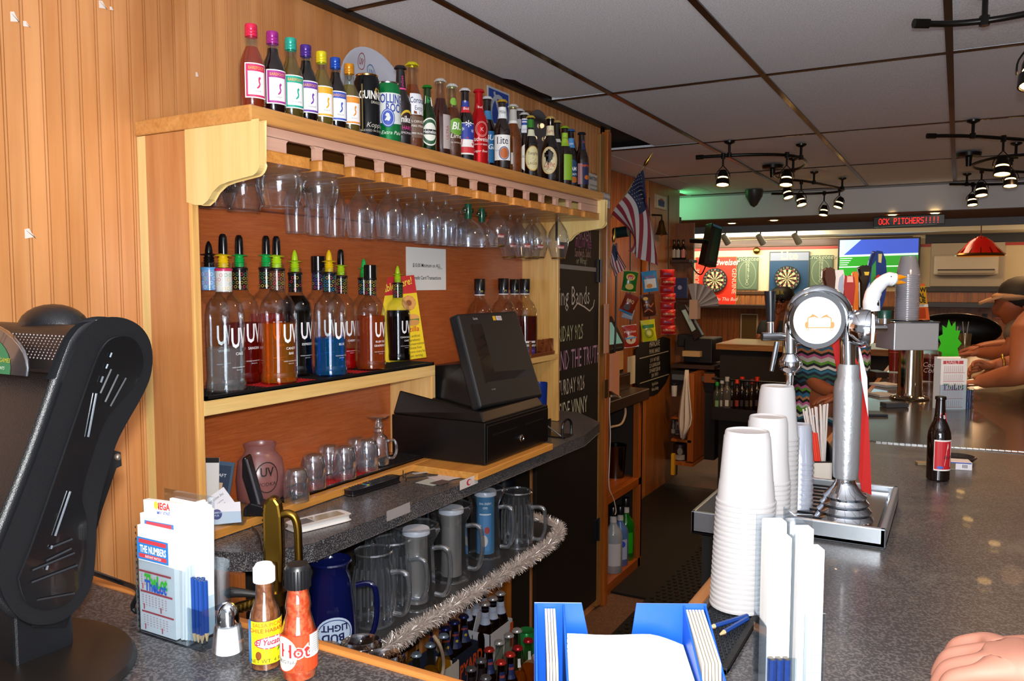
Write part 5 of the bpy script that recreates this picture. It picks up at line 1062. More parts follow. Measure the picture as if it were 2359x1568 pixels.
# ================================================================ countertop game machine at the left
GM = mat('#101114',.34,spec=.5,bump=.25,bscale=700); GS = mat('#0b0c0e',.2,coat=.3); GXs = -1.02
gm = thing('game_machine','black countertop touchscreen game machine tilted back on a round swivel foot','game machine',(-1.12,.66,BZ))
def G(px,py): p = at(px,py,x=GXs); return (p.y,p.z)
def sm(P_): P_ = [Vector((a,b,0)) for a,b in P_]; return [(v.x,v.y) for v in spline(P_+P_[:1],4)[:-1]]
side = [G(*q) for q in [(10,1290),(25,1360),(60,1408),(100,1420),(150,1408),(190,1360),(203,1300),(210,1180),(235,1080),(262,1000),(318,900),(336,850),(335,800),(316,766),(280,748),(235,750),(205,775),(180,830),(100,1060)]]
m = MB(); m.prism(sm(side),GXs-.03,GXs,'x',GM); put('side_panel',m,gm,smooth=50,bevel=.010,bseg=5)
inner = [G(*q) for q in [(45,1330),(60,1380),(100,1400),(150,1385),(180,1340),(190,1290),(192,1200),(182,1140),(205,1050),(240,960),(300,890),(322,845),(318,805),(296,780),(262,780),(238,800),(215,850),(160,1010),(80,1240)]]
m = MB(); m.prism(sm(inner),GXs,GXs+.004,'x',GS); put('side_inset',m,gm,bevel=.002)
m = MB()
for (a,b) in [((66,1340),(172,1300)),((80,1380),(165,1365)),((68,1312),(165,1272)),((100,1290),(158,1262)),((106,1262),(160,1240)),((225,905),(250,850)),((236,925),(266,862)),((248,935),(284,870))]:
    m.tube([(GXs+.006,)+G(*a),(GXs+.006,)+G(*b)],.0018,mat('#1c1d21',.3),5)
put('vent_rib',m,gm)['kind'] = 'stuff'
m = MB()
for (a,b) in [((120,1232),(155,1130)),((196,1005),(215,905)),((225,880),(230,866)),((237,848),(241,838)),((246,822),(250,812)),((100,1310),(103,1300)),((110,1262),(113,1254))]:
    m.tube([(GXs+.007,)+G(*a),(GXs+.007,)+G(*b)],.0014,mat('#7a828c',.2,.5),5)
put('light_line',m,gm)['kind'] = 'stuff'
body = [G(*q) for q in [(60,1390),(190,1330),(205,1180),(232,1080),(258,1000),(310,905),(328,850),(328,800),(300,765),(262,755),(225,770),(150,1020),(60,1290)]]
m = MB(); m.prism(body,GXs-.42,GXs-.028,'x',GM); put('body',m,gm,bevel=.004)
# screen face plane: from bottom front to top front
S0 = at(28,1330,x=GXs-.03); S1 = at(186,862,x=GXs-.03)
Uu = Vector((1,0,0)); Vv = (S1-S0).normalized(); Hs = (S1-S0).length; Nn = Uu.cross(Vv)
O = Vector((GXs-.21,S0.y,S0.z))+Nn*.004
m = MB()
def slab(u0,v0,u1,v1,d0,d1,mt_):
    P_ = [O+Uu*u+Vv*v for u,v in ((u0,v0),(u1,v0),(u1,v1),(u0,v1))]; m.hull([p+Nn*d0 for p in P_],[p+Nn*d1 for p in P_],mt_)
slab(-.19,-.02,.18,Hs+.01,-.03,.0,GM); put('bezel',m,gm,bevel=.003)
m = MB(); slab(.143,0,.150,Hs,.0,.008,mat('#8a929e',.18,.6)); slab(.153,0,.160,Hs,.0,.008,mat('#6a727e',.18,.6)); slab(.165,0,.178,Hs,0,.010,GM); put('chrome_rail',m,gm,bevel=.003)
m = MB(); slab(-.18,.02,.125,Hs-.015,.0,.002,mat('#3a302b',.12,coat=.6)); put('screen',m,gm)
m = MB(); decals(m,[('e',.055,.165,.066,.066,'#c0a81c'),('e',.055,.165,.061,.061,'#6a5c2c'),('ring',.055,.165,.048,.048,.004,'#a8a040'),('e',.05,.165,.03,.04,'#7a6830'),('ring',.095,.245,.007,.007,.0015,'#8a3038')],plane_map(O+Nn*.0022,Uu,Vv),.0004); put('screen_image',m,gm)
# speaker head and green marquee
hz = G(150,855); top = [G(*q) for q in [(150,865),(320,840),(330,800),(300,762),(262,752),(215,755),(185,785)]]
m = MB(); m.prism(sm(top),GXs-.42,GXs-.028,'x',GM); put('speaker_head',m,gm,bevel=.006)
m = MB(); pf = [Vector((0,)+G(168,835)),Vector((0,)+G(196,775))]
for i in range(26):
    for j in range(9):
        p = pf[0].lerp(pf[1],(j+.5)/9); x = GXs-.042-i*.0085; m.ball((x,p.y-.003,p.z+.001),.0016,mat('#5a4a48',.4),6)
o = put('speaker_grille',m,gm); o['kind'] = 'stuff'
m = MB(); qa,qb = at(146,868,x=GXs-.03),at(182,785,x=GXs-.03); vd = (qb-qa).normalized(); c0 = Vector((GXs-.225,qa.y-.030,qa.z+.002)); vd = Vector((0,.25,1)).normalized()
mpg = plane_map(c0,(1,0,0),(0,vd.y,vd.z)); n = 20
def arc(R_,r2): return [(R_*math.cos(PI*i/n),r2*math.sin(PI*i/n)) for i in range(n+1)]
decals(m,[('p',arc(.165,.072),mat('#2a2a2c',.1,coat=1)),('p',arc(.125,.060),'#2c6a44'),('t','GAMETIME',.01,.010,.022,'#d8e4dc',{'sh': .2,'bold': .02}),('t','100s NEW GAMES',.088,.016,.0085,'#b8a41c',{}),('t','& TOURNAMENTS',.088,.006,.006,'#c8d4c0',{}),('t','M',.053,.013,.024,'#3c9cc8',{'sh': .2,'bold': .02})],mpg,.0006); put('marquee_card',m,gm)
m = MB(); m.tube([c0+Vector((.165*math.cos(PI*i/n),vd.y*.072*math.sin(PI*i/n)-.001,vd.z*.072*math.sin(PI*i/n))) for i in range(n+1)],.0025,glass('#dfe4ea',.7,.2,2),6); put('marquee_cover',m,gm,60)
m = MB(); hb = Vector((GXs-.13,)+G(262,757)); m.ball((GXs-.155,hb.y+.01,hb.z-.002),.055,GM,24,(1.0,.8,.62)); put('camera_hump',m,gm,40)
m = MB(); p_ = at(222,742,x=GXs-.03); m.ball(p_,.004,CHROME,10); p_ = at(271,1052,x=GXs+.0); m.ball((p_.x,p_.y,p_.z),.005,mat('#8a7a6c',.3,.8),10); put('bolt',m,gm,40)
br = [G(*q) for q in [(205,1330),(215,1200),(262,1060),(250,1035),(305,1050),(307,1075),(296,1080),(262,1180),(205,1390),(180,1450),(110,1450),(110,1380)]]
m = MB(); m.prism(br,GXs-.10,GXs-.03,'x',GS); put('bracket',m,gm,bevel=.003)
m = MB(); m.tube(spline([(GXs-.035,)+G(258,1060),(GXs-.02,)+G(240,1110),(GXs-.02,)+G(225,1165)],5),.004,mat('#5a6470',.15),6); m.ball((GXs-.02,)+G(226,1165),.008,mat('#7a1418',.3),8); put('lock',m,gm)
fc = at(190,1480,z=BZ); m = MB(); m.lathe([(0,0),(.165,0),(.17,.006),(.165,.014),(.12,.022),(0,.026)],mat('#17120f',.4),(GXs-.09,.60,BZ),40,sx=1.0,sy=.62*1.35); put('foot',m,gm,40)
m = MB(); m.box(GXs-.14,GXs-.05,.58,.66,BZ+.02,BZ+.14,GM); q_ = at(55,1500,z=BZ+.03); m.box(q_.x-.03,q_.x+.02,q_.y-.01,q_.y+.01,BZ+.02,BZ+.085,GM); put('pedestal',m,gm,bevel=.004)
m = MB(); m.tube(spline([(GXs-.03,G(225,1320)[0],G(225,1320)[1]),at(270,1338,y=.80),at(318,1360,y=.80),(-1.13,.80,BZ+.006),(-1.02,.83,BZ+.006)],6),.004,BLACK,7); put('power_cord',m,gm)

# ================================================================ slip holders with pencils
ACR = glass('#eef4f8',.6,.06,2.4)
RED = '#c8505a'
def slip(w,h,items,m,mp): decals(m,[('r',-w/2,0,w/2,h,'#f2f0ee')]+items,mp,.0003)
hd = thing('slip_holder','clear holder of lottery slips and blue pencils at the left end of the bar','slip holder',(-1.01,.79,BZ))
x0,x1,y0,y1 = -1.072,-.962,.762,.815
m = MB()
for b_ in ((x0,x1,y0-.002,y0,BZ,BZ+.095),(x0,x1,y1,y1+.002,BZ,BZ+.175),(x0-.002,x0,y0,y1,BZ,BZ+.12),(x1,x1+.002,y0,y1,BZ,BZ+.10),(x0,x1,y0,y1,BZ,BZ+.002),(x1,x1+.03,y0+.0,y0+.0015,BZ,BZ+.05),(x1+.03,x1+.0315,y0,y1,BZ,BZ+.05),(x1,x1+.03,y1,y1+.002,BZ,BZ+.10)): m.box(*b_,ACR)
put('clear_box',m,hd)
def lottery(m,mp,H,W,title=True):
    it = []
    for k in range(3):
        z = .006+k*.0265
        it += [('r',-W/2+.004,z+.018,W/2-.004,z+.0205,RED)]
        for q in range(8):
            for r_ in range(5): it.append(('r',-W/2+.008+q*(W-.02)/8,z+.002+r_*.003,-W/2+.008+q*(W-.02)/8+.0035,z+.0032+r_*.003,'#dfb0b4'))
        it.append(('r',-W/2+.012,z-.003,-W/2+.0145,z+.004,RED)); it.append(('r',.01,z-.003,.0125,z+.004,RED))
    for q in range(18): it.append(('r',-W/2+.0004,.004+q*.0075,-W/2+.0026,.007+q*.0075,'#1c1c1c'))
    it += [('t','TheLot',.004,.062,.020,'#3cb83c',{'sx': .85,'bold': .05}),('t','TheLot',.003,.056,.018,'#2c5cc0',{'sx': .9,'bold': .04})]
    it += [('r',-W/2+.004,.094,W/2-.006,.122,'#2c7ac0'),('r',-W/2+.008,.115,W/2-.010,.120,'#c83c48'),('t','THE NUMBERS',0,.1035,.0125,'#f2f2f2',{'sx': .72,'bold': .03}),('r',-W/2+.008,.0965,W/2-.010,.1015,'#c83c48'),('t','INSTANT MATCH',0,.0972,.0045,'#ffffff')]
    slip(W,H,it,m,mp)
W = x1-x0-.03
m = MB(); m.box(x0+.002,x0+.002+W,y0+.003,y0+.012,BZ+.003,BZ+.138,PAPER); lottery(m,plane_map((x0+.002+W/2,y0+.003,BZ+.003),(1,0,0),(0,0,1)),.135,W); put('slip_stack',m,hd)
for k,(dy,dz,nm_) in enumerate([(.013,.152,0),(.022,.168,1)]):
    m = MB(); m.T = Matrix.Translation((x0+.002+W/2,y0+dy,BZ+.003)) @ Matrix.Rotation(-.02-.02*k,4,'Y'); m.box(-W/2-.004,W/2,0,.009,0,dz-.004,PAPER)
    it = [('r',-W/2+.006,dz-.040,W/2-.008,dz-.012,'#2c7ac0'),('r',-W/2+.010,dz-.018,W/2-.012,dz-.013,'#c83c48'),('t','THE NUMBERS',0,dz-.030,.0145,'#f2f2f2',{'sx': .72,'bold': .03}),('r',-W/2+.010,dz-.038,W/2-.012,dz-.033,'#c83c48'),('t','INSTANT MATCH',0,dz-.0375,.0048,'#ffffff')] if not nm_ else \
         [('t','MEGA',.0,dz-.014,.012,'#d83c3c',{'bold': .04}),('t','MILLIONS',.002,dz-.021,.007,'#3c5cc0',{'bold': .02}),('e',-.014,dz-.009,.005,.005,'#e0c84c'),('r',-W/2+.006,dz-.042,W/2-.008,dz-.026,'#2c7ac0')]
    decals(m,it,plane_map((0,0,0),(1,0,0),(0,0,1)),.0003); put('slip_stack',m,hd)
m = MB(); m.T = Matrix.Translation((x0+W+.006,y0+.020,BZ+.003)) @ Matrix.Rotation(.04,4,'Y')
for q in range(5): m.box(q*.0045,q*.0045+.004,-.012+q*.002,.030,0,.168-.002*q,PAPER)
put('slip_stack',m,hd)
m = MB(); m.box(x0+.02,x1-.002,y1-.006,y1-.001,BZ+.003,BZ+.165,PAPER)
for q in range(14): m.box(x1-.0035,x1-.0018,y0+.030,y0+.036,BZ+.02+q*.010,BZ+.024+q*.010,mat('#e0a8ac',.6))
put('slip_stack',m,hd)
def pencil_prof(m,a,b,r=.0037,tipped=True,c='#1c3f86'):
    a,b = Vector(a),Vector(b); d = (b-a); L_ = d.length; u = d/L_
    m.tube([a,a+u*(L_-.016 if tipped else L_)],r,mat(c,.3),6)
    if tipped: m.tube([a+u*(L_-.016),a+u*(L_-.003)],[r,r*.3],mat('#d8b080',.6),6); m.tube([a+u*(L_-.003),b],[r*.3,r*.05],BLACK,5)
for q in range(7):
    m = MB(); px_ = x1+.006+(q % 3)*.0078; py_ = y0+.008+(q//3)*.0085; zb = BZ+.005
    pencil_prof(m,(px_,py_,zb+.098-.001*q),(px_,py_,zb)); m.cyl((px_,py_,zb+.0975-.001*q),.0012,0,.001,BLACK,6); tag(put('pencil',m),'short blue golf pencil standing point down in the left slip holder','pencil','blue pencils in the left slip holder')
hd.scale.z = 1.2
# salt shaker and sauce bottles
p = at(527,1512,z=BZ); t = thing('salt_shaker','small glass salt shaker with chrome dome top','salt shaker',p); m = MB()
m.lathe([(0,0),(.0225,0),(.0235,.004),(.0225,.012),(.0185,.045),(.0150,.052)],GLD,seg=8); put('glass_body',m,t,30,local=True)
m = MB(); m.lathe([(0,.008),(.0190,.009),(.0150,.046),(0,.046)],WHITE,seg=20); put('salt',m,t,40,local=True)
m = MB(); m.lathe([(.0152,.048),(.0158,.052),(.0152,.062),(.0135,.070),(.0075,.078),(0,.080)],CHROME,seg=28); put('lid',m,t,40,local=True)
for i in range(6): pass
def sauce(label,px,by,ty,capc,body,prof,labs,caph):
    P = at(px,by,z=BZ); h = (by-ty)*VF(P).s*.985; t = thing('sauce_bottle',label,'sauce bottle',P); pr = [(r*h,z*h) for r,z in prof]; f = prof_r(pr)
    m = MB(); m.lathe(pr,glass('#f4efe8',.8,.08,2.6),seg=30); put('glass_body',m,t,50,local=True)
    m = MB(); m.lathe([(0,.01*h)]+[(f(z*h)*.93,z*h) for z in [.015+i*.04 for i in range(22)]]+[(0,.86*h)],body,seg=26); put('sauce',m,t,60,local=True)
    r = f((1-caph)*h)*1.22; m = MB(); m.lathe([(r,(1-caph)*h),(r*1.02,(1-caph*.9)*h),(r,.97*h),(r*.8,h),(0,h)],mat(capc,.35),seg=26)
    for i in range(24): a_ = 2*PI*i/24; m.box(r*math.cos(a_)-.0006,r*math.cos(a_)+.0006,r*math.sin(a_)-.0006,r*math.sin(a_)+.0006,(1-caph)*h,.965*h,mat(capc,.35))
    put('cap',m,t,40,local=True)
    m = MB(); mp = round_map((0,0,0),f(.2*h)+.0008,facing(P)+labs[0]); decals(m,labs[1](h),mp,.0002); put('label',m,t,local=True)
SAU = lambda c,c2: (lambda N: N)(None)
def saucemat(key,a,b):
    m,N,L,bb = nm('sauce_'+key); t_ = N.new('ShaderNodeTexCoord'); n = N.new('ShaderNodeTexNoise'); n.inputs['Scale'].default_value = 160; n.inputs['Detail'].default_value = 3; r = ramp(N,[(.42,a),(.62,b)]); L.new(t_.outputs['Object'],n.inputs['Vector']); L.new(n.outputs[0],r.inputs[0]); L.new(r.outputs[0],bb.inputs['Base Color']); bb.inputs['Roughness'].default_value = .4; return m
sauce('brown habanero sauce bottle with white cap and yellow label',613,1532,1288,'#f0f0f0',saucemat('brown','#6a3c20','#8a5c3c'),[(0,0),(.125,0),(.145,.015),(.148,.44),(.135,.54),(.085,.66),(.078,.84),(.078,.86)],
      (.22,lambda h: [('r',-.036,.08*h,.030,.49*h,'#2c78b8'),('r',-.026,.08*h,.030,.49*h,'#e8d010'),('t','CHILE HABANERO',.004,.385*h,.0078,'#c8401c',{'bold': .02}),('t','SALSA PICANTE',.004,.44*h,.0075,'#d8641c',{'bold': .02}),('e',.004,.285*h,.024,.065*h*.5+.004,'#e8e4e0'),('ring',.004,.285*h,.024,.065*h*.5+.004,.0015,'#c82c3c'),('t','El Yucateco',.004,.268*h,.011,'#a81c3c',{'sx': .85,'sh': .2,'bold': .03}),('p',[(.010,.19*h),(.022,.21*h),(.024,.26*h),(.014,.24*h)],'#2c8a2c'),('e',-.014,.17*h,.004,.006,'#7a4010'),('t','NET WT. 4 FL OZ',.002,.10*h,.0072,'#2c2c1c')]),.17)
sauce('orange red hot sauce bottle with black flip cap',690,1556,1288,'#141416',saucemat('orange','#b8401c','#c86a44'),[(0,0),(.135,0),(.15,.02),(.155,.12),(.15,.40),(.125,.50),(.105,.57),(.105,.60),(.112,.64),(.105,.69),(.09,.76),(.088,.84),(.09,.85)],
      (.0,lambda h: [('r',-.040,.10*h,.042,.42*h,'#d8431c'),('e',-.022,.26*h,.020,.15*h,'#e4dcd4'),('t','Hot',-.006,.235*h,.026,'#f0e8e4',{'bold': .08}),('t','Hot',-.006,.235*h,.026,'#c82c2c',{'bold': .01}),('t','ORIGINAL',-.018,.18*h,.007,'#5a5a5a'),('r',.014,.22*h,.036,.42*h,'#e8e4e0')]+[('r',.017,.25*h+q*.003,.033,.25*h+q*.003+.0011,'#9a9a9a') for q in range(10)]+[('t','OZ',-.0,.13*h,.008,'#8a2c10')]),.20)
# brass cork puller standing on the rail side counter
cp = thing('cork_puller','antique brass lever cork puller with curved arm behind the sauce bottles','cork puller',(-1.0,.90,.90)); P = at(632,1330,y=.875); vf = VF(P); rg = Vector((cR.x,cR.y,0)); AB = mat('#7a5c22',.28,1); BD = mat('#4a3616',.35,1)
def C3(px,py,w=0): u,z = vf.L(px,py); return P+rg*u+Vector((0,0,z))+Vector((-rg.y,rg.x,0))*w
m = MB(); cc3 = C3(632,1185)
outl = [(611,1340),(611,1180),(614,1155),(624,1140),(640,1140),(650,1156),(654,1185),(655,1270),(652,1340)]
m.hull([C3(a,b,-.008) for a,b in outl],[C3(a,b,.012) for a,b in outl],AB); put('body',m,cp,bevel=.004)
m = MB()
for i in range(22): q = C3(653 if i % 2 else 610,1165+i*7.5,.0); m.ball(q,.0026,BD,6)
put('gear_teeth',m,cp,50)
m = MB(); m.tube(spline([C3(650,1182),C3(668,1180),C3(682,1190),C3(688,1215),C3(689,1260),C3(690,1310)],6),.0062,AB,10); put('arm',m,cp,50)
m = MB(); m.tube([C3(630,1290,.0),C3(636,1420,0)],.012,AB,14); m.tube([C3(638,1360,.0),C3(640,1390,0)],.017,BD,14); put('barrel',m,cp,50)
m = MB(); m.tube([C3(600,1368,-.005),C3(570,1364,-.005),C3(545,1362,-.005),C3(527,1362,-.005),C3(519,1362,-.005)],[.004,.006,.0075,.009,.004],mat('#1c1a18',.3),10); put('lever',m,cp,50)
m = MB(); m.tube([C3(620,1378,-.01),C3(590,1384,-.01),C3(560,1392,-.01),C3(530,1402,-.01),C3(522,1410,-.01)],[.006,.0075,.0085,.0085,.004],BD,12)
for i in range(9):
    q = C3(610-i*9.5,1380+i*2.6,-.01); m.tube([q+rg*-.0012,q+rg*.0012],.0092,AB,10)
put('grip',m,cp,50)
m = MB(); m.box(P.x-.05,P.x+.03,.87,.93,.86,.90,DARK); put('clamp',m,cp)

# ================================================================ blue napkin caddy
P = at(1440,1640,z=BZ); P = Vector((at(1440,1560,z=1.13).x,at(1440,1560,z=1.13).y,BZ)); vf = VF(P+Vector((0,0,.06)))
ncd = thing('napkin_caddy','blue plastic bar caddy full of white napkins and coasters','caddy',P,YAW-.02); BL = mat('#1450b4',.35,spec=.5)
def K(px,py): u,z = vf.L(px,py); return u,z+.06
xl = K(1233,1540)[0]; xr = K(1646,1540)[0]; zl = .082; zt = .128; m = MB(); w_ = .0025; yb = .055; yf = -.055
xa = K(1300,1540)[0]; xb = K(1595,1540)[0]
m.box(xl,xr,yf,yf+w_,0,zl-.012,BL); m.box(xl,xr,yf,yb,0,.004,BL); m.box(xl,xa,yf,yf+w_,zl-.012,zl,BL); m.box(xb,xr,yf,yf+w_,zl-.012,zl,BL)
m.prism([(yf,0),(yb,0),(yb,zt),(yf,zl)],xl,xl+w_,'x',BL); m.prism([(yf,0),(yb,0),(yb,zt),(yf,zl)],xr-w_,xr,'x',BL)
m.prism([(yf,0),(yb,0),(yb,zt),(yf,zl)],xa,xa+w_,'x',BL); m.prism([(yf,0),(yb,0),(yb,zt),(yf,zl)],xb-w_,xb,'x',BL)
put('tray',m,ncd,bevel=.0008,local=True)
e1,e2 = K(1345,1432)[0],K(1372,1520)[0]; f1,f2 = K(1480,1430)[0],K(1462,1520)[0]
m = MB(); m.prism([(xl,0),(e2,0),(e2,.06),(e1,zt),(xl,zt)],yb-w_,yb,'y',BL); m.prism([(xr,0),(f2,0),(f2,.06),(f1,zt),(xr,zt)],yb-w_,yb,'y',BL); put('back_wing',m,ncd,bevel=.0008,local=True)
m = MB()
for q in range(12): m.add([(xa+.004,yf+.004,.006+q*.006),(xb-.004,yf+.004,.006+q*.006),(xb-.004,yb-.03,.006+q*.006),(xa+.004,yb-.03,.006+q*.006)],[(0,1,2,3)],WHITE)
m2 = MB(); n = 14
for q in range(9):
    z = .03+q*.0062; vs = []
    for i in range(n+1):
        u = i/n; x = xa+.005+(xb-xa-.010)*u; zz = z-(.012*max(0,u-.7)**1.5*6)+.0008*math.sin(u*9+q); vs += [(x,yf+.003,zz),(x,yb-.02,zz+.012),(x,yf+.003,zz+.0055),(x,yb-.02,zz+.0175)]
    fs = []
    for i in range(n): a_ = 4*i; b_ = a_+4; fs += [(a_,b_,b_+2,a_+2),(a_+2,b_+2,b_+3,a_+3),(a_+1,a_+3,b_+3,b_+1)]
    m2.add(vs,fs,WHITE)
o = put('napkins',m2,None,60,local=True); o.location = P; o.rotation_euler = (0,0,YAW-.02); tag(o,'stack of white paper napkins in the middle of the blue caddy','napkins',kind='stuff')
for (xx,n_,ln,dx,lb) in [(xa-.020,4,.0,.0034,'worn white coaster standing in the left slot of the blue caddy'),(xb+.003,6,.42,.0038,'worn white coaster standing in the right slot of the blue caddy')]:
    g_ = 'coasters in the left slot' if ln == 0 else 'coasters in the right slot'
    m = MB(); m.T = Matrix.Rotation(-ln*.0,4,'Y'); m.prism([(yf+.006,0),(yb-.005,0),(yb-.005,.118),(yf+.012,.094)],0,.0027,'x',mat('#c8bca8',.7)); first = put('coaster',m,None,local=True); first.location = Matrix.Rotation(YAW-.02,3,'Z') @ Vector((xx,0,.005))+P; first.rotation_euler = (0,-.02,YAW-.02); tag(first,lb,'coaster',g_)
    for q in range(1,n_):
        o = first.copy(); COL.objects.link(o); o.location = Matrix.Rotation(YAW-.02,3,'Z') @ Vector((xx+q*dx,0,.005))+P
# ================================================================ rubber mat, pencils, cup stacks
mt2 = thing('bar_mat','black studded rubber bar mat under the white cup stacks','bar mat',(-.3,1.25,BZ)); m = MB(); mx0,mx1,my0,my1 = -.338,-.255,1.06,1.62
m.box(mx0,mx1,my0,my1,BZ,BZ+.004,mat('#22262c',.5)); m.box(mx0,mx0+.005,my0,my1,BZ,BZ+.009,RUB); m.box(mx1-.009,mx1,my0,my1,BZ,BZ+.009,RUB); m.box(mx0,mx1,my0,my0+.010,BZ,BZ+.007,mat('#1c2228',.4)); put('tray',m,mt2,bevel=.001)
m = MB()
for i in range(9):
    for j in range(60):
        m.cyl((mx0+.011+i*.0072+(j % 2)*.003,my0+.015+j*.009,BZ+.004),.0022,0,.0025,mat('#14161a',.5),6)
o = put('nubs',m,mt2); o['kind'] = 'stuff'
for k,(a,b) in enumerate([((1722,1418),(1628,1447)),((1722,1424),(1655,1463))]):
    A_,B_ = at(*a,z=BZ+.013),at(*b,z=BZ+.0115); m = MB(); pencil_prof(m,A_,B_,.0036); tag(put('pencil',m),['short blue pencil lying on the rubber mat, farther of two','short blue pencil lying on the rubber mat, nearer of two'][k],'pencil')
CUPM = bpy.data.materials.new('cup_plastic'); CUPM.use_nodes = True; b_ = CUPM.node_tree.nodes['Principled BSDF']; b_.inputs['Base Color'].default_value = (.60,.58,.58,1); b_.inputs['Roughness'].default_value = .3; b_.inputs['Transmission Weight'].default_value = .0; b_.inputs['Subsurface Weight'].default_value = 0
_tr = CUPM.node_tree.nodes.new('ShaderNodeBsdfTranslucent'); _tr.inputs[0].default_value = (.9,.86,.84,1); _mx = CUPM.node_tree.nodes.new('ShaderNodeMixShader'); _mx.inputs[0].default_value = .22
CUPM.node_tree.links.new(b_.outputs[0],_mx.inputs[1]); CUPM.node_tree.links.new(_tr.outputs[0],_mx.inputs[2]); CUPM.node_tree.links.new(_mx.outputs[0],CUPM.node_tree.nodes['Material Output'].inputs[0])
CUPC = glass('#e8ecf2',.5,.1,2,.15,.38,'#d8dce8')
def cup_mesh(m,rb,rt,H,mt_): # upside down: rim at z=0 radius rb, closed end at top rt
    m.lathe([(rb*1.0,0),(rb*1.05,.001),(rb*1.05,.004),(rb,.0055),(rb*.995,.006),(rb*.94,.30*H),(rb*.925,.31*H),(rt*1.03,.92*H),(rt,.93*H),(rt*.98,H-.002),(rt*.94,H),(rt*.86,H-.003),(0,H-.004)],mt_,seg=32)
def stack(base,rb,rt,H,n,pitch,label_top,where,group,mt_=None,tilt=(0,0)):
    lbl = lambda k: label_top if k == n-1 else NTH[n-1-k]+' plastic cup from the top of '+where
    m = MB(); cup_mesh(m,rb,rt,H,mt_ or CUPM); f = put('plastic_cup',m,None,40,local=True); b = Vector(base)
    f.location = b; tag(f,lbl(0),'cup',group)
    for k in range(1,n):
        o = f.copy(); COL.objects.link(o); o.location = b+Vector((tilt[0]*k*pitch,tilt[1]*k*pitch,k*pitch))
        o['label'] = lbl(k)
    return f
def stack_px(cx,topy,basey,z0,wb,wt,Hpx,n,*a,**k):
    P_ = at(cx,basey-.0,z=z0); s = VF(P_).s; tot = (basey-topy)*s*1.0; H = Hpx*s
    # top lies nearer the lens height: solve the top height from its picture row
    # solve the height whose picture row is topy (rows compress a little toward the eye level)
    lo,hi = 0,1.2
    for _ in range(40):
        md = (lo+hi)/2
        if proj(P_+Vector((0,0,md)))[1] > topy: lo = md
        else: hi = md
    pitch = (lo-H)/(n-1)
    return stack(P_,wb*s/2,wt*s/2,H,n,pitch,*a,**k)
zc = BZ+.0075
stack_px(1703,992,1392,zc,128,100,165,22,'white plastic cup on top of the nearest and tallest-looking stack','the nearest white stack','cups in the nearest stack',tilt=(.03,.05))
stack_px(1762,958,1290,zc,100,84,150,18,'white plastic cup on top of the second stack','the second white stack','cups in the second stack')
stack_px(1783,888,1215,zc,96,74,120,20,'white plastic cup on top of the third stack','the third white stack','cups in the third stack')
stack_px(1838,976,1190,BZ+.001,62,50,90,12,'bluish clear cup on top of the small stack by the drip tray','the bluish stack by the drip tray','clear cups by the drip tray',mt_=CUPC)
# second slip holder, standing near
h2 = thing('slip_holder','clear holder of white slips with pencils at the right of the blue caddy','slip holder',at(1810,1630,z=BZ),0)
y2 = at(1810,1640,z=BZ).y; s2 = VF(at(1810,1600,z=1.15)).s
def B2(u0,u1,v0,v1,d,mt_,m,th):  # picture box at depth offset d
    a = at(u0,v1,y=y2+d); b = at(u1,v0,y=y2+d); m.box(min(a.x,b.x),max(a.x,b.x),y2+d,y2+d+th,max(BZ+.001,a.z),b.z,mt_)
rg = Vector((math.cos(YAW),math.sin(YAW),0)); fw = Vector((-rg.y,rg.x,0)); O2 = Vector((at(1820,1568,z=1.10).x,at(1820,1568,z=1.10).y,BZ)); v2 = VF(O2+Vector((0,0,.1)))
h2.location = O2; h2.rotation_euler = (0,0,YAW); ROOTM[h2.name] = (Matrix.Translation(O2) @ Matrix.Rotation(YAW,4,'Z')).inverted()
def L2(px,py): u,z = v2.L(px,py); return u,z+.1
def bx(m,px0,px1,pyt,z0,y0,y1,mt_): u0,u1,z1 = L2(px0,pyt)[0],L2(px1,pyt)[0],L2(px0,pyt)[1]; m.box(u0,u1,y0,y1,z0,z1,mt_)
m = MB(); bx(m,1763,1816,1232,.003,-.005,.012,PAPER)
for q in range(4): bx(m,1766+q*12,1767+q*12,1240,.003,-.0056,-.005,mat('#c8c4c8',.6))
put('slip_stack',m,h2,bevel=.002,local=True)
m = MB(); bx(m,1768,1818,1205,.003,.014,.035,PAPER); put('slip_stack',m,h2,bevel=.003,local=True)
m = MB(); bx(m,1832,1850,1225,.003,-.004,.012,mat('#e8e0dc',.6)); bx(m,1851,1886,1255,.003,-.012,.010,PAPER); bx(m,1834,1878,1222,.003,.013,.032,mat('#e9e2de',.6))
for q in range(9):
    a_ = L2(1852,1290+q*42); m.box(a_[0],L2(1884,0)[0],-.0125,-.012,a_[1],a_[1]+.0006,mat('#b8b4c0',.6))
put('slip_stack',m,h2,bevel=.002,local=True)
m = MB(); bx(m,1820,1823,1180,0,-.006,.035,ACR); bx(m,1758,1824,1500,0,-.020,-.0185,ACR); bx(m,1756,1758,1430,0,-.018,.035,ACR); bx(m,1826,1890,1400,0,-.016,-.0145,ACR); m.box(L2(1756,0)[0],L2(1890,0)[0],-.02,.037,0,.003,ACR); bx(m,1758,1890,1200,0,.036,.0375,ACR)
put('clear_box',m,h2,local=True)
for q in range(6):
    u = L2(1772+(q % 3)*17,0)[0]; z = L2(0,1508)[1]-.002*(q//3); m = MB(); yy = -.0145+.0075*(q//3); m.tube([(u,yy,.006),(u,yy,z)],.0040,mat('#1c3f86',.3),6); m.cyl((u,yy,z),.0036,0,.0015,mat('#5a4a3a',.6),6)
    o = put('pencil',m,None,local=True); o.location = O2; o.rotation_euler = (0,0,YAW); tag(o,'short blue pencil standing in the right slip holder','pencil','blue pencils in the right slip holder')
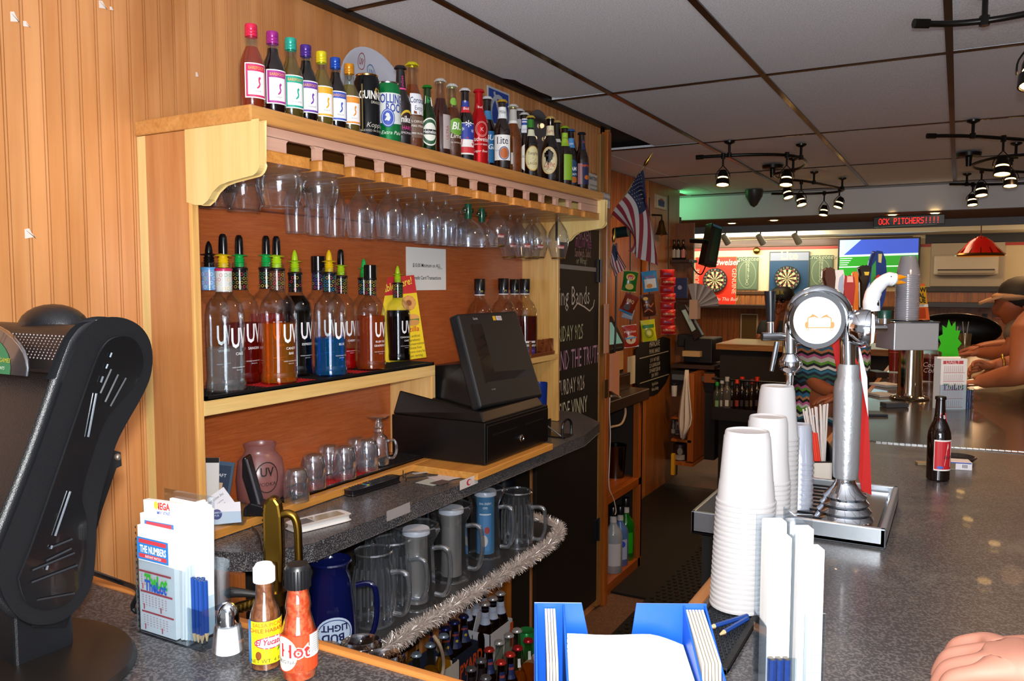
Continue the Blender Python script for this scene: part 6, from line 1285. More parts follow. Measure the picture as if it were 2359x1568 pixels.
# ================================================================ drip tray and chrome draft tower
dt = thing('drip_tray','stainless steel drip tray set on the bar under the chrome tower','drip tray',(-.22,1.85,BZ)); zt_ = BZ+.040
q0,q1 = at(2040,1265,z=BZ),at(1846,1228,z=BZ); tx1 = at(2040,1265,z=BZ).x; ty0 = q0.y; tx0 = -.335; ty1 = at(2070,1120,z=zt_).y
SM = mat('#b4bcc4',.26,.7)
m = MB(); m.box(tx0,tx1,ty0,ty1,BZ,BZ+.012,SM); w_ = .012
for b in ((tx0,tx1,ty0,ty0+w_),(tx0,tx1,ty1-w_,ty1),(tx0,tx0+w_,ty0,ty1),(tx1-w_,tx1,ty0,ty1)): m.box(*b,BZ,zt_,SM)
put('pan',m,dt,bevel=.003)
m = MB(); m.box(tx0+w_+.008,tx1-w_-.008,ty0+w_+.01,ty1-w_-.01,BZ+.022,BZ+.026,mat('#8c9298',.25,1))
for i in range(11): y = ty0+.03+i*(ty1-ty0-.06)/10; m.box(tx0+.03,tx0+.16,y,y+.004,BZ+.026,BZ+.029,mat('#2c2c30',.3,.8))
put('grate',m,dt,bevel=.001)
Pt = Vector((at(1945,1185,z=BZ+.03).x,at(1945,1185,z=BZ+.03).y,BZ+.026)); v3 = VF(Pt+Vector((0,0,.25))); cx3 = 1952
tw = thing('draft_tower','chrome arched draft beer tower with glowing round medallion','beer tap',Pt,YAW); S3 = v3.s; bx_,_ = proj(Pt)[:2]
def T3(px,py,d=0):
    P_ = at(px,py,y=Pt.y) if False else None
    r = cF*FPX + cR*(px-1179.5) - cU*(py-784.0); dep = Vector((-math.sin(YAW),math.cos(YAW),0)); t_ = ((Pt-CAM).dot(dep)+d)/r.dot(dep); q = CAM+r*t_-Pt
    return Vector((q.dot(Vector((cR.x,cR.y,0))),d,q.z))
m = MB(); c0 = T3(1945,1180); cxx = T3(1950,1000).x
prof = []
for (r_,py) in [(62,1196),(66,1190),(60,1184),(57,1180),(60,1173),(54,1167),(51,1163),(54,1156),(48,1150),(46,1146),(48,1140),(40,1133),(36,1128),(28,1118),(22,1108),(20,1090)]: prof.append((r_*S3,max(.0,T3(1950,py).z)))
prof = [(0,0)]+prof; m.lathe(prof,CHROME,(cxx,0,0),40); put('stepped_base',m,tw,30,local=True)
m = MB(); FR = mat('#c2c4c8',.34,.75,bump=.3,bscale=120)
m.lathe([(18*S3,T3(1950,1105).z),(27*S3,T3(1950,1098).z),(29*S3,T3(1950,1080).z),(31*S3,T3(1950,900).z),(29*S3,T3(1950,880).z),(24*S3,T3(1950,870).z),(24*S3,T3(1950,845).z),(20*S3,T3(1950,838).z)],FR,(cxx,0,0),36); put('frosted_column',m,tw,40,local=True)
path = [T3(1953,845),T3(1952,790),T3(1951,740),T3(1942,705),T3(1920,682),T3(1888,672),T3(1855,682),T3(1832,705),T3(1822,740),T3(1820,775),T3(1820,812)]
m = MB(); m.tube(spline(path,8),16.5*S3,CHROME,20); put('arch',m,tw,50,local=True)
m = MB(); m.lathe([(12*S3,T3(0,812).z+.006),(14*S3,T3(0,815).z),(24*S3,T3(0,828).z),(26*S3,T3(0,840).z),(22*S3,T3(0,852).z),(13*S3,T3(0,858).z),(13*S3,T3(0,863).z),(9*S3,T3(0,864).z),(8*S3,T3(0,900).z),(6*S3,T3(0,920).z),(0,T3(0,920).z)][::-1],CHROME,(T3(1820,840).x,0,0),26); m.ball(T3(1840,838,-.01),9*S3,CHROME,14); put('faucet',m,tw,40,local=True)
m = MB(); m.tube([T3(1755,775,-.005),T3(1800,775,-.002),T3(1815,775,0)],9.5*S3,mat('#b4b8bc',.2,1),18); put('faucet_shank',m,tw,40,local=True)
m = MB(); m.tube([T3(1790,788,-.005),T3(1785,815,-.012),T3(1777,855,-.02)],[6*S3,6*S3,5*S3],mat('#9aa0a6',.25,1),12); put('lever',m,tw,40,local=True)
m = MB(); m.tube([T3(1775,766),T3(1775,742)],8*S3,CHROME,14); m.tube([T3(1775,741),T3(1775,715),T3(1774,670)],[9*S3,10.5*S3,13*S3],mat('#14161c',.25),14); put('tap_handle',m,tw,40,local=True)
R90 = Matrix.Rotation(PI/2,3,'X')
def medal(cpx,cpy,rp,ang,squash=1):
    c_ = T3(cpx,cpy,-.03); M_ = Matrix.Rotation(ang,3,'Z') @ R90
    m = MB(); m.lathe([(rp*S3*1.0,-.005),(rp*S3*1.22,-.004),(rp*S3*1.28,-.012),(rp*S3*1.22,-.03),(rp*S3*.9,-.045),(0,-.05)],CHROME,c_,44,rot=M_); put('medallion_ring',m,tw,40,local=True)
    m = MB(); m.lathe([(rp*S3*1.01,-.002),(rp*S3*.9,.003),(0,.005)],mat('#fffaf6',.4,emis=1.6),c_,40,rot=M_); put('medallion_lens',m,tw,50,local=True)
    U_ = M_ @ Vector((1,0,0)); V_ = Vector((0,0,1)); N_ = U_.cross(V_); r = rp*S3; m = MB(); OR = mat('#e08850',.5,emis=.25)
    its = [('l',[(-.55*r,-.30*r),(.55*r,-.30*r)],.05*r,OR),('l',[(-.50*r,-.30*r),(-.50*r,.12*r),(-.30*r,.22*r),(-.05*r,.12*r)],.05*r,OR),('l',[(.50*r,-.30*r),(.50*r,.10*r),(.30*r,.20*r),(.05*r,.12*r)],.05*r,OR),('p',[(-.45*r,.12*r),(-.32*r,.30*r),(-.1*r,.18*r)],OR),('p',[(.45*r,.12*r),(.30*r,.28*r),(.08*r,.18*r)],OR),('e',-.56*r,-.18*r,.08*r,.14*r,OR),('e',.56*r,-.18*r,.08*r,.14*r,OR),('ring',-.52*r,-.36*r,.07*r,.07*r,.03*r,OR),('ring',.52*r,-.36*r,.07*r,.07*r,.03*r,OR)]
    decals(m,its,plane_map(c_+N_*.006,U_,V_),.0004); put('medallion_print',m,tw,local=True)
medal(1885,738,52,0)
medal(2010,757,34,1.15)
m = MB(); m.tube([T3(1965,757,.02),T3(1990,757,.02),T3(2040,757,.03)],8*S3,CHROME,14); put('side_arm',m,tw,40,local=True)
# red towel-like pennant hanging behind the column
m = MB(); pts = [(1915,780,.05),(1948,770,.05),(1960,800,.05),(1998,880,.055),(2008,1140,.06),(1985,1130,.06),(1935,900,.05)]
RD = mat('#b01814',.5)
m.hull([T3(*p) for p in pts],[T3(p[0],p[1],p[2]+.002) for p in pts],RD); P_ = [(1975,775,.052),(1998,870,.054),(2000,960,.054),(1985,880,.053)]
m.hull([T3(p[0],p[1],p[2]-.012) for p in P_],[T3(p[0],p[1],p[2]-.010) for p in P_],mat('#e4e0f0',.5)); o = put('pennant',m,None,local=True); o.location = Pt; o.rotation_euler = (0,0,YAW); tag(o,'narrow red and white pennant hanging behind the frosted column','pennant')
# straws in a black caddy with red and clear straws
sc_ = thing('straw_caddy','black plastic caddy with straws between the cups and the tower','caddy',at(1880,1105,z=BZ),YAW); bx0 = sc_.location.copy(); v4 = VF(bx0)
ROOTM[sc_.name] = (Matrix.Translation(bx0) @ Matrix.Rotation(YAW,4,'Z')).inverted()
def S4(px,py): u,z = v4.L(px,py); return u,z
m = MB(); u0,u1 = S4(1848,0)[0],S4(1935,0)[0]; m.box(u0,u1,0,.003,0,S4(0,1062)[1],BLACK); m.box(u0,u1,.09,.093,0,S4(0,1030)[1],BLACK); m.prism([(0,0),(.093,0),(.093,S4(0,1030)[1]),(0,S4(0,1062)[1])],u0,u0+.003,'x',BLACK); m.prism([(0,0),(.093,0),(.093,S4(0,1030)[1]),(0,S4(0,1062)[1])],u1-.003,u1,'x',BLACK); m.box(u0,u1,0,.093,0,.003,BLACK)
put('box',m,sc_,bevel=.001,local=True)
m = MB(); a_,b_ = S4(1872,1105),S4(1915,1062); m.box(a_[0],b_[0],-.003,-.001,0,S4(0,1065)[1],mat('#e8e0d4',.6)); put('napkin',m,sc_,local=True)
def straw(px0,py0,px1,py1,y,col,lb,grp):
    a,b = S4(px0,py0),S4(px1,py1); m = MB(); m.tube([(a[0],y,max(.004,a[1])),(b[0],y+.02,b[1])],.0026,mat(col,.35),6); o = put('straw',m,None,local=True); o.location = bx0; o.rotation_euler = (0,0,YAW); tag(o,lb,'straw',grp)
rr = random.Random(2)
for q in range(16): f_ = q/15; straw(1900+f_*22,1100,1872+f_*62+rr.uniform(-2,2),952-f_*14+rr.uniform(-3,3),.05+.03*rr.random(),'#e0d8d4','clear straw fanned out in the black caddy','clear straws in the black caddy')
for q in range(12): f_ = q/11; straw(1868+f_*36,1100,1858+f_*38,1000+rr.uniform(-4,4),.02+.02*rr.random(),'#e83a20','bright red straw in the black caddy','red straws in the black caddy')
# ---------------------------------------------------------------- bottle, cigarette box, coasters on the bar
P = at(2160,1104,z=BZ); h = (1104-912)*VF(P).s*1.02
bottle('beer_bottle','open brown longneck with red label standing on the bar at right',P,h,P_beer,DKBR,None,None,dec=[('label',.13,.5,[('r',-.026,0,.026,.36*h,'#e8dcd8'),('r',-.0245,.004,.0245,.36*h-.004,'#b81c24'),('p',[(.0,.06*h),(.02,.04*h),(.022,.34*h),(.008,.32*h),(.004,.2*h)],'#e8e4e0'),('t','Bud',.008,.14*h,.014,'#22222c',{'sh': .3}),('e',-.010,.04*h,.008,.004,'#3c5cb0')]),('neck_label',.70,.35,[('p',[(-.008,0),(.016,.0),(.014,.10*h),(-.002,.10*h)],'#c02028'),('t','B',.007,.03*h,.014,'#f0e8e8')])])
p = at(2212,1082,z=BZ); t = thing('cigarette_box','small white and blue cigarette box lying behind the bottle','box',p,.2); m = MB(); m.box(-.045,.03,0,.05,0,.022,mat('#d8d4d8',.5)); put('case',m,t,bevel=.001,local=True)
m = MB(); decals(m,[('r',-.044,.001,-.012,.021,'#6a5a38'),('r',-.03,.018,.028,.0215,'#3c4c9c'),('r',.002,.004,.02,.018,'#e8e4e8')]+[('r',.004+q*.0018,.006,.005+q*.0018,.016,'#3c3c44') for q in range(8)],plane_map((0,0,0),(1,0,0),(0,0,1))); put('print',m,t,local=True)
t = thing('ashtray','low dark glass ashtray behind the cigarette box','ashtray',at(2205,1062,z=BZ)); m = MB(); m.lathe([(0,.004),(.04,.002),(.052,.014),(.048,.016),(.038,.006),(0,.006)],mat('#2c2420',.1,coat=.5),seg=24); put('dish',m,t,40,local=True)
t = thing('matchbook','small cream matchbook left of the bottle','matchbook',at(2128,1070,z=BZ),.3); m = MB(); m.box(-.02,.02,-.015,.015,.0005,.008,mat('#8a7a5c',.6)); put('cover',m,t,local=True,bevel=.001)

# ================================================================ silver tap box on a column with handles, cups, goose tap
Pb = at(2100,918,z=BZ+.002); Pb.z = BZ+.0025; v5 = VF(Pb+Vector((0,0,.2))); dep = Vector((-math.sin(YAW),math.cos(YAW),0)); rgt = Vector((cR.x,cR.y,0))
def T5(px,py,d=0):
    r = cF*FPX + cR*(px-1179.5) - cU*(py-784.0); t_ = ((Pb-CAM).dot(dep)+d)/r.dot(dep); q = CAM+r*t_-Pb; return Vector((q.dot(rgt),d,q.z))
S5 = v5.s; bt = thing('draft_box_tower','silver metal tap box on a polished round column','beer tap',Pb,YAW); cxx = T5(2097,850).x
m = MB(); r5 = 26*S5; m.lathe([(0,0),(r5*1.6,0),(r5*1.65,.006),(r5*1.5,.012),(r5*1.05,.018),(r5,.03),(r5,T5(0,800).z)],mat('#c8b8a4',.08,1),(cxx,.0,0),36); put('column',m,bt,30,local=True)
a,b = T5(2037,803),T5(2140,738); m = MB(); m.box(a.x,b.x,-.09,.09,a.z,b.z,mat('#c4ccd8',.34,.35,bump=.2,bscale=30)); m.box(a.x-.004,b.x+.004,-.094,.094,b.z-.008,b.z,CHROME); put('box',m,bt,bevel=.004,local=True)
zb = b.z
M5 = Matrix.Translation(Pb) @ Matrix.Rotation(YAW,4,'Z')
stack((M5 @ Vector((T5(2088,740).x,0,zb+.001))),25*S5,17*S5,45*S5,26,(T5(0,590).z-zb-45*S5)/25,'clear plastic cup on top of the tall stack on the silver box','the stack on the silver box','cups on the silver box',mt_=CUPC)
# green starburst card
m = MB(); c_ = T5(2160,787); pts = []
for i in range(22):
    a_ = 2*PI*i/22; r_ = (54 if i % 2 == 0 else 38)*S5; pts.append((c_.x+r_*math.cos(a_)*.5,c_.z+r_*math.sin(a_)*1.0))
m.prism(pts,-.10,-.098,'y',mat('#3cc81c',.5)); o = put('starburst_card',m,None,local=True); o.location = Pb; o.rotation_euler = (0,0,YAW); o.location = Pb-dep*.0; tag(o,'bright green starburst card stuck to the side of the silver box','card')
# table tent behind the cups
p0 = M5 @ Vector((T5(2128,738).x,.06,zb+.001)); t = thing('table_tent','orange and yellow folded table tent on top of the silver box','table tent',p0,YAW+.25); m = MB(); hh = 84*S5; ww = 22*S5
m.hull([(-ww,-.03,0),(ww,-.03,0),(ww,-.028,0),(-ww,-.028,0)],[(-ww*.8,0,hh),(ww*.8,0,hh),(ww*.8,.002,hh),(-ww*.8,.002,hh)],mat('#d8642c',.6)); m.hull([(-ww,.03,0),(ww,.03,0),(ww,.032,0),(-ww,.032,0)],[(-ww*.8,0,hh),(ww*.8,0,hh),(ww*.8,.002,hh),(-ww*.8,.002,hh)],mat('#e08a50',.6)); put('card',m,t,local=True)
m = MB(); decals(m,[('r',-ww*.85,hh*.45,ww*.85,hh*.95,'#c89a1c'),('t','LOW',0,hh*.78,.030,'#1c1c1c',{'bold': .04}),('t','CAL',0,hh*.62,.030,'#1c1c1c',{'bold': .04}),('t','QUE',0,hh*.48,.028,'#1c1c1c',{'bold': .04}),('r',-ww*.9,hh*.36,ww*.9,hh*.44,'#e0dcd0'),('t','beer',0,hh*.375,.022,'#2c2c1c'),('r',-ww*.7,hh*.05,ww*.5,hh*.33,'#a83c14')],plane_map((0,-.031,0),(1,0,0),Vector((0,.03,hh)))); put('print',m,t,local=True)
# taps on a horizontal chrome manifold reaching from the arched tower
Pm = Pt+dep*.32; Pm.z = BZ
def T6(px,py,d=0):
    r = cF*FPX + cR*(px-1179.5) - cU*(py-784.0); t_ = ((Pm-CAM).dot(dep)+d)/r.dot(dep); q = CAM+r*t_-Pm; return Vector((q.dot(rgt),d,q.z))
S6 = VF(Pm+Vector((0,0,.3))).s; M6 = Matrix.Translation(Pm) @ Matrix.Rotation(YAW,4,'Z')
mf = thing('tap_manifold','chrome horizontal tap rail on a post behind the arched tower','beer tap',Pm,YAW); m = MB(); m.tube([T6(1880,742),T6(2030,742)],14*S6,STEEL,16); m.tube([T6(1965,742),Vector((T6(1965,742).x,0,.0))],14*S6,STEEL,16); put('rail',m,mf,40,local=True)
def tap(label,build):
    t = thing('beer_tap',label,'beer tap',Pm,YAW); ROOTM[t.name] = M6.inverted(); build(t)
def part6(nm_,m,t,sm=40): put(nm_,m,t,sm,local=True)
def goose(t):
    W_m = mat('#e4e6ea',.12,coat=.6); m = MB(); m.tube(spline([T6(2008,716,-.07),T6(2008,690,-.07),T6(2016,668,-.07),T6(2032,650,-.07),T6(2048,642,-.07),T6(2060,645,-.07)],6),[18*S6]*6+[17*S6]*6+[15*S6]*6+[14*S6]*6+[15*S6]*6+[12*S6],W_m,16); m.ball(T6(2050,645,-.07),16*S6,W_m,18,(1.1,.9,.8)); part6('neck',m,t,60)
    m = MB(); m.tube([T6(2060,641,-.07),T6(2072,638,-.07),T6(2088,638,-.07)],[8*S6,6*S6,1.5*S6],mat('#e08a10',.3),10); m.tube([T6(2060,648,-.07),T6(2072,650,-.07),T6(2086,651,-.07)],[7*S6,5*S6,1.5*S6],mat('#e08a10',.3),10); part6('beak',m,t)
    m = MB(); m.ball(T6(2053,637,-.084),1.8*S6,BLACK,8); part6('eye',m,t)
    m = MB(); m.lathe([(14.5*S6,T6(0,730).z),(15*S6,T6(0,716).z),(13*S6,T6(0,712).z)],mat('#10382c',.3),(T6(2008,720).x,-.07,0),20); m.lathe([(12*S6,T6(0,742).z),(13*S6,T6(0,728).z)],CHROME,(T6(2008,720).x,-.07,0),18); part6('collar',m,t)
    m = MB(); m.ball(T6(2018,700,-.084),9*S6,mat('#3c4450',.15,.6),14,(.8,.5,1.3)); part6('badge',m,t)
tap('white goose head tap handle with orange beak',goose)
def shape6(t,pts,col,th=.02,nm_='paddle',extra=()):
    m = MB(); P_ = [T6(a,b) for a,b in pts]; m.prism([(p.x,p.z) for p in P_],-th/2,th/2,'y',mat(col,.3)); put(nm_,m,t,local=True,bevel=.003)
    for (n2,pts2,c2) in extra:
        m = MB(); m.prism([(T6(a,b).x,T6(a,b).z) for a,b in pts2],-th/2-.002,-th/2,'y',mat(c2,.35)); put(n2,m,t,local=True)
    ctr = T6(sum(a for a,b in pts)/len(pts),735); m = MB(); m.tube([(ctr.x,0,T6(0,max(b for a,b in pts)-3).z),(ctr.x,0,T6(0,742).z)],4*S6,CHROME,10); put('ferrule',m,t,local=True)
tap('tall blue and green tap handle with a red badge',lambda t: shape6(t,[(1992,712),(1988,680),(1998,650),(2008,600),(2016,580),(2026,582),(2033,600),(2036,650),(2030,690),(2022,712)],'#1c2c5c',.025,'paddle',[('badge',[(2008,640),(2018,632),(2028,640),(2026,656),(2014,660),(2006,652)],'#c02024'),('green_band',[(2004,612),(2012,600),(2012,640),(1999,660)],'#2c7a34'),('pale_wing',[(1990,706),(1989,670),(1998,650),(2002,706)],'#9ab0cc'),('crest',[(2018,585),(2026,585),(2024,606),(2018,604)],'#b8a05c')]))
tap('dark tap handle topped by a small figure in a wide hat',lambda t: shape6(t,[(1986,706),(1985,650),(1980,640),(1984,634),(1980,618),(1992,613),(2002,618),(1998,634),(2000,642),(1997,706)],'#22180f',.02,'figure',[('collar',[(1986,626),(1998,626),(1996,634),(1988,634)],'#c8a02c')]))
tap('slim orange stick tap handle',lambda t: shape6(t,[(1966,712),(1966,630),(1969,627),(1973,630),(1973,712)],'#c8661c',.012,'stick'))
tap('red round tap handle with pale print',lambda t: shape6(t,[(1944,700),(1941,660),(1943,640),(1952,636),(1960,640),(1962,660),(1958,700)],'#9a2824',.03,'paddle',[('print',[(1945,650),(1959,650),(1958,636),(1946,636)],'#d8a08c')]))
tap('white and grey paddle tap handle',lambda t: shape6(t,[(1920,712),(1915,640),(1918,625),(1938,624),(1941,640),(1934,712)],'#d8c8bc',.014,'paddle',[('stripe',[(1932,708),(1928,660),(1931,640),(1940,630),(1938,690)],'#9a9ca8')]))
tap('carved brown figure tap handle, leftmost',lambda t: shape6(t,[(1908,705),(1906,665),(1899,640),(1900,624),(1908,618),(1916,622),(1918,640),(1916,665),(1918,705)],'#4c2818',.025,'figure'))
# lottery slip holder on the far bar
P = at(2194,944,z=BZ); v7 = VF(P); t = thing('slip_holder','clear holder of white and red lottery slips farther along the bar','slip holder',P,YAW+.05); s = v7.s; m = MB(); w = 62*s; H = 118*s
m.box(-w/2,w/2,0,.03,0,H,PAPER); m.box(-w/2,w/2-.01,.03,.05,0,H+.006,PAPER); put('slip_stack',m,t,local=True)
m = MB(); its = [('r',-w*.42,H*.9,w*.35,H*.965,'#c8505a'),('t','DAILY',-.005,H*.905,.022,'#f0dcdc'),('t','TheLot',0,H*.42,.029,'#3c9c5c',{'bold': .04}),('t','TheLot',-.002,H*.40,.029,'#2c4c9c',{'bold': .02})]
for q in range(5): its += [('r',-w*.42,H*(.05+q*.17),w*.38,H*(.058+q*.17),'#c8505a')]+[('r',-w*.40+k_*w*.075,H*(.07+q*.17),-w*.40+k_*w*.075+.003,H*(.19+q*.17),'#d8c4c8') for k_ in range(10)]
decals(m,its,plane_map((0,0,0),(1,0,0),(0,0,1)),.0005); put('print',m,t,local=True)
m = MB(); m.box(-w/2-.003,w/2+.03,-.004,-.002,0,H*.5,ACR); m.box(w/2+.028,w/2+.03,-.004,.05,0,H*.4,ACR); put('clear_box',m,t,local=True)
for q in range(3):
    m = MB(); m.tube([(w/2+.007+q*.009,.012,.003),(w/2+.007+q*.009,.012,H*.38)],.0045,mat('#1c2f66',.3),6); o = put('pencil',m,None,local=True); o.location = P; o.rotation_euler = (0,0,YAW+.05); tag(o,'short blue pencil standing beside the slips in the far holder','pencil','blue pencils in the far slip holder')
# clutter on the inner bar beside the box tower
for k,(px,py,w,d,hgt,col,lb,cat_) in enumerate([(2040,890,.10,.12,.012,'#c8c4c0','small stack of white order pads by the silver column','pad'),(2030,912,.09,.10,.010,'#b8b0a4','cream folded papers nearer than the order pads','paper'),(2060,938,.10,.05,.018,'#3c3c40','black and grey tape dispenser at the foot of the column','dispenser'),(2020,868,.07,.14,.03,'#2c1c14','dark leather wallet folder behind the order pads','folder'),(2000,955,.12,.10,.006,'#16202c','flat black and blue magazine near the hinge strip','magazine')]):
    p = at(px,py,z=BZ); t = thing(['order_pad','paper_pile','tape_dispenser','wallet_folder','magazine'][k],lb,cat_,p,YAW+.3-.1*k); m = MB(); m.box(-w/2,w/2,-d/2,d/2,.003,.003+hgt,mat(col,.5)); m.box(-w/2+.005,w/2-.004,-d/2+.004,d/2-.005,.003+hgt,.004+hgt,mat(col,.4)); put('body',m,t,bevel=.002,local=True)
p = at(2062,830,z=BZ);
for k,(px,py,r,hh,c1,lb) in enumerate([(2060,858,.036,.14,'#a83c34','red tinted drink cup left of the silver column'),(2140,880,.04,.15,'#5c1c14','dark red cola cup with white script behind the column')]):
    p = at(px,py,z=BZ); t = thing('drink_cup',lb,'cup',p); m = MB(); m.lathe([(0,.003),(r*.8,.003),(r,hh),(r*.97,hh),(r*.78,.008)],glass('#f0d8d0',.5,.08,2,.1,.25,c1),seg=26); put('wall',m,t,50,local=True); m = MB(); m.lathe([(0,.01),(r*.77,.01),(r*.93,hh*.85),(0,hh*.85)],mat(c1,.3),seg=24); put('drink',m,t,50,local=True)
    if k: m = MB(); decals(m,[('t','Coca',0,.085,.035,'#e0c8c0',{'sh': .3}),('t','Cola',0,.055,.035,'#e0c8c0',{'sh': .3})],round_map((0,0,0),r*.97,facing(p)),.001); put('print',m,t,local=True)
# ================================================================ open cupboard beyond the door
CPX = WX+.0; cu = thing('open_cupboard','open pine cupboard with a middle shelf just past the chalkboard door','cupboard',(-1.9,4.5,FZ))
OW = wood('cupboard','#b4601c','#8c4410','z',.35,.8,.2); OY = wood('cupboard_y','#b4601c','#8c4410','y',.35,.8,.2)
ya,yb_ = 4.17,4.80
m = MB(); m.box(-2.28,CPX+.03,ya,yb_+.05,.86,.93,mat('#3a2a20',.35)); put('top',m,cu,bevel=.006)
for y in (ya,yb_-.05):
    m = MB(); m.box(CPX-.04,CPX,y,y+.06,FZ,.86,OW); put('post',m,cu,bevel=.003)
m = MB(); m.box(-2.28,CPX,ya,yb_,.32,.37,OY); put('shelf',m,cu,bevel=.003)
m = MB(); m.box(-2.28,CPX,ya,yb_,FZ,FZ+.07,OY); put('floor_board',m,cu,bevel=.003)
m = MB(); m.box(-2.29,-2.28,ya,yb_,FZ,.86,mat('#1c120c',.8)); m.box(-2.28,CPX,yb_-.01,yb_+.01,FZ+.07,.86,mat('#22150c',.8)); put('back',m,cu)
for k,(px,by,hpx,g_,lc,lb) in enumerate([(1412,1300,145,'#cfe0e8','#c8d0d8','clear vodka bottle with white label at the front of the cupboard'),(1428,1285,130,'#b8d0f0','#6a90d8','clear bottle with blue splash label in the middle of the cupboard'),(1441,1272,135,'#2c9a2c','#1f8a1c','bright green bottle at the right of the cupboard')]):
    x = -1.775-.008*k; p = at(px,by,x=x); z = FZ+.07; h = hpx*VF(p).s*1.05
    bottle('liquor_bottle',lb,(x,p.y,z),h,P_spirit,glass(g_,.5,.08,2.5,.05,.55,lc),None,'#16161a','tall',[('label',.12,.2,[('r',-.04,0,.04,.34*h,['#d0d0d4','#a8b8d8','#d8d4c8'][k] if k < 2 else '#24a81c')]+([('e',.005,.26*h,.02,.02,'#2c50d0')] if k == 1 else [])),('neck_label',.76,.1,[('r',-.03,0,.03,.12*h,'#c8c8c8')])])
p = at(1418,1060,x=-1.86); t = thing('ice_bucket','tall steel cylinder on the cupboard middle shelf','bucket',(-1.86,p.y,.37)); m = MB(); hz_ = at(1418,1025,x=-1.86).z-.37; m.lathe([(0,0),(.055,0),(.07,hz_),(.074,hz_+.004),(.066,hz_),(.05,.01),(0,.01)],mat('#5a5c60',.15,1),seg=28); put('wall',m,t,50,local=True)
# white cord and chargers
m = MB(); cx_ = CPX+.045; pts = [at(1405,915,x=cx_),at(1404,950,x=cx_),at(1406,1000,x=cx_),at(1404,1060,x=cx_),at(1403,1120,x=cx_),at(1414,1150,x=cx_),at(1419,1175,x=cx_),at(1417,1185,x=cx_)]; m.tube(spline(pts,6),.003,mat('#d8c8bc',.4),6); tag(put('power_cord',m),'thin white cord hanging down the post','cord')
m = MB(); cx_ = CPX+.02; pts = [at(1408,912,x=cx_),at(1428,915,x=cx_),at(1441,945,x=cx_),at(1432,975,x=cx_),at(1409,983,x=cx_)]; m.tube(spline(pts,6),.007,mat('#b09878',.4),7); tag(put('power_cord',m),'looped beige cable beside the post','cord')
m = MB(); a = at(1404,815,x=CPX+.03); b = at(1421,912,x=CPX+.03); m.hull([(CPX+.03,a.y,a.z),(CPX+.03,b.y,a.z),(CPX+.03,b.y,b.z),(CPX+.03,a.y,at(1404,900,x=CPX+.03).z)],[(CPX+.045,a.y,a.z),(CPX+.045,b.y,a.z),(CPX+.045,b.y,b.z),(CPX+.045,a.y,at(1404,900,x=CPX+.03).z)],mat('#c88a6a',.5)); tag(put('document_sleeve',m),'pink beige paper sleeve hanging on the post side','paper')
m = MB(); a = at(1396,700,x=CPX+.05); b = at(1402,812,x=CPX+.05); m.box(CPX+.042,CPX+.05,a.y-.01,b.y,b.z,a.z,mat('#c8947c',.4)); tag(put('thermometer_strip',m),'narrow pink plastic strip fixed to the door post','strip')
m = MB(); a = at(1394,875,x=CPX+.042); b = at(1400,915,x=CPX+.042); m.box(CPX+.04,CPX+.044,a.y,b.y,b.z,a.z,mat('#4c3c28',.4,.5)); tag(put('strike_plate',m),'small dark metal strike plate on the door post','plate')
# card terminal, printer, paper pad on the cupboard top
zc_ = .931
t = thing('receipt_printer','dark boxy radio with brass trim on the cupboard top','printer',(-1.95,4.45,zc_)); p0 = at(1418,890,x=-1.80); p1 = at(1452,875,x=-1.80)
m = MB(); m.box(-2.0,-1.80,p0.y,p1.y,zc_,zc_+.10,mat('#2c2018',.3)); m.box(-1.80,-1.797,p0.y+.02,p1.y-.02,zc_+.01,zc_+.09,mat('#4a3420',.3,.4)); put('case',m,t,bevel=.005)
m = MB(); m.box(-2.0,-1.84,p0.y,p1.y-.02,zc_+.101,zc_+.26,mat('#15120f',.3)); m.box(-1.84,-1.836,p0.y+.09,p1.y-.03,zc_+.12,zc_+.24,mat('#c89858',.6)); put('cradle',m,t,bevel=.01)
t = thing('counter_tablet','tilted touch tablet glowing pale green above the cupboard','tablet',(-1.95,4.35,zc_+.26)); A_ = at(1404,728,x=-1.86); B_ = at(1437,795,x=-1.86); C_ = at(1404,795,x=-1.86)
m = MB(); o_ = Vector((-.05,0,0)); q_ = [A_,at(1410,728,x=-1.86),at(1446,800,x=-1.86),at(1404,808,x=-1.86)]; m.hull([p+o_ for p in q_],q_,mat('#2a1a12',.3)); put('case',m,t,bevel=.003)
m = MB(); q_ = [at(1404,742,x=-1.858),at(1409,742,x=-1.858),at(1434,790,x=-1.858),at(1404,794,x=-1.858)]; m.add(q_,[(0,1,2,3)],mat('#7aa89a',.3,emis=.35)); put('screen',m,t)
sh_ = thing('paper_pad','white paper list hanging beside the printer','paper',at(1455,870,x=-1.88)); m = MB(); a,b = at(1447,822,x=-1.88),at(1463,882,x=-1.88); m.box(-1.885,-1.88,a.y,b.y,b.z,a.z,mat('#b8ac90',.7)); put('sheet',m,sh_)

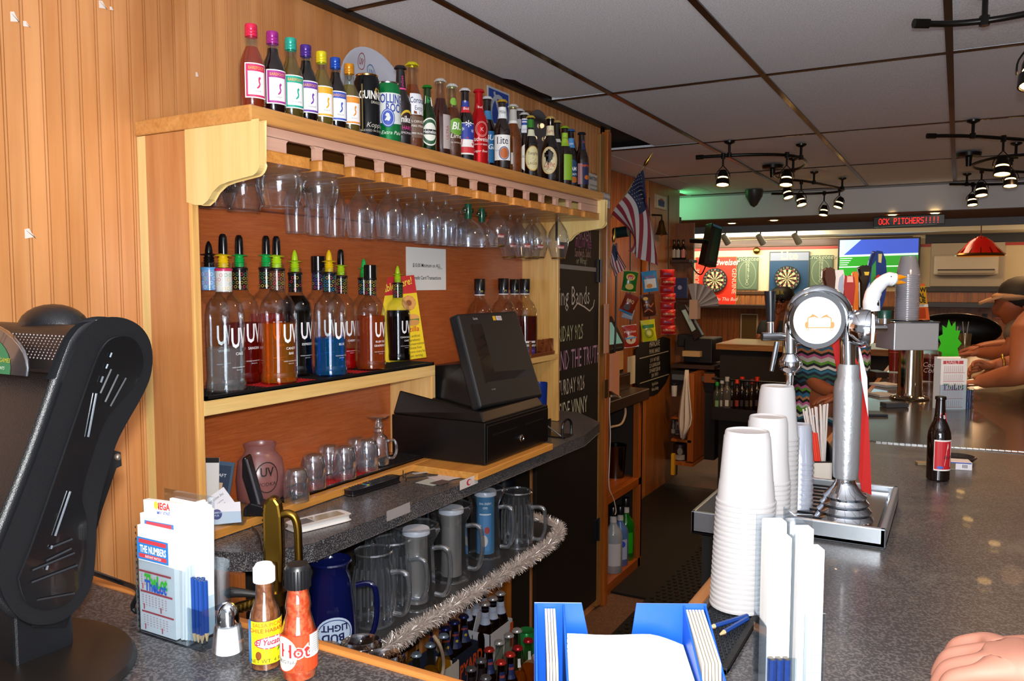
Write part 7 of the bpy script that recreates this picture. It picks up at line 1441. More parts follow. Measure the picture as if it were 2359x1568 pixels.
# ---------------------------------------------------------------- snack bags hung on two cords, plus a strip of red bags
def bag(px,py,w,h,y_,c1,c2,lb,its,rz=0,grp=None):
    P = at(px,py,y=y_); s = VF(P).s; w *= s; h *= s; t = thing('snack_bag',lb,'snack bag',P,0,grp,(0,rz*1.3,YAW)); m = MB(); n = 8; vs = []; fs = []
    for sd in (-1,1):
        for j in range(n+1):
            for i in range(n+1):
                u,v = i/n*2-1,j/n*2-1; b_ = max(0,(1-abs(u)**2.5)*(1-abs(v)**2.5)); vs.append((u*w/2*(1-.06*(1-v*v)),sd*b_*w*.16,v*h/2))
    for sd in range(2):
        for j in range(n):
            for i in range(n):
                a = sd*(n+1)**2+j*(n+1)+i; fs.append((a,a+1,a+n+2,a+n+1))
    m.add(vs,fs,mat(c1,.25)); put('pouch',m,t,60,local=True)
    m = MB()
    for z in (-1,1): m.box(-w/2,w/2,-.001,.001,z*h/2-(h*.05 if z > 0 else 0),z*h/2+(h*.05 if z < 0 else 0),mat(c2,.3))
    put('crimped_end',m,t,local=True)
    def mp(u,v,o): uu,vv = u/(w/2),v/(h/2); b_ = max(0,(1-min(1,abs(uu))**2.5)*(1-min(1,abs(vv))**2.5)); return Vector((u*(1-.06*(1-vv*vv)),-b_*w*.16-o-.001,v))
    mp.curved = 1; mp.cv = 1; m = MB(); decals(m,[tuple((x*s if isinstance(x,(int,float)) else ([(a*s,b*s) for a,b in x] if isinstance(x,list) else x)) for x in it) for it in its],mp,.0008); put('print',m,t,local=True); return t
Yb = 4.75
bag(1451,648,34,48,Yb,'#1c6a24','#c8a83c','green potato chip bag, top of the left string',[('e',0,10,11,8,'#d8b82c'),('e',0,10,8,5,'#c02c24'),('t',"Lay's",0,6,9,'#f4f0e4'),('e',0,-12,10,7,'#d8c060')],.1)
bag(1497,648,36,48,Yb+.1,'#3c8cc0','#2c6ca8','blue and white puffs bag, top of the right string',[('r',-14,-16,14,6,'#e0dcd4'),('t','Ruffles',0,8,9,'#c83c24'),('e',-3,-10,7,5,'#e08a2c')],-.1)
bag(1449,700,34,46,Yb-.05,'#7a2818','#5a2010','brown barbecue chip bag, second on the left string',[('t','BBQ',0,4,10,'#e8c8a0'),('e',-2,-8,8,7,'#3c1c10'),('r',-16,-22,16,-18,'#2c7cb0')],.3)
bag(1447,722,26,24,Yb+.04,'#a8b8c8','#3c6cb0','white and blue bag peeking below the barbecue bag',[],.2)
bag(1494,703,32,52,Yb+.1,'#4c2414','#3c1c10','brown pretzel bag, second on the right string',[('l',[(-12,0),(-4,6),(4,-4),(12,4)],3,'#a85c24'),('l',[(-12,-14),(-2,-8),(8,-16)],3,'#a85c24'),('e',-6,16,6,4,'#d8a83c')],-.1)
bag(1452,774,34,52,Yb,'#a82c1c','#d8d0c4','red and white snack bag, bottom of the left string',[('e',0,-8,12,10,'#e0c49c'),('t','Munchos',0,8,8,'#f0ecdc'),('r',-14,-6,14,-2,'#6a9cc0')],-.1)
bag(1494,761,34,50,Yb+.1,'#c8c41c','#b8b01c','bright yellow lemon chip bag, bottom of the right string',[('r',-14,6,14,14,'#2c7a2c'),('ring',0,-6,11,11,3,'#8a8c14'),('e',0,-6,5,5,'#e0dc6c')],-.1)
for k in range(8):
    bag(1537+(k % 2)*3,630+k*18.5,34,20,Yb+.35,'#b01c1c','#c88078',NTH[k]+' small red packet in the strip hanging by the pillar',[('t','PLANTERS',0,-3,6,'#d8c87c')] if k % 2 else [('r',-10,-3,10,1,'#8a2c5c')],0,'red packets in the strip')
for (a,b,y_,lb) in [((1452,455),(1452,800),Yb+.05,'left black cord the snack bags hang on'),((1496,455),(1496,790),Yb+.15,'right black cord the snack bags hang on'),((1540,450),(1540,775),Yb+.38,'cord behind the strip of red packets')]:
    m = MB(); m.tube([at(*a,y=y_),at(*b,y=y_)],.004,BLACK,6); tag(put('hanging_cord',m),lb,'cord')
# flags
def flag(lb,C0,Yd,pole,stars=True,foldamp=.03):
    t = thing('flag',lb,'flag',at(*pole[0],y=Yd)); RF,WF,NV = mat('#8c2430',.7),mat('#c8c0bc',.7),mat('#1c2244',.7)
    def quad3(a,b,c,t_): return a*(1-t_)*(1-2*t_)+b*4*t_*(1-t_)+c*t_*(2*t_-1)
    rows = [[Vector((*q,0)) for q in r] for r in C0]
    def PX(u,v):
        r = [quad3(*[rows[i][j] for j in range(3)],u) for i in range(3)]; q = quad3(*r,v); return q.x,q.y
    def W(u,v,off=0): x,y = PX(u,v); p = at(x,y,y=Yd); s_ = foldamp*math.sin(u*9+v*3)*min(1,v*2+.3); n = Vector((-.45,-.89,0)); return p+n*(s_+off)
    m = MB(); nu,nv = 26,18; vs = [W(i/nu,j/nv) for j in range(nv+1) for i in range(nu+1)]
    for i in range(nu):
        for j in range(nv):
            st = i//2; col = NV if (i < 14 and j < nv*.42) else (RF if st % 2 == 0 else WF); a = j*(nu+1)+i; m.add([vs[a],vs[a+1],vs[a+nu+2],vs[a+nu+1]],[(0,1,2,3)],col)
    put('cloth',m,t,60)
    m = MB()
    for a in range(9):
        for b in range(6 if a % 2 == 0 else 5):
            u = .04+(a+.3)*.054; v = .03+(b+(.5 if a % 2 else 0))*.062; c_ = W(u,v,.006); r = (W(u+.02,v)-W(u,v)).length*.9; U_ = (W(u,v+.02)-W(u,v-.0)).normalized(); N_ = Vector((-.45,-.89,0)); V_ = N_.cross(U_)
            m.add([c_+(U_*math.cos(q*PI/5)+V_*math.sin(q*PI/5))*r*(1 if q % 2 == 0 else .42)*.8 for q in range(10)],[tuple(range(10))],WF)
    put('stars',m,t)
    m = MB(); a,b = at(*pole[0],y=Yd+.01),at(*pole[1],y=Yd+.01); m.tube([a,b,Vector((WX-.01,4.17,b.z-.05))],.005,mat('#8a7448',.4),8); put('pole',m,t,40)
    m = MB(); d = (a-b).normalized(); m.tube([a,a+d*.02,a+d*.05,a+d*.09],[.005,.012,.008,.001],GOLD,10); put('finial',m,t,40)
flag('large American flag draped from a slanted pole by the pine pillar',[[(1481,390),(1446,440),(1410,493)],[(1500,468),(1475,500),(1450,542)],[(1519,618),(1480,596),(1442,578)]],4.55,((1484,382),(1404,505)))
flag('small American flag hanging left of the snack bags',[[(1414,560),(1409,580),(1405,600)],[(1428,585),(1418,605),(1408,618)],[(1443,615),(1428,628),(1414,636)]],4.4,((1413,558),(1404,640)),foldamp=.008)
# sign card, bell, pole cue, dark cord
def wsign(name,lb,cat_,px0,py0,px1,py1,y_,bg,its,th=.006):
    a,b = at(px0,py0,y=y_),at(px1,py1,y=y_); t = thing(name,lb,cat_,((a.x+b.x)/2,y_,b.z)); W,H = b.x-a.x,a.z-b.z
    m = MB(); m.box(a.x,b.x,y_,y_+th,b.z,a.z,mat(bg,.5) if isinstance(bg,str) else bg); put('board',m,t,bevel=.001); m = MB(); decals(m,its(W,H),plane_map(((a.x+b.x)/2,y_,(a.z+b.z)/2),(1,0,0),(0,0,1)),.001); put('print',m,t); return t
def psign(name,lb,cat_,px0,py0,px1,py1,x_,bg,its,pts=None):
    a,b = at(px0,py0,x=x_),at(px1,py1,x=x_); t = thing(name,lb,cat_,(x_,(a.y+b.y)/2,b.z)); W,H = b.y-a.y,a.z-b.z; m = MB(); c_ = ((a.y+b.y)/2,(a.z+b.z)/2)
    if pts: m.prism([(c_[0]+u*W/2,c_[1]+v*H/2) for u,v in pts],x_-.008,x_,'x',mat(bg,.5))
    else: m.box(x_-.008,x_,a.y,b.y,b.z,a.z,mat(bg,.5))
    put('board',m,t,bevel=.001); m = MB(); decals(m,its(W,H),plane_map((x_,*c_),(0,1,0),(0,0,1)),.001); put('print',m,t); return t
PXL = -2.262
psign('club_card','small white card with blue and red emblem high on the pine pillar','sign',1510,446,1536,485,PXL,'#a8a090',lambda W,H: [('r',-W*.45,-H*.45,W*.45,H*.45,'#c8c4b8'),('p',[(-W*.25,-H*.3),(W*.25,-H*.3),(W*.28,H*.1),(0,H*.25),(-W*.28,H*.1)],'#22307c'),('e',0,H*.18,W*.16,H*.08,'#a83020')])
# mancave chalk board on the pillar
pm_ = [(-.95,.85),(-.6,.95),(-.3,1),(.1,.88),(.5,.98),(.95,.85),(1,-.35),(.7,-.72),(.25,-.97),(0,-1),(-.25,-.97),(-.7,-.72),(-1,-.35)]
def mc(W,H):
    I = []
    def L_(s,v,sz,sx=.7): I.append(('t',s,0,v*H/2-sz*.35,sz,'#dcd8c8',{'sx': sx,'res': 1}))
    L_('MANCAVE',.80,.13*H/.9,.8); L_('PHONE CHARGES',.55,.10*H/.9,.62); I.append(('l',[(-W*.42,.40*H/2),(W*.42,.42*H/2)],.008,'#b8b4a0')); L_('$1.00  NOT HERE',.25,.09*H/.9,.62); L_('$2.00 LEAVING NOW',.07,.09*H/.9,.58); L_("$3.00 HAVEN'T SEEN HIM",-.11,.09*H/.9,.5); L_('$4.00  WHO?',-.28,.09*H/.9,.62); I.append(('l',[(-W*.42,-.42*H/2),(W*.42,-.42*H/2)],.008,'#b8b4a0')); L_('Pay for Service',-.58,.08*H/.9,.6); L_('Before Drinking',-.76,.08*H/.9,.6); return I
wsign_ = psign('mancave_board','black chalkboard with Mancave phone charges on the pine pillar','chalkboard',1466,785,1544,896,PXL,'#12110e',mc,pm_)
p = at(1524,530,x=-2.18); t = thing('brass_bell','dark brass bell hanging on the pillar under the emblem card','bell',p); m = MB(); s = VF(p).s; m.lathe([(15*s,-10*s),(12*s,-4*s),(8*s,8*s),(6*s,20*s),(2*s,24*s)],mat('#4c3c1c',.3,.8),seg=24); put('bell_body',m,t,50,local=True); m = MB(); m.tube([(0,0,22*s),(.0,0,34*s),(-.085,.0,36*s)],.008,mat('#2c2414',.4,.8)); m.ball((0,0,-10*s),3*s,BRASS,10); put('bracket',m,t,50,local=True)
m = MB(); m.tube(spline([at(1420,560,y=4.45),at(1419,700,y=4.45),at(1416,800,y=4.45),at(1404,862,y=4.45)],5),.006,BLACK,6); tag(put('hanging_cord',m),'long black cord dropping past the small flag to the counter','cord')
t = thing('wall_bracket_lamp','dark green cylinder lamp fixed behind the big flag','lamp',at(1432,535,y=4.9)); m = MB(); a = at(1415,537,y=4.9); b = at(1448,532,y=4.9); m.tube([a,b],.035,mat('#142c2a',.4),16); put('shade',m,t,40)

# ================================================================ rear service station beyond the pillar
YS = 7.0
def bx7(m,px0,py0,px1,py1,y_,d,c_): a,b = at(px0,py0,y=y_),at(px1,py1,y=y_); m.box(a.x,b.x,y_,y_+d,b.z,a.z,mat(c_,.5) if isinstance(c_,str) else c_)
st = thing('service_shelf','dark wood shelf with register beyond the pine pillar','shelf',at(1600,860,y=YS));
m = MB(); bx7(m,1546,838,1645,852,YS,.45,'#3c2414'); put('top',m,st,bevel=.003)
m = MB(); bx7(m,1546,852,1645,900,YS+.02,.4,'#1c130d'); bx7(m,1600,880,1645,1060,YS+.05,.4,'#140e0a'); put('body',m,st)
OB = wood('rear_unit','#b8641c','#8a440e','z',.4,.7,.3)
ru = thing('open_shelf_unit','orange pine open shelf unit with cups and cans under the service shelf','shelf',at(1570,1090,y=YS-.25));
m = MB(); bx7(m,1546,960,1592,968,YS-.3,.4,OB); put('shelf',m,ru); m = MB(); bx7(m,1546,1010,1592,1020,YS-.3,.4,OB); put('shelf',m,ru); m = MB(); bx7(m,1586,860,1596,1064,YS-.3,.4,OB); put('side',m,ru); m = MB(); bx7(m,1546,1062,1596,1075,YS-.3,.4,OB); put('floor_board',m,ru); m = MB(); bx7(m,1546,860,1592,1064,YS+.1,.02,'#5a3010'); put('back',m,ru)
for k,(px,py,w,h,c1,c2,lb) in enumerate([(1553,912,14,28,'#c8c4bc','#1c1c1c','white coffee cup with black lid on the rear shelf'),(1551,1000,12,34,'#3c2c28','#8a8680','dark can on the middle rear shelf, left'),(1561,1000,12,30,'#8a7468','#3c2c28','pale can on the middle rear shelf, right'),(1566,1060,30,40,'#2c1a1c','#9a9488','large coffee tin with portrait on the bottom rear shelf')]):
    y_ = YS-.2; p = at(px,py,y=y_); s = VF(p).s; t = thing('tin_can' if k else 'paper_cup',lb,'can' if k else 'cup',p); m = MB(); r = w*s/2; H = h*s; m.lathe([(0,0),(r*.85 if not k else r,0),(r,H*.95),(r*.9,H),(0,H)],mat(c1,.4),seg=22); put('wall',m,t,40,local=True)
    m = MB(); (m.cyl((0,0,0),r*1.05,H*.9,H*1.05,mat(c2,.4)) if not k else decals(m,[('r',-r*.8,H*.1,r*.8,H*.4,c2),('e',0,H*.6,r*.4,H*.2,c2)],round_map((0,0,0),r+.001,facing(p)),.001)); put('lid' if not k else 'label',m,t,local=True)
p = at(1550,1095,y=YS-.32); m = MB(); bx7(m,1546,1045,1552,1094,YS-.45,.04,'#d8a010'); tag(put('folded_sign',m),'folded yellow floor sign at the foot of the pillar','sign')
# towel
t = thing('bar_towel','white towel hanging on a hook at the rear shelf','towel',at(1580,1012,y=YS-.35)); m = MB(); n = 14; rows_ = [(1583,852,3),(1582,880,8),(1580,920,16),(1579,960,22),(1578,985,20),(1574,1012,6)]; vs = []
for (cx_,py,w) in rows_:
    for i in range(n+1): u = i/n*2-1; p = at(cx_+u*w*.8,py+(abs(u)*-8 if py > 980 else 0),y=YS-.35); vs.append(p+Vector((0,-.03*math.sin(u*8),0)))
m.add(vs,[(j*(n+1)+i,j*(n+1)+i+1,(j+1)*(n+1)+i+1,(j+1)*(n+1)+i) for j in range(len(rows_)-1) for i in range(n)],mat('#e0d4c6',.8)); o = put('cloth',m,t,60); md = o.modifiers.new('solid','SOLIDIFY'); md.thickness = .008
# second register
t = thing('register_terminal','small dark cash register with tilted screen on the rear service shelf','cash register',at(1600,838,y=YS+.05)); m = MB(); bx7(m,1576,778,1640,838,YS+.05,.35,'#100d0d'); bx7(m,1560,770,1600,800,YS+.1,.3,'#15171c'); put('case',m,t,bevel=.01)
m = MB(); q_ = [at(*p_,y=YS+.02) for p_ in [(1560,703),(1578,700),(1618,772),(1600,784)]]; d_ = Vector((0,.06,0)); m.hull([p+d_ for p in q_],q_,mat('#2a1d14',.3)); put('screen_case',m,t,bevel=.004)
m = MB(); q_ = [at(*p_,y=YS+.015) for p_ in [(1570,715),(1579,712),(1603,758),(1594,764)]]; m.add(q_,[(0,1,2,3)],mat('#8a9484',.2,emis=.25)); put('screen',m,t)
m = MB(); bx7(m,1572,808,1612,822,YS-.02,.08,'#c8a470'); tag(put('receipt_roll_box',m),'cream and orange box lying before the rear register','box'); m = MB(); bx7(m,1548,862,1648,880,YS-.04,.05,'#5a6068'); tag(put('blue_drawer',m),'grey blue steel drawer under the service shelf','drawer')
m = MB(); bx7(m,1622,860,1646,882,YS-.06,.02,'#8a4a14'); tag(put('carton_end',m),'small orange carton end on the blue drawer','carton')
# fan of bank notes / brochures
t = thing('brochure_fan','fan of grey brochures spread in a pale box on the rear register','brochures',at(1605,700,y=YS)); piv = at(1600,705,y=YS)
for q in range(15):
    a_ = math.radians(100-q*6.5); s = VF(piv).s; L_ = 52*s; u = Vector((math.cos(a_),0,math.sin(a_))); n_ = Vector((-u.z,0,u.x)); m = MB(); c_ = mat(['#8a8a90','#a8a8ac','#6a6a70'][q % 3],.6); o_ = Vector((0,.004*q,0)); p_ = [piv+u*.03-n_*.01+o_,piv+u*L_-n_*.03+o_,piv+u*L_+n_*.03+o_,piv+u*.03+n_*.01+o_]; m.hull(p_,[v+Vector((0,.002,0)) for v in p_],c_); put('brochure',m,t)
m = MB(); bx7(m,1588,690,1606,735,YS-.02,.1,'#b89a88'); put('box',m,t)
# liquor shelf up high, bracket TV
t = thing('liquor_shelf','dark wall shelf of bottles high beyond the pine pillar','shelf',at(1570,610,y=7.26)); m = MB(); bx7(m,1546,598,1588,604,6.98,.25,'#2c1a10'); bx7(m,1546,690,1588,696,6.98,.25,'#2c1a10'); put('board',m,t); m = MB(); bx7(m,1546,515,1590,1060,7.24,.03,wood('rear_wall','#8a5020','#6a3a12','z',.5)); put('back',m,t)
for q,(px,c1,lb) in enumerate([(1553,'#9a9488','pale labelled bottle on the high shelf, left'),(1562,'#a8a49c','pale labelled bottle on the high shelf, middle'),(1574,'#b8706a','red labelled bottle on the high shelf, right')]):
    p = at(px,598,y=7.1); s = VF(p).s; bottle('liquor_bottle',lb,p,46*s,P_spirit,mat('#1c1410',.1),None,'#1c1c1c','tall',[('label',.1,0,[('r',-5*s,0,5*s,18*s,c1)])])
m = MB(); bx7(m,1548,640,1582,686,7.0,.03,'#1c2a5c'); decals(m,[('e',0,0,.02,.02,'#8a94b8')],plane_map(at(1566,662,y=6.995),(1,0,0),(0,0,1)),.002); tag(put('banner_card',m),'navy blue printed card hung under the high shelf','card')
tv = thing('bracket_monitor','flat monitor on a swing arm seen nearly edge-on','monitor',at(1640,570,y=6.9)); YT = 6.9
m = MB(); f_ = [at(*q,y=YT) for q in [(1644,516),(1665,522),(1650,614),(1622,606)]]; b__ = [at(*q,y=YT+.10) for q in [(1638,514),(1662,520),(1647,612),(1620,604)]]
scr = [(1648,522),(1661,526),(1648,603),(1633,600)]
fr = [(1641,513),(1666,523),(1650,616),(1622,607)]
def TVp(px,py): # plane turned toward the aisle
    return at(px,py,y=YT)
m.hull([TVp(*q)+Vector((-.10,.16,0)) for q in fr],[TVp(*q) for q in fr],mat('#0c1413',.3)); put('case',m,tv,bevel=.004)
m = MB(); m.add([TVp(*q)+Vector((0,-.004,0)) for q in scr],[(0,1,2,3)],mat('#1f3a2c',.12)); m.add([TVp(*q)+Vector((0,-.005,0)) for q in [(1643,515),(1664,523),(1663,528),(1643,520)]],[(0,1,2,3)],mat('#4a7c9a',.2)); put('screen',m,tv)
m = MB(); m.tube([at(1590,554,y=YT+.1),at(1625,556,y=YT+.1)],.02,BLACK,8); m.tube(spline([at(1592,600,y=YT+.1),at(1600,622,y=YT+.1),at(1615,632,y=YT+.1),at(1626,612,y=YT+.1)],5),.006,BLACK,6); put('arm',m,tv)
# speed rail with bottles on the far leg
sr = thing('speed_rail','long steel speed rail on the front of the far bar','rail',at(1700,940,y=6.85)); m = MB(); m.tube([at(1640,871,y=6.85),at(1840,884,y=6.85)],.010,mat('#5a6068',.3,1),8); put('top_bar',m,sr,40); m = MB(); bx7(m,1640,938,1750,975,6.8,.12,'#15100d'); put('trough',m,sr)
for q in range(9):
    px = 1651+q*11.5; c1 = ['#7a9a6a','#a8a49c','#c8c4bc','#4a3c2c','#8a2c14','#1c1c24','#3c2c1c','#5c4c34','#2c1c14'][q]; cc = ['#1c9a2c','#c8c8c8','#b8b8b8','#2c2c2c','#d8380c','#d8300c','#2c2c2c','#c82c0c','#c82c0c'][q]
    p = at(px,941,y=6.85+.02*(q % 2)); s = VF(p).s; bottle('liquor_bottle',['green spouted clear bottle first in the speed rail','clear bottle with white cap second in the speed rail','clear bottle with label third in the speed rail','dark bottle fourth in the speed rail','bottle with orange red spout in the speed rail','bottle with red spout right of the orange one in the speed rail','dark capped bottle near the rail\'s right','brown bottle with red pourer near the rail\'s right','dark bottle with red pourer last in the speed rail'][q],p,(62+q % 3*6)*s,P_spirit,mat(['#3c4438','#4a4844','#55524c','#120e0a','#1c0c08','#0e0a0c','#140e0a','#2c2014','#140c08'][q],.15),None,cc,'tall',[('label',.1,0,[('r',-4*s,0,4*s,14*s,c1)])])
# near sink edge with tray between the cups
sk = thing('steel_sink','stainless steel sink ledge under the inner edge of the bar','sink',at(1620,1190,z=.93)); a,b = at(1592,1172,z=.93),at(1680,1120,z=.93); m = MB(); z_ = .93; x0_ = at(1592,1176,z=z_).x; y0_ = at(1592,1176,z=z_).y
m.box(x0_,-.38,y0_,y0_+.012,z_-.065,z_,SM); m.box(x0_,x0_+.012,y0_,y0_+.45,z_-.065,z_,SM); m.box(x0_,-.38,y0_+.44,y0_+.45,z_-.065,z_,SM); m.box(x0_,-.38,y0_,y0_+.45,z_-.068,z_-.055,mat('#5a6066',.3,1)); put('basin',m,sk,bevel=.003)
m = MB(); m.box(x0_+.02,x0_+.3,y0_+.05,y0_+.4,FZ,z_-.068,mat('#14110f',.7)); put('cabinet',m,sk)

# ================================================================ far wall: dart boards, scoreboards, TV, air conditioner
def dart(px,py,rp,lb):
    c_ = at(px,py,y=FY-.06); s = VF(c_).s; R_ = rp*s; t = thing('dartboard',lb,'dartboard',(c_.x,FY-.06,c_.z)); m = MB(); m.lathe([(0,0),(R_,0),(R_,.035),(0,.035)],mat('#14120f',.7),c_,44,rot=Matrix.Rotation(PI/2,3,'X')); put('board',m,t,40)
    m = MB(); O_ = c_+Vector((0,-.036,0)); mp = plane_map(O_,(1,0,0),(0,0,1)); K_,CR_,RD_,GN_ = '#120f0c','#cdb88a','#a82018','#1c6a34'; its = []
    for k in range(20):
        a0,a1 = (k-.5)*PI/10,(k+.5)*PI/10
        def sec(r0,r1,c): its2.append(('p',[(r0*R_*math.cos(a0),r0*R_*math.sin(a0)),(r1*R_*math.cos(a0),r1*R_*math.sin(a0)),(r1*R_*math.cos((a0+a1)/2),r1*R_*math.sin((a0+a1)/2)),(r1*R_*math.cos(a1),r1*R_*math.sin(a1)),(r0*R_*math.cos(a1),r0*R_*math.sin(a1))],c))
        its2 = []; e = k % 2; sec(.08,.72,K_ if e else CR_); sec(.72,.76,RD_ if e else GN_); sec(.44,.48,RD_ if e else GN_); its.append(its2)
        its[-1].append(('t',str([6,13,4,18,1,20,5,12,9,14,11,8,16,7,19,3,17,2,15,10][k]),.86*R_*math.cos((a0+a1)/2),.86*R_*math.sin((a0+a1)/2)-.012,.04,'#b8b0a0'))
    for q in its: decals(m,q,mp,.0006)
    decals(m,[('e',0,0,.08*R_,.08*R_,GN_),('e',0,0,.035*R_,.035*R_,RD_)],mp,.002); put('face',m,t)
wsign('advert_board','tall red advert board behind the left dartboard','sign',1602,592,1695,704,FY-.05,'#b08040',lambda W,H: [('r',-W*.49,-H*.49,W*.49,H*.49,'#e02e14'),('t','Budweiser',.12,H*.33,.14,'#f4c8b8',{'sx': .9,'sh': .2,'bold': .02}),('t','GENUINE',W*.40,0,.10,'#f0c0a8',{'rot': -1.57}),('t','GENUINE',-W*.40,0,.10,'#f0c0a8',{'rot': 1.57}),('t','For All You Do This Bud',.0,-H*.40,.08,'#f4d8c8',{'sh': .3,'sx': .9})],.03)
wsign('advert_board','blue advert board with silver header behind the right dartboard','sign',1773,580,1862,700,FY-.05,'#3c4450',lambda W,H: [('r',-W*.48,-H*.49,W*.48,H*.32,'#123f62'),('r',-W*.48,H*.33,W*.48,H*.48,'#8890a4'),('t','Lite',0,H*.355,.18,'#c8c8a0',{'bold': .02})],.03)
dart(1648,645,27.5,'dartboard mounted on the red advert board'); dart(1814,641,28.5,'dartboard mounted on the blue advert board')
SCB = lambda W,H: [('r',-W*.44,-H*.47,W*.44,H*.36,'#5c6e54'),('t','Cricketeer',0,H*.38,.10,'#b8c0a0',{'sh': .2}),('ring',0,-.02,W*.40,H*.42,.01,'#8a9878')]+[('t',s_,0,H*(.26-.09*q),.07,'#b0b898') for q,s_ in enumerate(['20','19','18','17','16','15','B','O'])]
wsign('score_board','green cricket scoreboard right of the red board','scoreboard',1697,592,1746,667,FY-.03,'#52644c',SCB,.015); wsign('score_board','green cricket scoreboard right of the blue board','scoreboard',1865,588,1917,660,FY-.03,'#52644c',SCB,.015)
c_ = at(1743,577,y=FY-.06); t = thing('brass_disc','small round brass light on the cream wall between the dartboards','light',c_); m = MB(); s = VF(c_).s; m.ball((0,0,0),8*s,mat('#a8903c',.25,1),16,(1,.5,1)); put('dome',m,t,60,local=True)
# wall television
tvb = thing('wall_television','big television showing a green field under a blue band','television',at(2020,600,y=FY-.2)); m = MB(); bx7(m,1931,550,2117,652,FY-.2,.08,'#1a1a1c'); put('case',m,tvb,bevel=.006)
m = MB(); a,b = at(1935,553,y=FY-.202),at(2113,650,y=FY-.202); W,H = b.x-a.x,a.z-b.z; mp = plane_map(((a.x+b.x)/2,FY-.202,(a.z+b.z)/2),(1,0,0),(0,0,1)); E = 1.0
gE,bE,sE,lE = mat('#12961a',.4,emis=.75),mat('#2450c8',.4,emis=.8),mat('#a8c8f4',.4,emis=.95),mat('#c8e8d8',.4,emis=.9)
decals(m,[('r',-W/2,-H/2,W/2,.12*H,gE),('r',-W/2,.12*H,W/2,H/2,bE),('p',[(-W/2,.12*H),(-W*.46,.12*H),(-W*.22,H/2),(-W/2,H/2)],sE),('l',[(-W/2,.12*H),(W/2,.15*H)],.03,lE),('l',[(-W/2,-.14*H),(W/2,-.12*H)],.018,lE),('l',[(-W/2,-.36*H),(W/2,-.34*H)],.015,lE)]+[('l',[(-W*.49,(.06-.05*q)*H),(-W*(.33+.02*q),(.063-.05*q)*H)],.012,lE) for q in range(4)],mp,.001); put('screen',m,tvb)
light('tv_glow','AREA',(-1.0,FY-.4,1.9),6,(.6,.9,.8),1.4,(-1,8,1.4),sy=.8)
# air conditioner
ac = thing('air_conditioner','white split air conditioner on the wall under the red lamp','air conditioner',at(2228,610,y=FY-.2)); m = MB(); bx7(m,2152,588,2300,633,FY-.22,.2,'#c8bca8'); put('case',m,ac,bevel=.03,bseg=4); m = MB(); bx7(m,2160,620,2292,622.5,FY-.225,.01,'#3c3028'); bx7(m,2160,624,2292,629,FY-.24,.02,'#a89c88'); put('louvre',m,ac,bevel=.004); m = MB(); bx7(m,2145,558,2312,660,FY-.03,.03,'#b8ac98'); put('back_board',m,ac,bevel=.01)
# LED sign
led = thing('led_sign','black scrolling LED sign with red letters hanging from the soffit','sign',at(2095,508,y=7.9)); YL = 7.9; q_ = [at(*p_,y=YL) for p_ in [(2012,500),(2177,493),(2177,515),(2012,523)]]; m = MB(); m.hull([p+Vector((0,.06,0)) for p in q_],q_,mat('#0c0808',.3)); put('case',m,led,bevel=.004)
m = MB(); RL = mat('#ff1c0c',.4,emis=2.2); U_ = (q_[1]-q_[0]).normalized(); W = (q_[1]-q_[0]).length; FONT5 = {'O': '01110 10001 10001 10001 10001 10001 01110','C': '01110 10001 10000 10000 10000 10001 01110','K': '10001 10010 10100 11000 10100 10010 10001','P': '11110 10001 10001 11110 10000 10000 10000','I': '01110 00100 00100 00100 00100 00100 01110','T': '11111 00100 00100 00100 00100 00100 00100','H': '10001 10001 10001 11111 10001 10001 10001','E': '11111 10000 10000 11110 10000 10000 11111','R': '11110 10001 10001 11110 10100 10010 10001','S': '01111 10000 10000 01110 00001 00001 11110','!': '00100 00100 00100 00100 00100 00000 00100',' ': '00000 00000 00000 00000 00000 00000 00000'}
txt = 'OCK PITCHERS!!!!'; pc = W*.86/(len(txt)*6); mp = plane_map(q_[0]+Vector((0,-.002,0)),U_,(0,0,1)); hh = (q_[0]-q_[3]).length; rw = hh*.60/7
for k,ch_ in enumerate(txt):
    for r_,row in enumerate(FONT5[ch_].split()):
        for c2,b_ in enumerate(row):
            if b_ == '1': u = W*.08+(k*6+c2)*pc; v = -hh*.20-r_*rw; m.add([mp(u,v,.001),mp(u+pc*.95,v,.001),mp(u+pc*.95,v-rw*.9,.001),mp(u,v-rw*.9,.001)],[(0,1,2,3)],RL)
put('letters',m,led)
m = MB(); m.tube([at(2050,500,y=YL+.03),at(2050,490,y=YL+.03)],.006,BLACK,6); m.tube([at(2150,497,y=YL+.03),at(2150,486,y=YL+.03)],.006,BLACK,6); put('hanger',m,led)
# red pendant lamp
pn = thing('pendant_lamp','red glass cone lamp with brass rim hanging over the far tables','lamp',at(2258,588,y=10.5)); YP = 10.5; c_ = at(2258,588,y=YP); s = VF(c_).s; m = MB(); m.lathe([(50*s,0),(48*s,1*s),(24*s,32*s),(10*s,42*s),(4*s,44*s)],mat('#c81408',.2,emis=.35),c_,12); put('shade',m,pn,30)
m = MB(); m.lathe([(51*s,-2*s),(52*s,1*s),(49*s,5*s),(46*s,4*s),(50*s,-2*s)],mat('#a8742c',.3,.8),c_,12)
for q in range(12): a_ = q*PI/6; m.tube([c_+Vector((51*s*math.cos(a_),51*s*math.sin(a_),0)),c_+Vector((10*s*math.cos(a_),10*s*math.sin(a_),42*s))],.006,mat('#7a4c1c',.3,.8),5)
m.tube([c_+Vector((0,0,42*s)),Vector((c_.x,c_.y,2.6))],.006,mat('#6a3a20',.4),6); put('frame',m,pn,30); light('pendant_bulb','POINT',c_+Vector((0,0,4*s)),12,(1,.6,.3),.06)
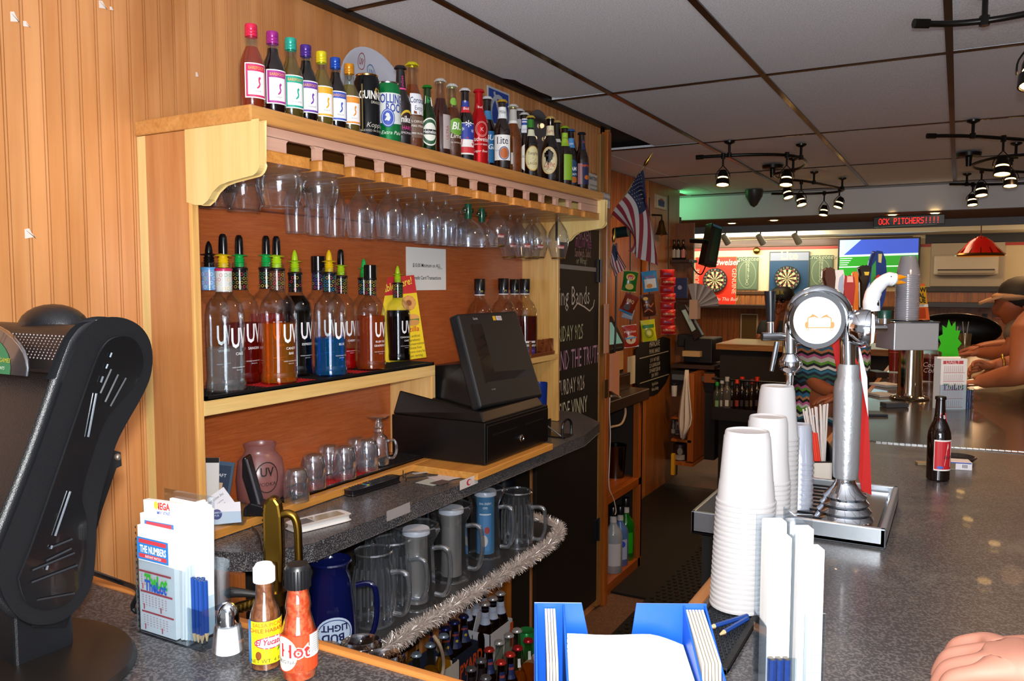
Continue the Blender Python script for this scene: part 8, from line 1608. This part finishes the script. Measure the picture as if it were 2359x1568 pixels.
# recessed downlights
for k,(px,py) in enumerate([(1686,511),(1783,504),(2056,491),(2154,487)]):
    p = at(px,py,z=2.198); t = thing('recessed_light',['glowing recessed ceiling light above the monitor','glowing recessed ceiling light second from left','glowing recessed ceiling light just over the LED sign','bright recessed ceiling light at the LED sign\'s right end'][k],'light',p); m = MB(); m.lathe([(.06,.002),(.062,-.012),(.05,-.014),(.045,0)],mat('#8a7050',.3,.6),seg=24); put('trim_ring',m,t,40,local=True); m = MB(); m.lathe([(0,-.02),(.03,-.018),(.045,-.004)],mat('#ffd890',.4,emis=6),seg=20); put('bulb',m,t,50,local=True); light('downlight','SPOT',p+Vector((0,0,-.03)),14,(1,.7,.4),.03,p+Vector((0,0,-2)),100,.6)
for k,(px,py) in enumerate([(1671,545),(1752,545),(1835,543)]):
    p = at(px,py,y=12.6); s = VF(p).s; t = thing('track_spot',['white track spot over the red dartboard','white track spot over the space between the boards','white track spot over the blue dartboard'][k],'light',p); m = MB(); m.tube([Vector((p.x,p.y,2.6)),p],.012,BLACK,6); put('stem',m,t); m = MB(); m.tube([p+Vector((-.03,-.04,.02)),p+Vector((.03,.06,-.10))],[.04,.055],mat('#8a8c84',.4),14); put('head',m,t,40)
p = at(1737,452,z=CZ-.06); t = thing('ceiling_sensor','dark dome motion sensor under the ceiling edge','sensor',p); m = MB(); m.lathe([(0,-.10),(.03,-.08),(.075,-.0),(.08,.055),(0,.055)],mat('#3a3836',.4),seg=24); put('dome',m,t,50,local=True)

# ================================================================ black curved track fixtures
BK = mat('#15120f',.3,.4); EMB = mat('#ffc878',.4,emis=14)
def fixture(lb,paths,offs,lamps,canopy=None,z=2.355):
    p0 = at(*paths[0][0],z=z); t = thing('track_light',lb,'track light',p0); m = MB()
    for P_ in paths: m.tube(spline([at(px,py,z=z) for px,py in P_],8),.0095,BK,8)
    rl = put('rail',m,t,50)
    for e in (paths[0][0],):
        a,b = at(*paths[0][0],z=z),at(*paths[0][1],z=z); d = (b-a).normalized(); m = MB(); m.tube([a-d*.01,a+d*.035],.014,BK,8); put('end_cap',m,rl,40)
    for (px,py) in offs:
        p = at(px,py,z=z); m = MB(); m.tube([p,Vector((p.x,p.y,CZ-.012))],.008,BK,8); m.lathe([(.0,CZ-.004),(.032,CZ-.004),(.030,CZ-.014),(.012,CZ-.022)],BK,(p.x,p.y,0),16); m.tube([p-Vector((0,0,.014)),p+Vector((0,0,.014))],.014,BK,8); put('standoff',m,t,40)
    if canopy: p = at(*canopy,z=CZ-.02); m = MB(); m.lathe([(0,.016),(.075,.016),(.07,-.006),(.02,-.012),(.016,-.07),(0,-.07)],BK,p,24); put('canopy',m,t,40)
    for (px,pr,py,sc,ax) in lamps:   # picture column, rail row, lamp row
        a = at(px,pr,z=z); vfl = VF(a); dz = (py-pr)*vfl.s; c = a-Vector((0,0,dz)); r = .036*sc
        m = MB(); m.tube([a+Vector((0,0,.014)),a-Vector((0,0,.02))],.013,BK,8); m.tube([a,a-Vector((0,0,dz*.45))],.006,BK,8)
        for s_ in (-1,1): m.tube(spline([a-Vector((0,0,dz*.42)),c+Vector((s_*r*1.05,0,dz*.25)),c+Vector((s_*r*1.15,0,0))],4),.003,BK,6)
        put('lamp_arm',m,t,40)
        d = Vector((ax,-.25,-1)).normalized(); rot = d.to_track_quat('Z','Y').to_matrix(); L_ = .075*sc
        m = MB(); m.lathe([(0,-L_*.75),(r*.6,-L_*.7),(r*.85,-L_*.35),(r*.9,-L_*.10)],BK,c,18,rot=rot); m.lathe([(r*.9,L_*.0),(r*1.05,L_*.05),(r*1.12,L_*.5),(r*1.0,L_*.5),(r*.9,L_*.1)],BK,c,18,rot=rot); lh = put('lamp_head',m,t,40)
        m = MB(); m.lathe([(r*.80,-L_*.12),(r*.80,.02*L_)],EMB,c,16,rot=rot); m.lathe([(0,L_*.42),(r*.95,L_*.44)],EMB,c,18,rot=rot); put('lamp_bulb',m,lh)
        light('track_bulb','SPOT',c+d*(L_*.8),5.5,(1,.62,.30),.03,c+d*2,85,.5)
    return t
fixture('long S shaped black track light with glowing spots, left of the ceiling',[[(1607,362),(1700,357),(1790,356),(1840,362),(1857,374),(1845,386),(1815,394),(1782,402),(1800,412),(1860,418),(1930,432),(1944,436),(1925,442),(1860,446),(1777,446)]],[(1680,357),(1845,363),(1827,392),(1875,420),(1940,433)],
        [(1666,358,412,1.0,.05),(1813,356,412,1.0,0),(1815,416,445,.95,.3),(1846,418,462,.95,.3),(1899,444,486,.95,-.1),(1934,436,468,.95,-.3)],(1780,386))
fixture('S shaped black track light with glowing spots at the ceiling\'s right',[[(2140,313),(2220,313),(2310,318),(2380,325),(2440,345),(2359,356),(2290,364),(2240,380),(2262,390),(2340,395),(2440,402),(2400,418),(2300,424),(2188,424)]],[(2241,313),(2340,360),(2227,424)],
        [(2312,318,385,1.05,0),(2330,365,415,1.0,0),(2262,392,438,1.0,.1),(2241,424,462,.95,.1)],(2232,358))
fixture('near end of a black track light at the top right corner',[[(2113,54),(2180,55),(2250,50),(2320,40),(2420,20)]],[(2268,48)],[(2390,30,165,1.05,0)])
# ================================================================ people
def skinmesh(name,V,E_,parent,m_,root=0,sub=2,local=False):
    me = bpy.data.meshes.new(name); inv = None if local else ROOTM.get(parent.name) if parent else None
    me.from_pydata([tuple(inv @ Vector(v[0])) if inv else tuple(v[0]) for v in V],E_,[]); me.update(); me.materials.append(m_)
    o = bpy.data.objects.new(name,me); COL.objects.link(o)
    if parent: o.parent = parent
    sk = o.modifiers.new('skin','SKIN'); sk.use_smooth_shade = True
    if not me.skin_vertices: bpy.context.view_layer.objects.active = o
    for i,v in enumerate(V):
        r = v[1] if isinstance(v[1],(tuple,list)) else (v[1],v[1]); me.skin_vertices[0].data[i].radius = r; me.skin_vertices[0].data[i].use_root = (i == root)
    sb_ = o.modifiers.new('subsurf','SUBSURF'); sb_.levels = sb_.render_levels = sub
    return o
def dsurf(ob_list): pass
def head(t,c,fwd,r,skin,face=True):
    """a head: skull, jaw, nose, ears, eyes, joined in one mesh around c looking along fwd"""
    f = Vector(fwd).normalized(); up = Vector((0,0,1)); s = f.cross(up).normalized(); u = s.cross(f); M_ = Matrix((s,f,u)).transposed(); m = MB()
    rings = 16; seg = 24; vs = []
    for i in range(rings+1):
        th = PI*i/rings; z = -math.cos(th)*1.22; w = math.sin(th)
        jaw = 1-.30*max(0,-z-.1) if z < -.1 else 1
        for j in range(seg):
            a = 2*PI*j/seg; x = math.cos(a)*w*.80*jaw; y = math.sin(a)*w*(1.0 if math.sin(a) < 0 else .95)
            if math.sin(a) > 0: # face side
                y *= 1 - .10*max(0,-z) ; ax = abs(x)
                y += .30*math.exp(-(ax/.13)**2)*math.exp(-((z+.12)/.20)**2)  # nose
                y += .10*math.exp(-(ax/.25)**2)*math.exp(-((z+.55)/.08)**2)+.10*math.exp(-(ax/.30)**2)*math.exp(-((z+.95)/.16)**2) # lips, chin
                y -= .12*math.exp(-((ax-.32)/.14)**2)*math.exp(-((z-.10)/.10)**2) # eye sockets
                y += .07*math.exp(-(ax/.5)**2)*math.exp(-((z-.28)/.08)**2)
            vs.append(Vector(c)+M_ @ Vector((x,y,z))*r)
    m.add(vs,[(i*seg+j,i*seg+(j+1) % seg,(i+1)*seg+(j+1) % seg,(i+1)*seg+j) for i in range(rings) for j in range(seg)],skin)
    for sd in (-1,1): m.ball(Vector(c)+M_ @ Vector((sd*.80,-.08,-.05))*r,r*.20,skin,12,(.6,.8,1.3))
    for sd in (-1,1): m.ball(Vector(c)+M_ @ Vector((sd*.30,.735,.10))*r,r*.085,mat('#c8bcb0',.3),10); m.ball(Vector(c)+M_ @ Vector((sd*.30,.79,.10))*r,r*.042,mat('#2c1c14',.3),8)
    m.ball(Vector(c)+M_ @ Vector((0,.86,-.55))*r,r*.12,mat('#8a4438',.5),10,(1.8,.5,.35))
    put('head',m,t,70); return M_
def hand(wrist,palm_c,fdir,nrm,size,curl,skin,name='hand',parent=None,thumb=1,spread=.1):
    w = Vector(wrist); pc = Vector(palm_c); f = Vector(fdir).normalized(); n = Vector(nrm).normalized(); s = f.cross(n).normalized(); k = size
    V = [((w),.024*k),(w.lerp(pc,.5),(.026*k,.024*k)),(pc,(.036*k,.018*k))]; E_ = [(0,1),(1,2)]
    for i,(off,ln) in enumerate([(-.030,.070),(-.010,.082),(.010,.077),(.029,.060)]):
        b = pc+s*off*k*1.16+f*.030*k; V.append((b,.0092*k)); E_.append((2,len(V)-1)); a = curl*.5; p = b
        for j in range(3):
            d = (f*math.cos(a)+n*math.sin(a)+s*off*spread*8*k).normalized(); p = p+d*ln*k*[.45,.32,.23][j]; V.append((p,[.0088,.0080,.0064][j]*k)); E_.append((len(V)-2,len(V)-1)); a += curl
    b = w.lerp(pc,.55)-s*thumb*.028*k; V.append((b,.013*k)); E_.append((1,len(V)-1)); p = b
    for j,d in enumerate([(f*.6-s*thumb*.8+n*.2),(f*.9-s*thumb*.4+n*.4),(f+n*.5)]): p = p+d.normalized()*[.034,.030,.024][j]*k; V.append((p,[.0125,.0105,.0085][j]*k)); E_.append((len(V)-2,len(V)-1))
    return V,E_
def merge(V1,E1,V2,E2,link):
    o = len(V1); return V1+V2,E1+[(a+o,b+o) for a,b in E2]+[link(o)]
def person(label,loc,V,E_,skin,clothes=(),hands=(),hd=None):
    t = thing('person',label,'person',loc); VV,EE = list(V),list(E_)
    for (wi,palm,fd,n_,size,curl,th) in hands:
        hv,he = hand(V[wi][0],palm,fd,n_,size,curl,skin,thumb=th); o = len(VV)
        VV += hv[1:]; EE += [((a-1+o) if a > 0 else wi,(b-1+o)) for a,b in he]
    skinmesh('body',VV,EE,t,skin,0)
    for (nm_,cv,ce,cm) in clothes: skinmesh(nm_,cv,ce,t,cm,0)
    return t
SKD = mat('#96502c',.55); SKM = mat('#a8603a',.55); SKN = mat('#b67c68',.6)
def arm(a,b,c,r): return [(a,r),(Vector(a).lerp(Vector(b),.5),r*.92),(b,r*.8),(Vector(b).lerp(Vector(c),.4),r*.82),(c,r*.5)]
# 1 bartender behind the tower, in a striped top
bc = at(1905,900,y=3.9); gx_ = bc.x; gy_ = 3.9
def B(px,py,d=0): return at(px,py,y=gy_+d)
T_ = (gx_,gy_,FZ)
Vb = [(B(1905,1000),(.15,.12)),(B(1905,920),(.12,.10)),(B(1900,860),(.13,.10)),(B(1893,805),(.15,.09)),(B(1890,775,-.05),.05),(B(1888,750,-.1),.06),
      (B(1850,808),.055),(B(1862,850,-.05),.044),(B(1880,885,-.1),.038),(B(1900,897,-.14),.032),(B(1928,905,-.18),.024),(B(1940,805),.055),(B(1952,850,.02),.04),(B(1955,888,-.06),.03),(B(1940,905,-.18),.024),
      (Vector((gx_-.08,gy_,.2)),.10),(Vector((gx_-.09,gy_,FZ+.05)),.05),(Vector((gx_+.08,gy_,.2)),.10),(Vector((gx_+.09,gy_,FZ+.05)),.05)]
Eb = [(0,1),(1,2),(2,3),(3,4),(4,5),(3,6),(6,7),(7,8),(8,9),(9,10),(3,11),(11,12),(12,13),(13,14),(0,15),(15,16),(0,17),(17,18)]
pb = person('bartender in a bright zigzag striped top and dark jeans behind the chrome tower',T_,Vb,Eb,SKD,hands=[(10,B(1945,915,-.22),(1,-.2,-.1),(0,0,-1),.9,.4,1),(14,B(1920,915,-.22),(-1,-.2,-.1),(0,0,-1),.9,.4,-1)])
head(pb,B(1886,735,-.12),(.3,-1,-.5),.095,SKD)
m = MB(); m.ball(B(1886,728,-.08),.105,mat('#2c1a10',.6),20,(1,1,1.05)); put('hair',m,pb,60)
STR = ['#16202c','#2c6a7c','#c8c4bc','#1c1c24','#5c9a2c','#c8c4bc','#c0608c','#16161c','#b87848','#2c6a8c','#16161c','#5c9a2c','#c0608c','#1c1c24','#2c4c5c','#16161c','#2c5a4c']
c_ = B(1902,960); z0_,z1_ = B(1905,970).z,B(1900,795).z; m = MB(); n = 60; sgn = 40
for q in range(n):
    a,b = q/n,(q+1)/n
    def rr_(v): return .155-.035*math.sin(min(1,v*1.6)*PI)*1.0+(.01 if v > .7 else 0)
    def ring(v): return [Vector((gx_-.01+.0*v+rr_(v)*1.15*math.cos(2*PI*i/sgn),gy_+rr_(v)*.82*math.sin(2*PI*i/sgn),z0_+(z1_-z0_)*v+.006*((i % 2)*2-1))) for i in range(sgn)]
    r0,r1 = ring(a),ring(b); k_ = STR[int(q*.45) % len(STR)]
    m.add(r0+r1,[(i,(i+1) % sgn,sgn+(i+1) % sgn,sgn+i) for i in range(sgn)],mat(k_,.8))
put('striped_top',m,pb,60)
jv = [(B(1905,1000),(.175,.145)),(B(1905,960),(.155,.13)),(Vector((gx_-.08,gy_,.2)),.12),(Vector((gx_-.09,gy_,FZ+.1)),.07),(Vector((gx_+.08,gy_,.2)),.12),(Vector((gx_+.09,gy_,FZ+.1)),.07)]
skinmesh('jeans',jv,[(0,1),(0,2),(2,3),(0,4),(4,5)],pb,mat('#121a26',.8))
# 2 seated man with black cap beyond the far leg of the bar
gy = 8.1
def S_(px,py,d=0): return at(px,py,y=gy+d)
Vs = [(S_(1795,870),(.18,.13)),(S_(1795,800),(.17,.12)),(S_(1797,752),(.20,.11)),(S_(1800,728),.06),(S_(1802,706),.06),
      (S_(1765,755),.08),(S_(1753,790,-.15),.065),(S_(1775,770,-.25),.045),(S_(1790,735,-.22),.03),(S_(1832,755),.08),(S_(1840,795,-.15),.06),(S_(1815,796,-.35),.045),(S_(1790,797,-.38),.03)]
Es = [(0,1),(1,2),(2,3),(3,4),(2,5),(5,6),(6,7),(7,8),(2,9),(9,10),(10,11),(11,12)]
ps = person('man in dark shirt, black cap and sunglasses, hand at his mouth, beyond the far bar',S_(1795,900),Vs,Es,SKD,hands=[(8,S_(1793,718,-.22),(.1,0,1),(.3,-1,0),1.0,.7,1),(12,S_(1778,797,-.40),(-1,-.1,0),(0,0,-1),1.0,.2,-1)],
            clothes=[('shirt',[(S_(1795,870),(.21,.16)),(S_(1795,800),(.20,.15)),(S_(1797,750),(.22,.14)),(S_(1765,755),.105),(S_(1754,786,-.14),.085),(S_(1832,755),.105),(S_(1840,790,-.13),.085)],[(0,1),(1,2),(2,3),(3,4),(2,5),(5,6)],mat('#23262c',.8))])
hc = S_(1802,695); head(ps,hc,(-.15,-1,-.1),.105,SKD)
m = MB(); m.lathe([(.118,-.0),(.120,.03),(.105,.08),(.06,.115),(0,.12)],mat('#0c0c0e',.6),hc+Vector((0,0,.03)),24); m.prism([(-.09,0),(-.06,-.08),(0,-.10),(.06,-.08),(.09,0)],0,.012,'z',mat('#0c0c0e',.6)) if False else None
vsb = [hc+Vector((x,y,.035)) for x,y in [(-.10,-.06),(-.08,-.14),(0,-.18),(.08,-.14),(.10,-.06)]]; m.hull(vsb,[v+Vector((0,0,.01)) for v in vsb],mat('#0c0c0e',.6)); decals(m,[('t','B',-.02,0,.05,'#c8b02c',{'bold': .03}),('t','R',.02,0,.05,'#c8b02c',{'bold': .03})],plane_map(hc+Vector((0,-.122,.075)),(1,0,0),(0,0,1)),.002); put('cap',m,ps,50)
m = MB()
for sd in (-1,1): m.ball(hc+Vector((sd*.034-.015,-.10,.012)),.024,mat('#0a0a0c',.1),12,(1.2,.4,.8))
m.tube([hc+Vector((-.10,-.03,.02)),hc+Vector((-.06,-.10,.02)),hc+Vector((.04,-.105,.02)),hc+Vector((.085,-.03,.02))],.004,BLACK,6); put('sunglasses',m,ps,50)
# 3 man in tan cap and grey shirt leaning on the bar, right edge
gx3 = .66
def R3(px,py,y_): return at(px,py,y=y_)
y3 = 5.3
V3 = [(R3(2440,900,y3),(.18,.14)),(R3(2430,800,y3),(.17,.13)),(R3(2385,745,y3),(.20,.12)),(R3(2350,722,y3-.05),.065),(R3(2332,700,y3-.05),.07),
      (R3(2348,770,y3-.1),.07),(R3(2335,812,y3-.15),.055),(R3(2300,815,y3-.1),.046),(R3(2258,812,y3-.05),.032),(R3(2410,790,y3+.2),.07),(R3(2380,812,y3+.2),.055),(R3(2320,795,y3+.2),.045),(R3(2262,800,y3+.15),.032)]
E3 = [(0,1),(1,2),(2,3),(3,4),(2,5),(5,6),(6,7),(7,8),(2,9),(9,10),(10,11),(11,12)]
p3 = person('man in tan brimmed cap and grey t-shirt leaning on the bar at the right edge',R3(2380,905,y3),V3,E3,SKD,hands=[(8,R3(2240,815,y3-.05),(-1,.1,0),(0,0,-1),1.0,.45,1),(12,R3(2245,803,y3+.12),(-1,.1,-.1),(0,0,-1),1.0,.45,-1)],
            clothes=[('shirt',[(R3(2442,900,y3),(.21,.17)),(R3(2430,800,y3),(.20,.16)),(R3(2385,748,y3),(.22,.15)),(R3(2350,762,y3-.1),.095),(R3(2338,795,y3-.13),.078)],[(0,1),(1,2),(2,3),(3,4)],mat('#6a5c50',.8))])
hc = R3(2340,702,y3-.05); head(p3,hc,(-1,-.35,-.2),.108,SKD)
m = MB(); m.ball(hc+Vector((.03,0,.06)),.118,mat('#1c1612',.7),20,(1.05,1.0,.85)); put('cap_crown',m,p3,60); CPM = mat('#a8825c',.7)
vsb = [hc+Vector(v) for v in [(-.06,-.10,.045),(-.13,-.09,.02),(-.175,-.05,.0),(-.18,.02,.0),(-.14,.08,.02),(-.06,.10,.045)]]; m = MB(); m.hull(vsb,[v+Vector((0,0,.012)) for v in vsb],CPM); m.ball(hc+Vector((.005,0,.045)),.124,CPM,24,(1.0,1.0,.28)); put('cap_brim',m,p3,50)
# 4 nearer person: forearms, clasped hands with a gold bracelet
y4 = 4.35
V4 = [(R3(2440,900,y4),(.18,.14)),(R3(2450,800,y4),(.17,.13)),(R3(2440,725,y4),(.20,.12)),(R3(2440,680,y4),.06),(R3(2440,640,y4),.07),
      (R3(2372,770,y4-.05),.085),(R3(2356,862,y4-.1),.062),(R3(2310,868,y4),.05),(R3(2262,878,y4+.05),.034),(R3(2400,790,y4+.2),.08),(R3(2385,835,y4+.3),.056),(R3(2335,836,y4+.35),.046),(R3(2295,840,y4+.35),.032)]
p4 = person('person with bare forearms on the bar and a gold bracelet at the right edge',R3(2440,905,y4),V4,E3,SKM,hands=[(8,R3(2244,882,y4+.06),(-1,.1,-.1),(0,0,-1),1.05,.2,1),(12,R3(2274,842,y4+.33),(-1,-.1,0),(0,-.7,-.7),1.1,.75,1)],
            clothes=[('shirt',[(R3(2445,900,y4),(.21,.17)),(R3(2455,800,y4),(.20,.16)),(R3(2445,735,y4),(.22,.15))],[(0,1),(1,2)],mat('#7a6c5c',.8))])
head(p4,R3(2440,620,y4),(-1,-.2,0),.115,SKM)
m = MB(); c_ = R3(2310,838,y4+.35); m.tube([c_+Vector((.004*math.sin(i),.046*math.cos(i*PI/8),.046*math.sin(i*PI/8))) for i in range(17)],.006,GOLD,8); put('bracelet',m,p4,50)
# paper under the hands
t = thing('paper_sheet','pale cream paper lying on the bar under the clasped hands','paper',at(2255,862,z=BZ+.003)); m = MB(); q_ = [at(*p_,z=BZ+.004) for p_ in [(2228,848),(2290,838),(2300,862),(2228,872)]]; m.hull(q_,[v+Vector((0,0,.001)) for v in q_],mat('#b8aa8a',.7)); put('sheet',m,t)
# far glasses on the bar and a dark bottle, round dark table behind
for k,(px,py,r,h_,c1,lb) in enumerate([(2197,815,.04,.12,'#a89c8c','clear glass with straws beside the dark bottle far along the bar'),(2222,806,.045,.13,'#b8a878','cloudy drink glass right of the dark bottle'),(2172,822,.035,.10,'#a8948c','small empty glass left of the dark bottle')]):
    p = at(px,py,z=BZ+.003); t = thing('drink_glass',lb,'glass',p); m = MB(); m.lathe([(0,.003),(r*.8,.0),(r,h_),(r*.97,h_)],glass('#e8dcc8',.6,.1,2,.1,.2,c1),seg=22); put('wall',m,t,50,local=True)
    if k < 2:
        for q in range(2): m = MB(); m.tube([(0,0,.01),(.02-.04*q,.01,h_*1.7)],.003,mat('#d8d0c0',.4),6); put('straw',m,t,local=True)
p = at(2193,800,z=BZ+.003); bottle('beer_bottle','small dark bottle standing far along the bar between glasses',p,.21,P_beer,DKBR,None,None)
t = thing('bar_chair','round black leather chair back against the far wainscot','chair',(.3,9.5,FZ)); c_ = at(2200,760,y=9.0); m = MB(); m.ball(c_,.40,mat('#120e0c',.35),24,(1.0,.25,.42)); put('backrest',m,t,60); m = MB(); m.cyl((c_.x,c_.y,0),.05,FZ,c_.z-.1,mat('#1c1814',.3,.6)); m.cyl((c_.x,c_.y,0),.25,FZ,FZ+.03,mat('#1c1814',.3,.6)); m.cyl((c_.x,c_.y-.0,0),.24,c_.z-.35,c_.z-.25,mat('#120e0c',.35)); put('base',m,t,40)
wsign('wall_outlet','grey outlet plate on the far wainscot at right','outlet',2262,722,2274,738,FY-.03,'#3c3c3c',lambda W,H: [('r',-W*.2,H*.1,W*.2,H*.35,'#1c1c1c'),('r',-W*.2,-H*.35,W*.2,-H*.1,'#1c1c1c')],.01)
wsign('notice_board','white framed tan panel low on the far wall behind the seated man','panel',1706,722,1745,790,FY-.05,'#c8b8a0',lambda W,H: [('r',-W*.42,-H*.5,W*.42,H*.46,'#6a5024')],.03)
# 5 hand resting on the near bar, bottom right
hp = at(2330,1530,z=BZ+.045); wr = at(2480,1600,z=BZ+.05)
t = thing('person','knuckles and fingers of a hand resting on the near bar at the lower right','person',Vector((.5,1.1,BZ)))
elbow = Vector((.52,.95,BZ+.055)); fd = Vector((-.95,.12,-.05)); k = 1.35
hv,he = hand(hp+Vector((.085,-.035,.012)),hp+Vector((.012,-.008,.008)),fd,(0,.1,-1),k,.8,SKN,thumb=1)
n_ = len(hv); hv = hv+[(hp+Vector((.20,-.08,.015)),.036),(elbow,.045)]; he = he+[(0,n_),(n_,n_+1)]
skinmesh('body',hv,he,t,SKN,2)
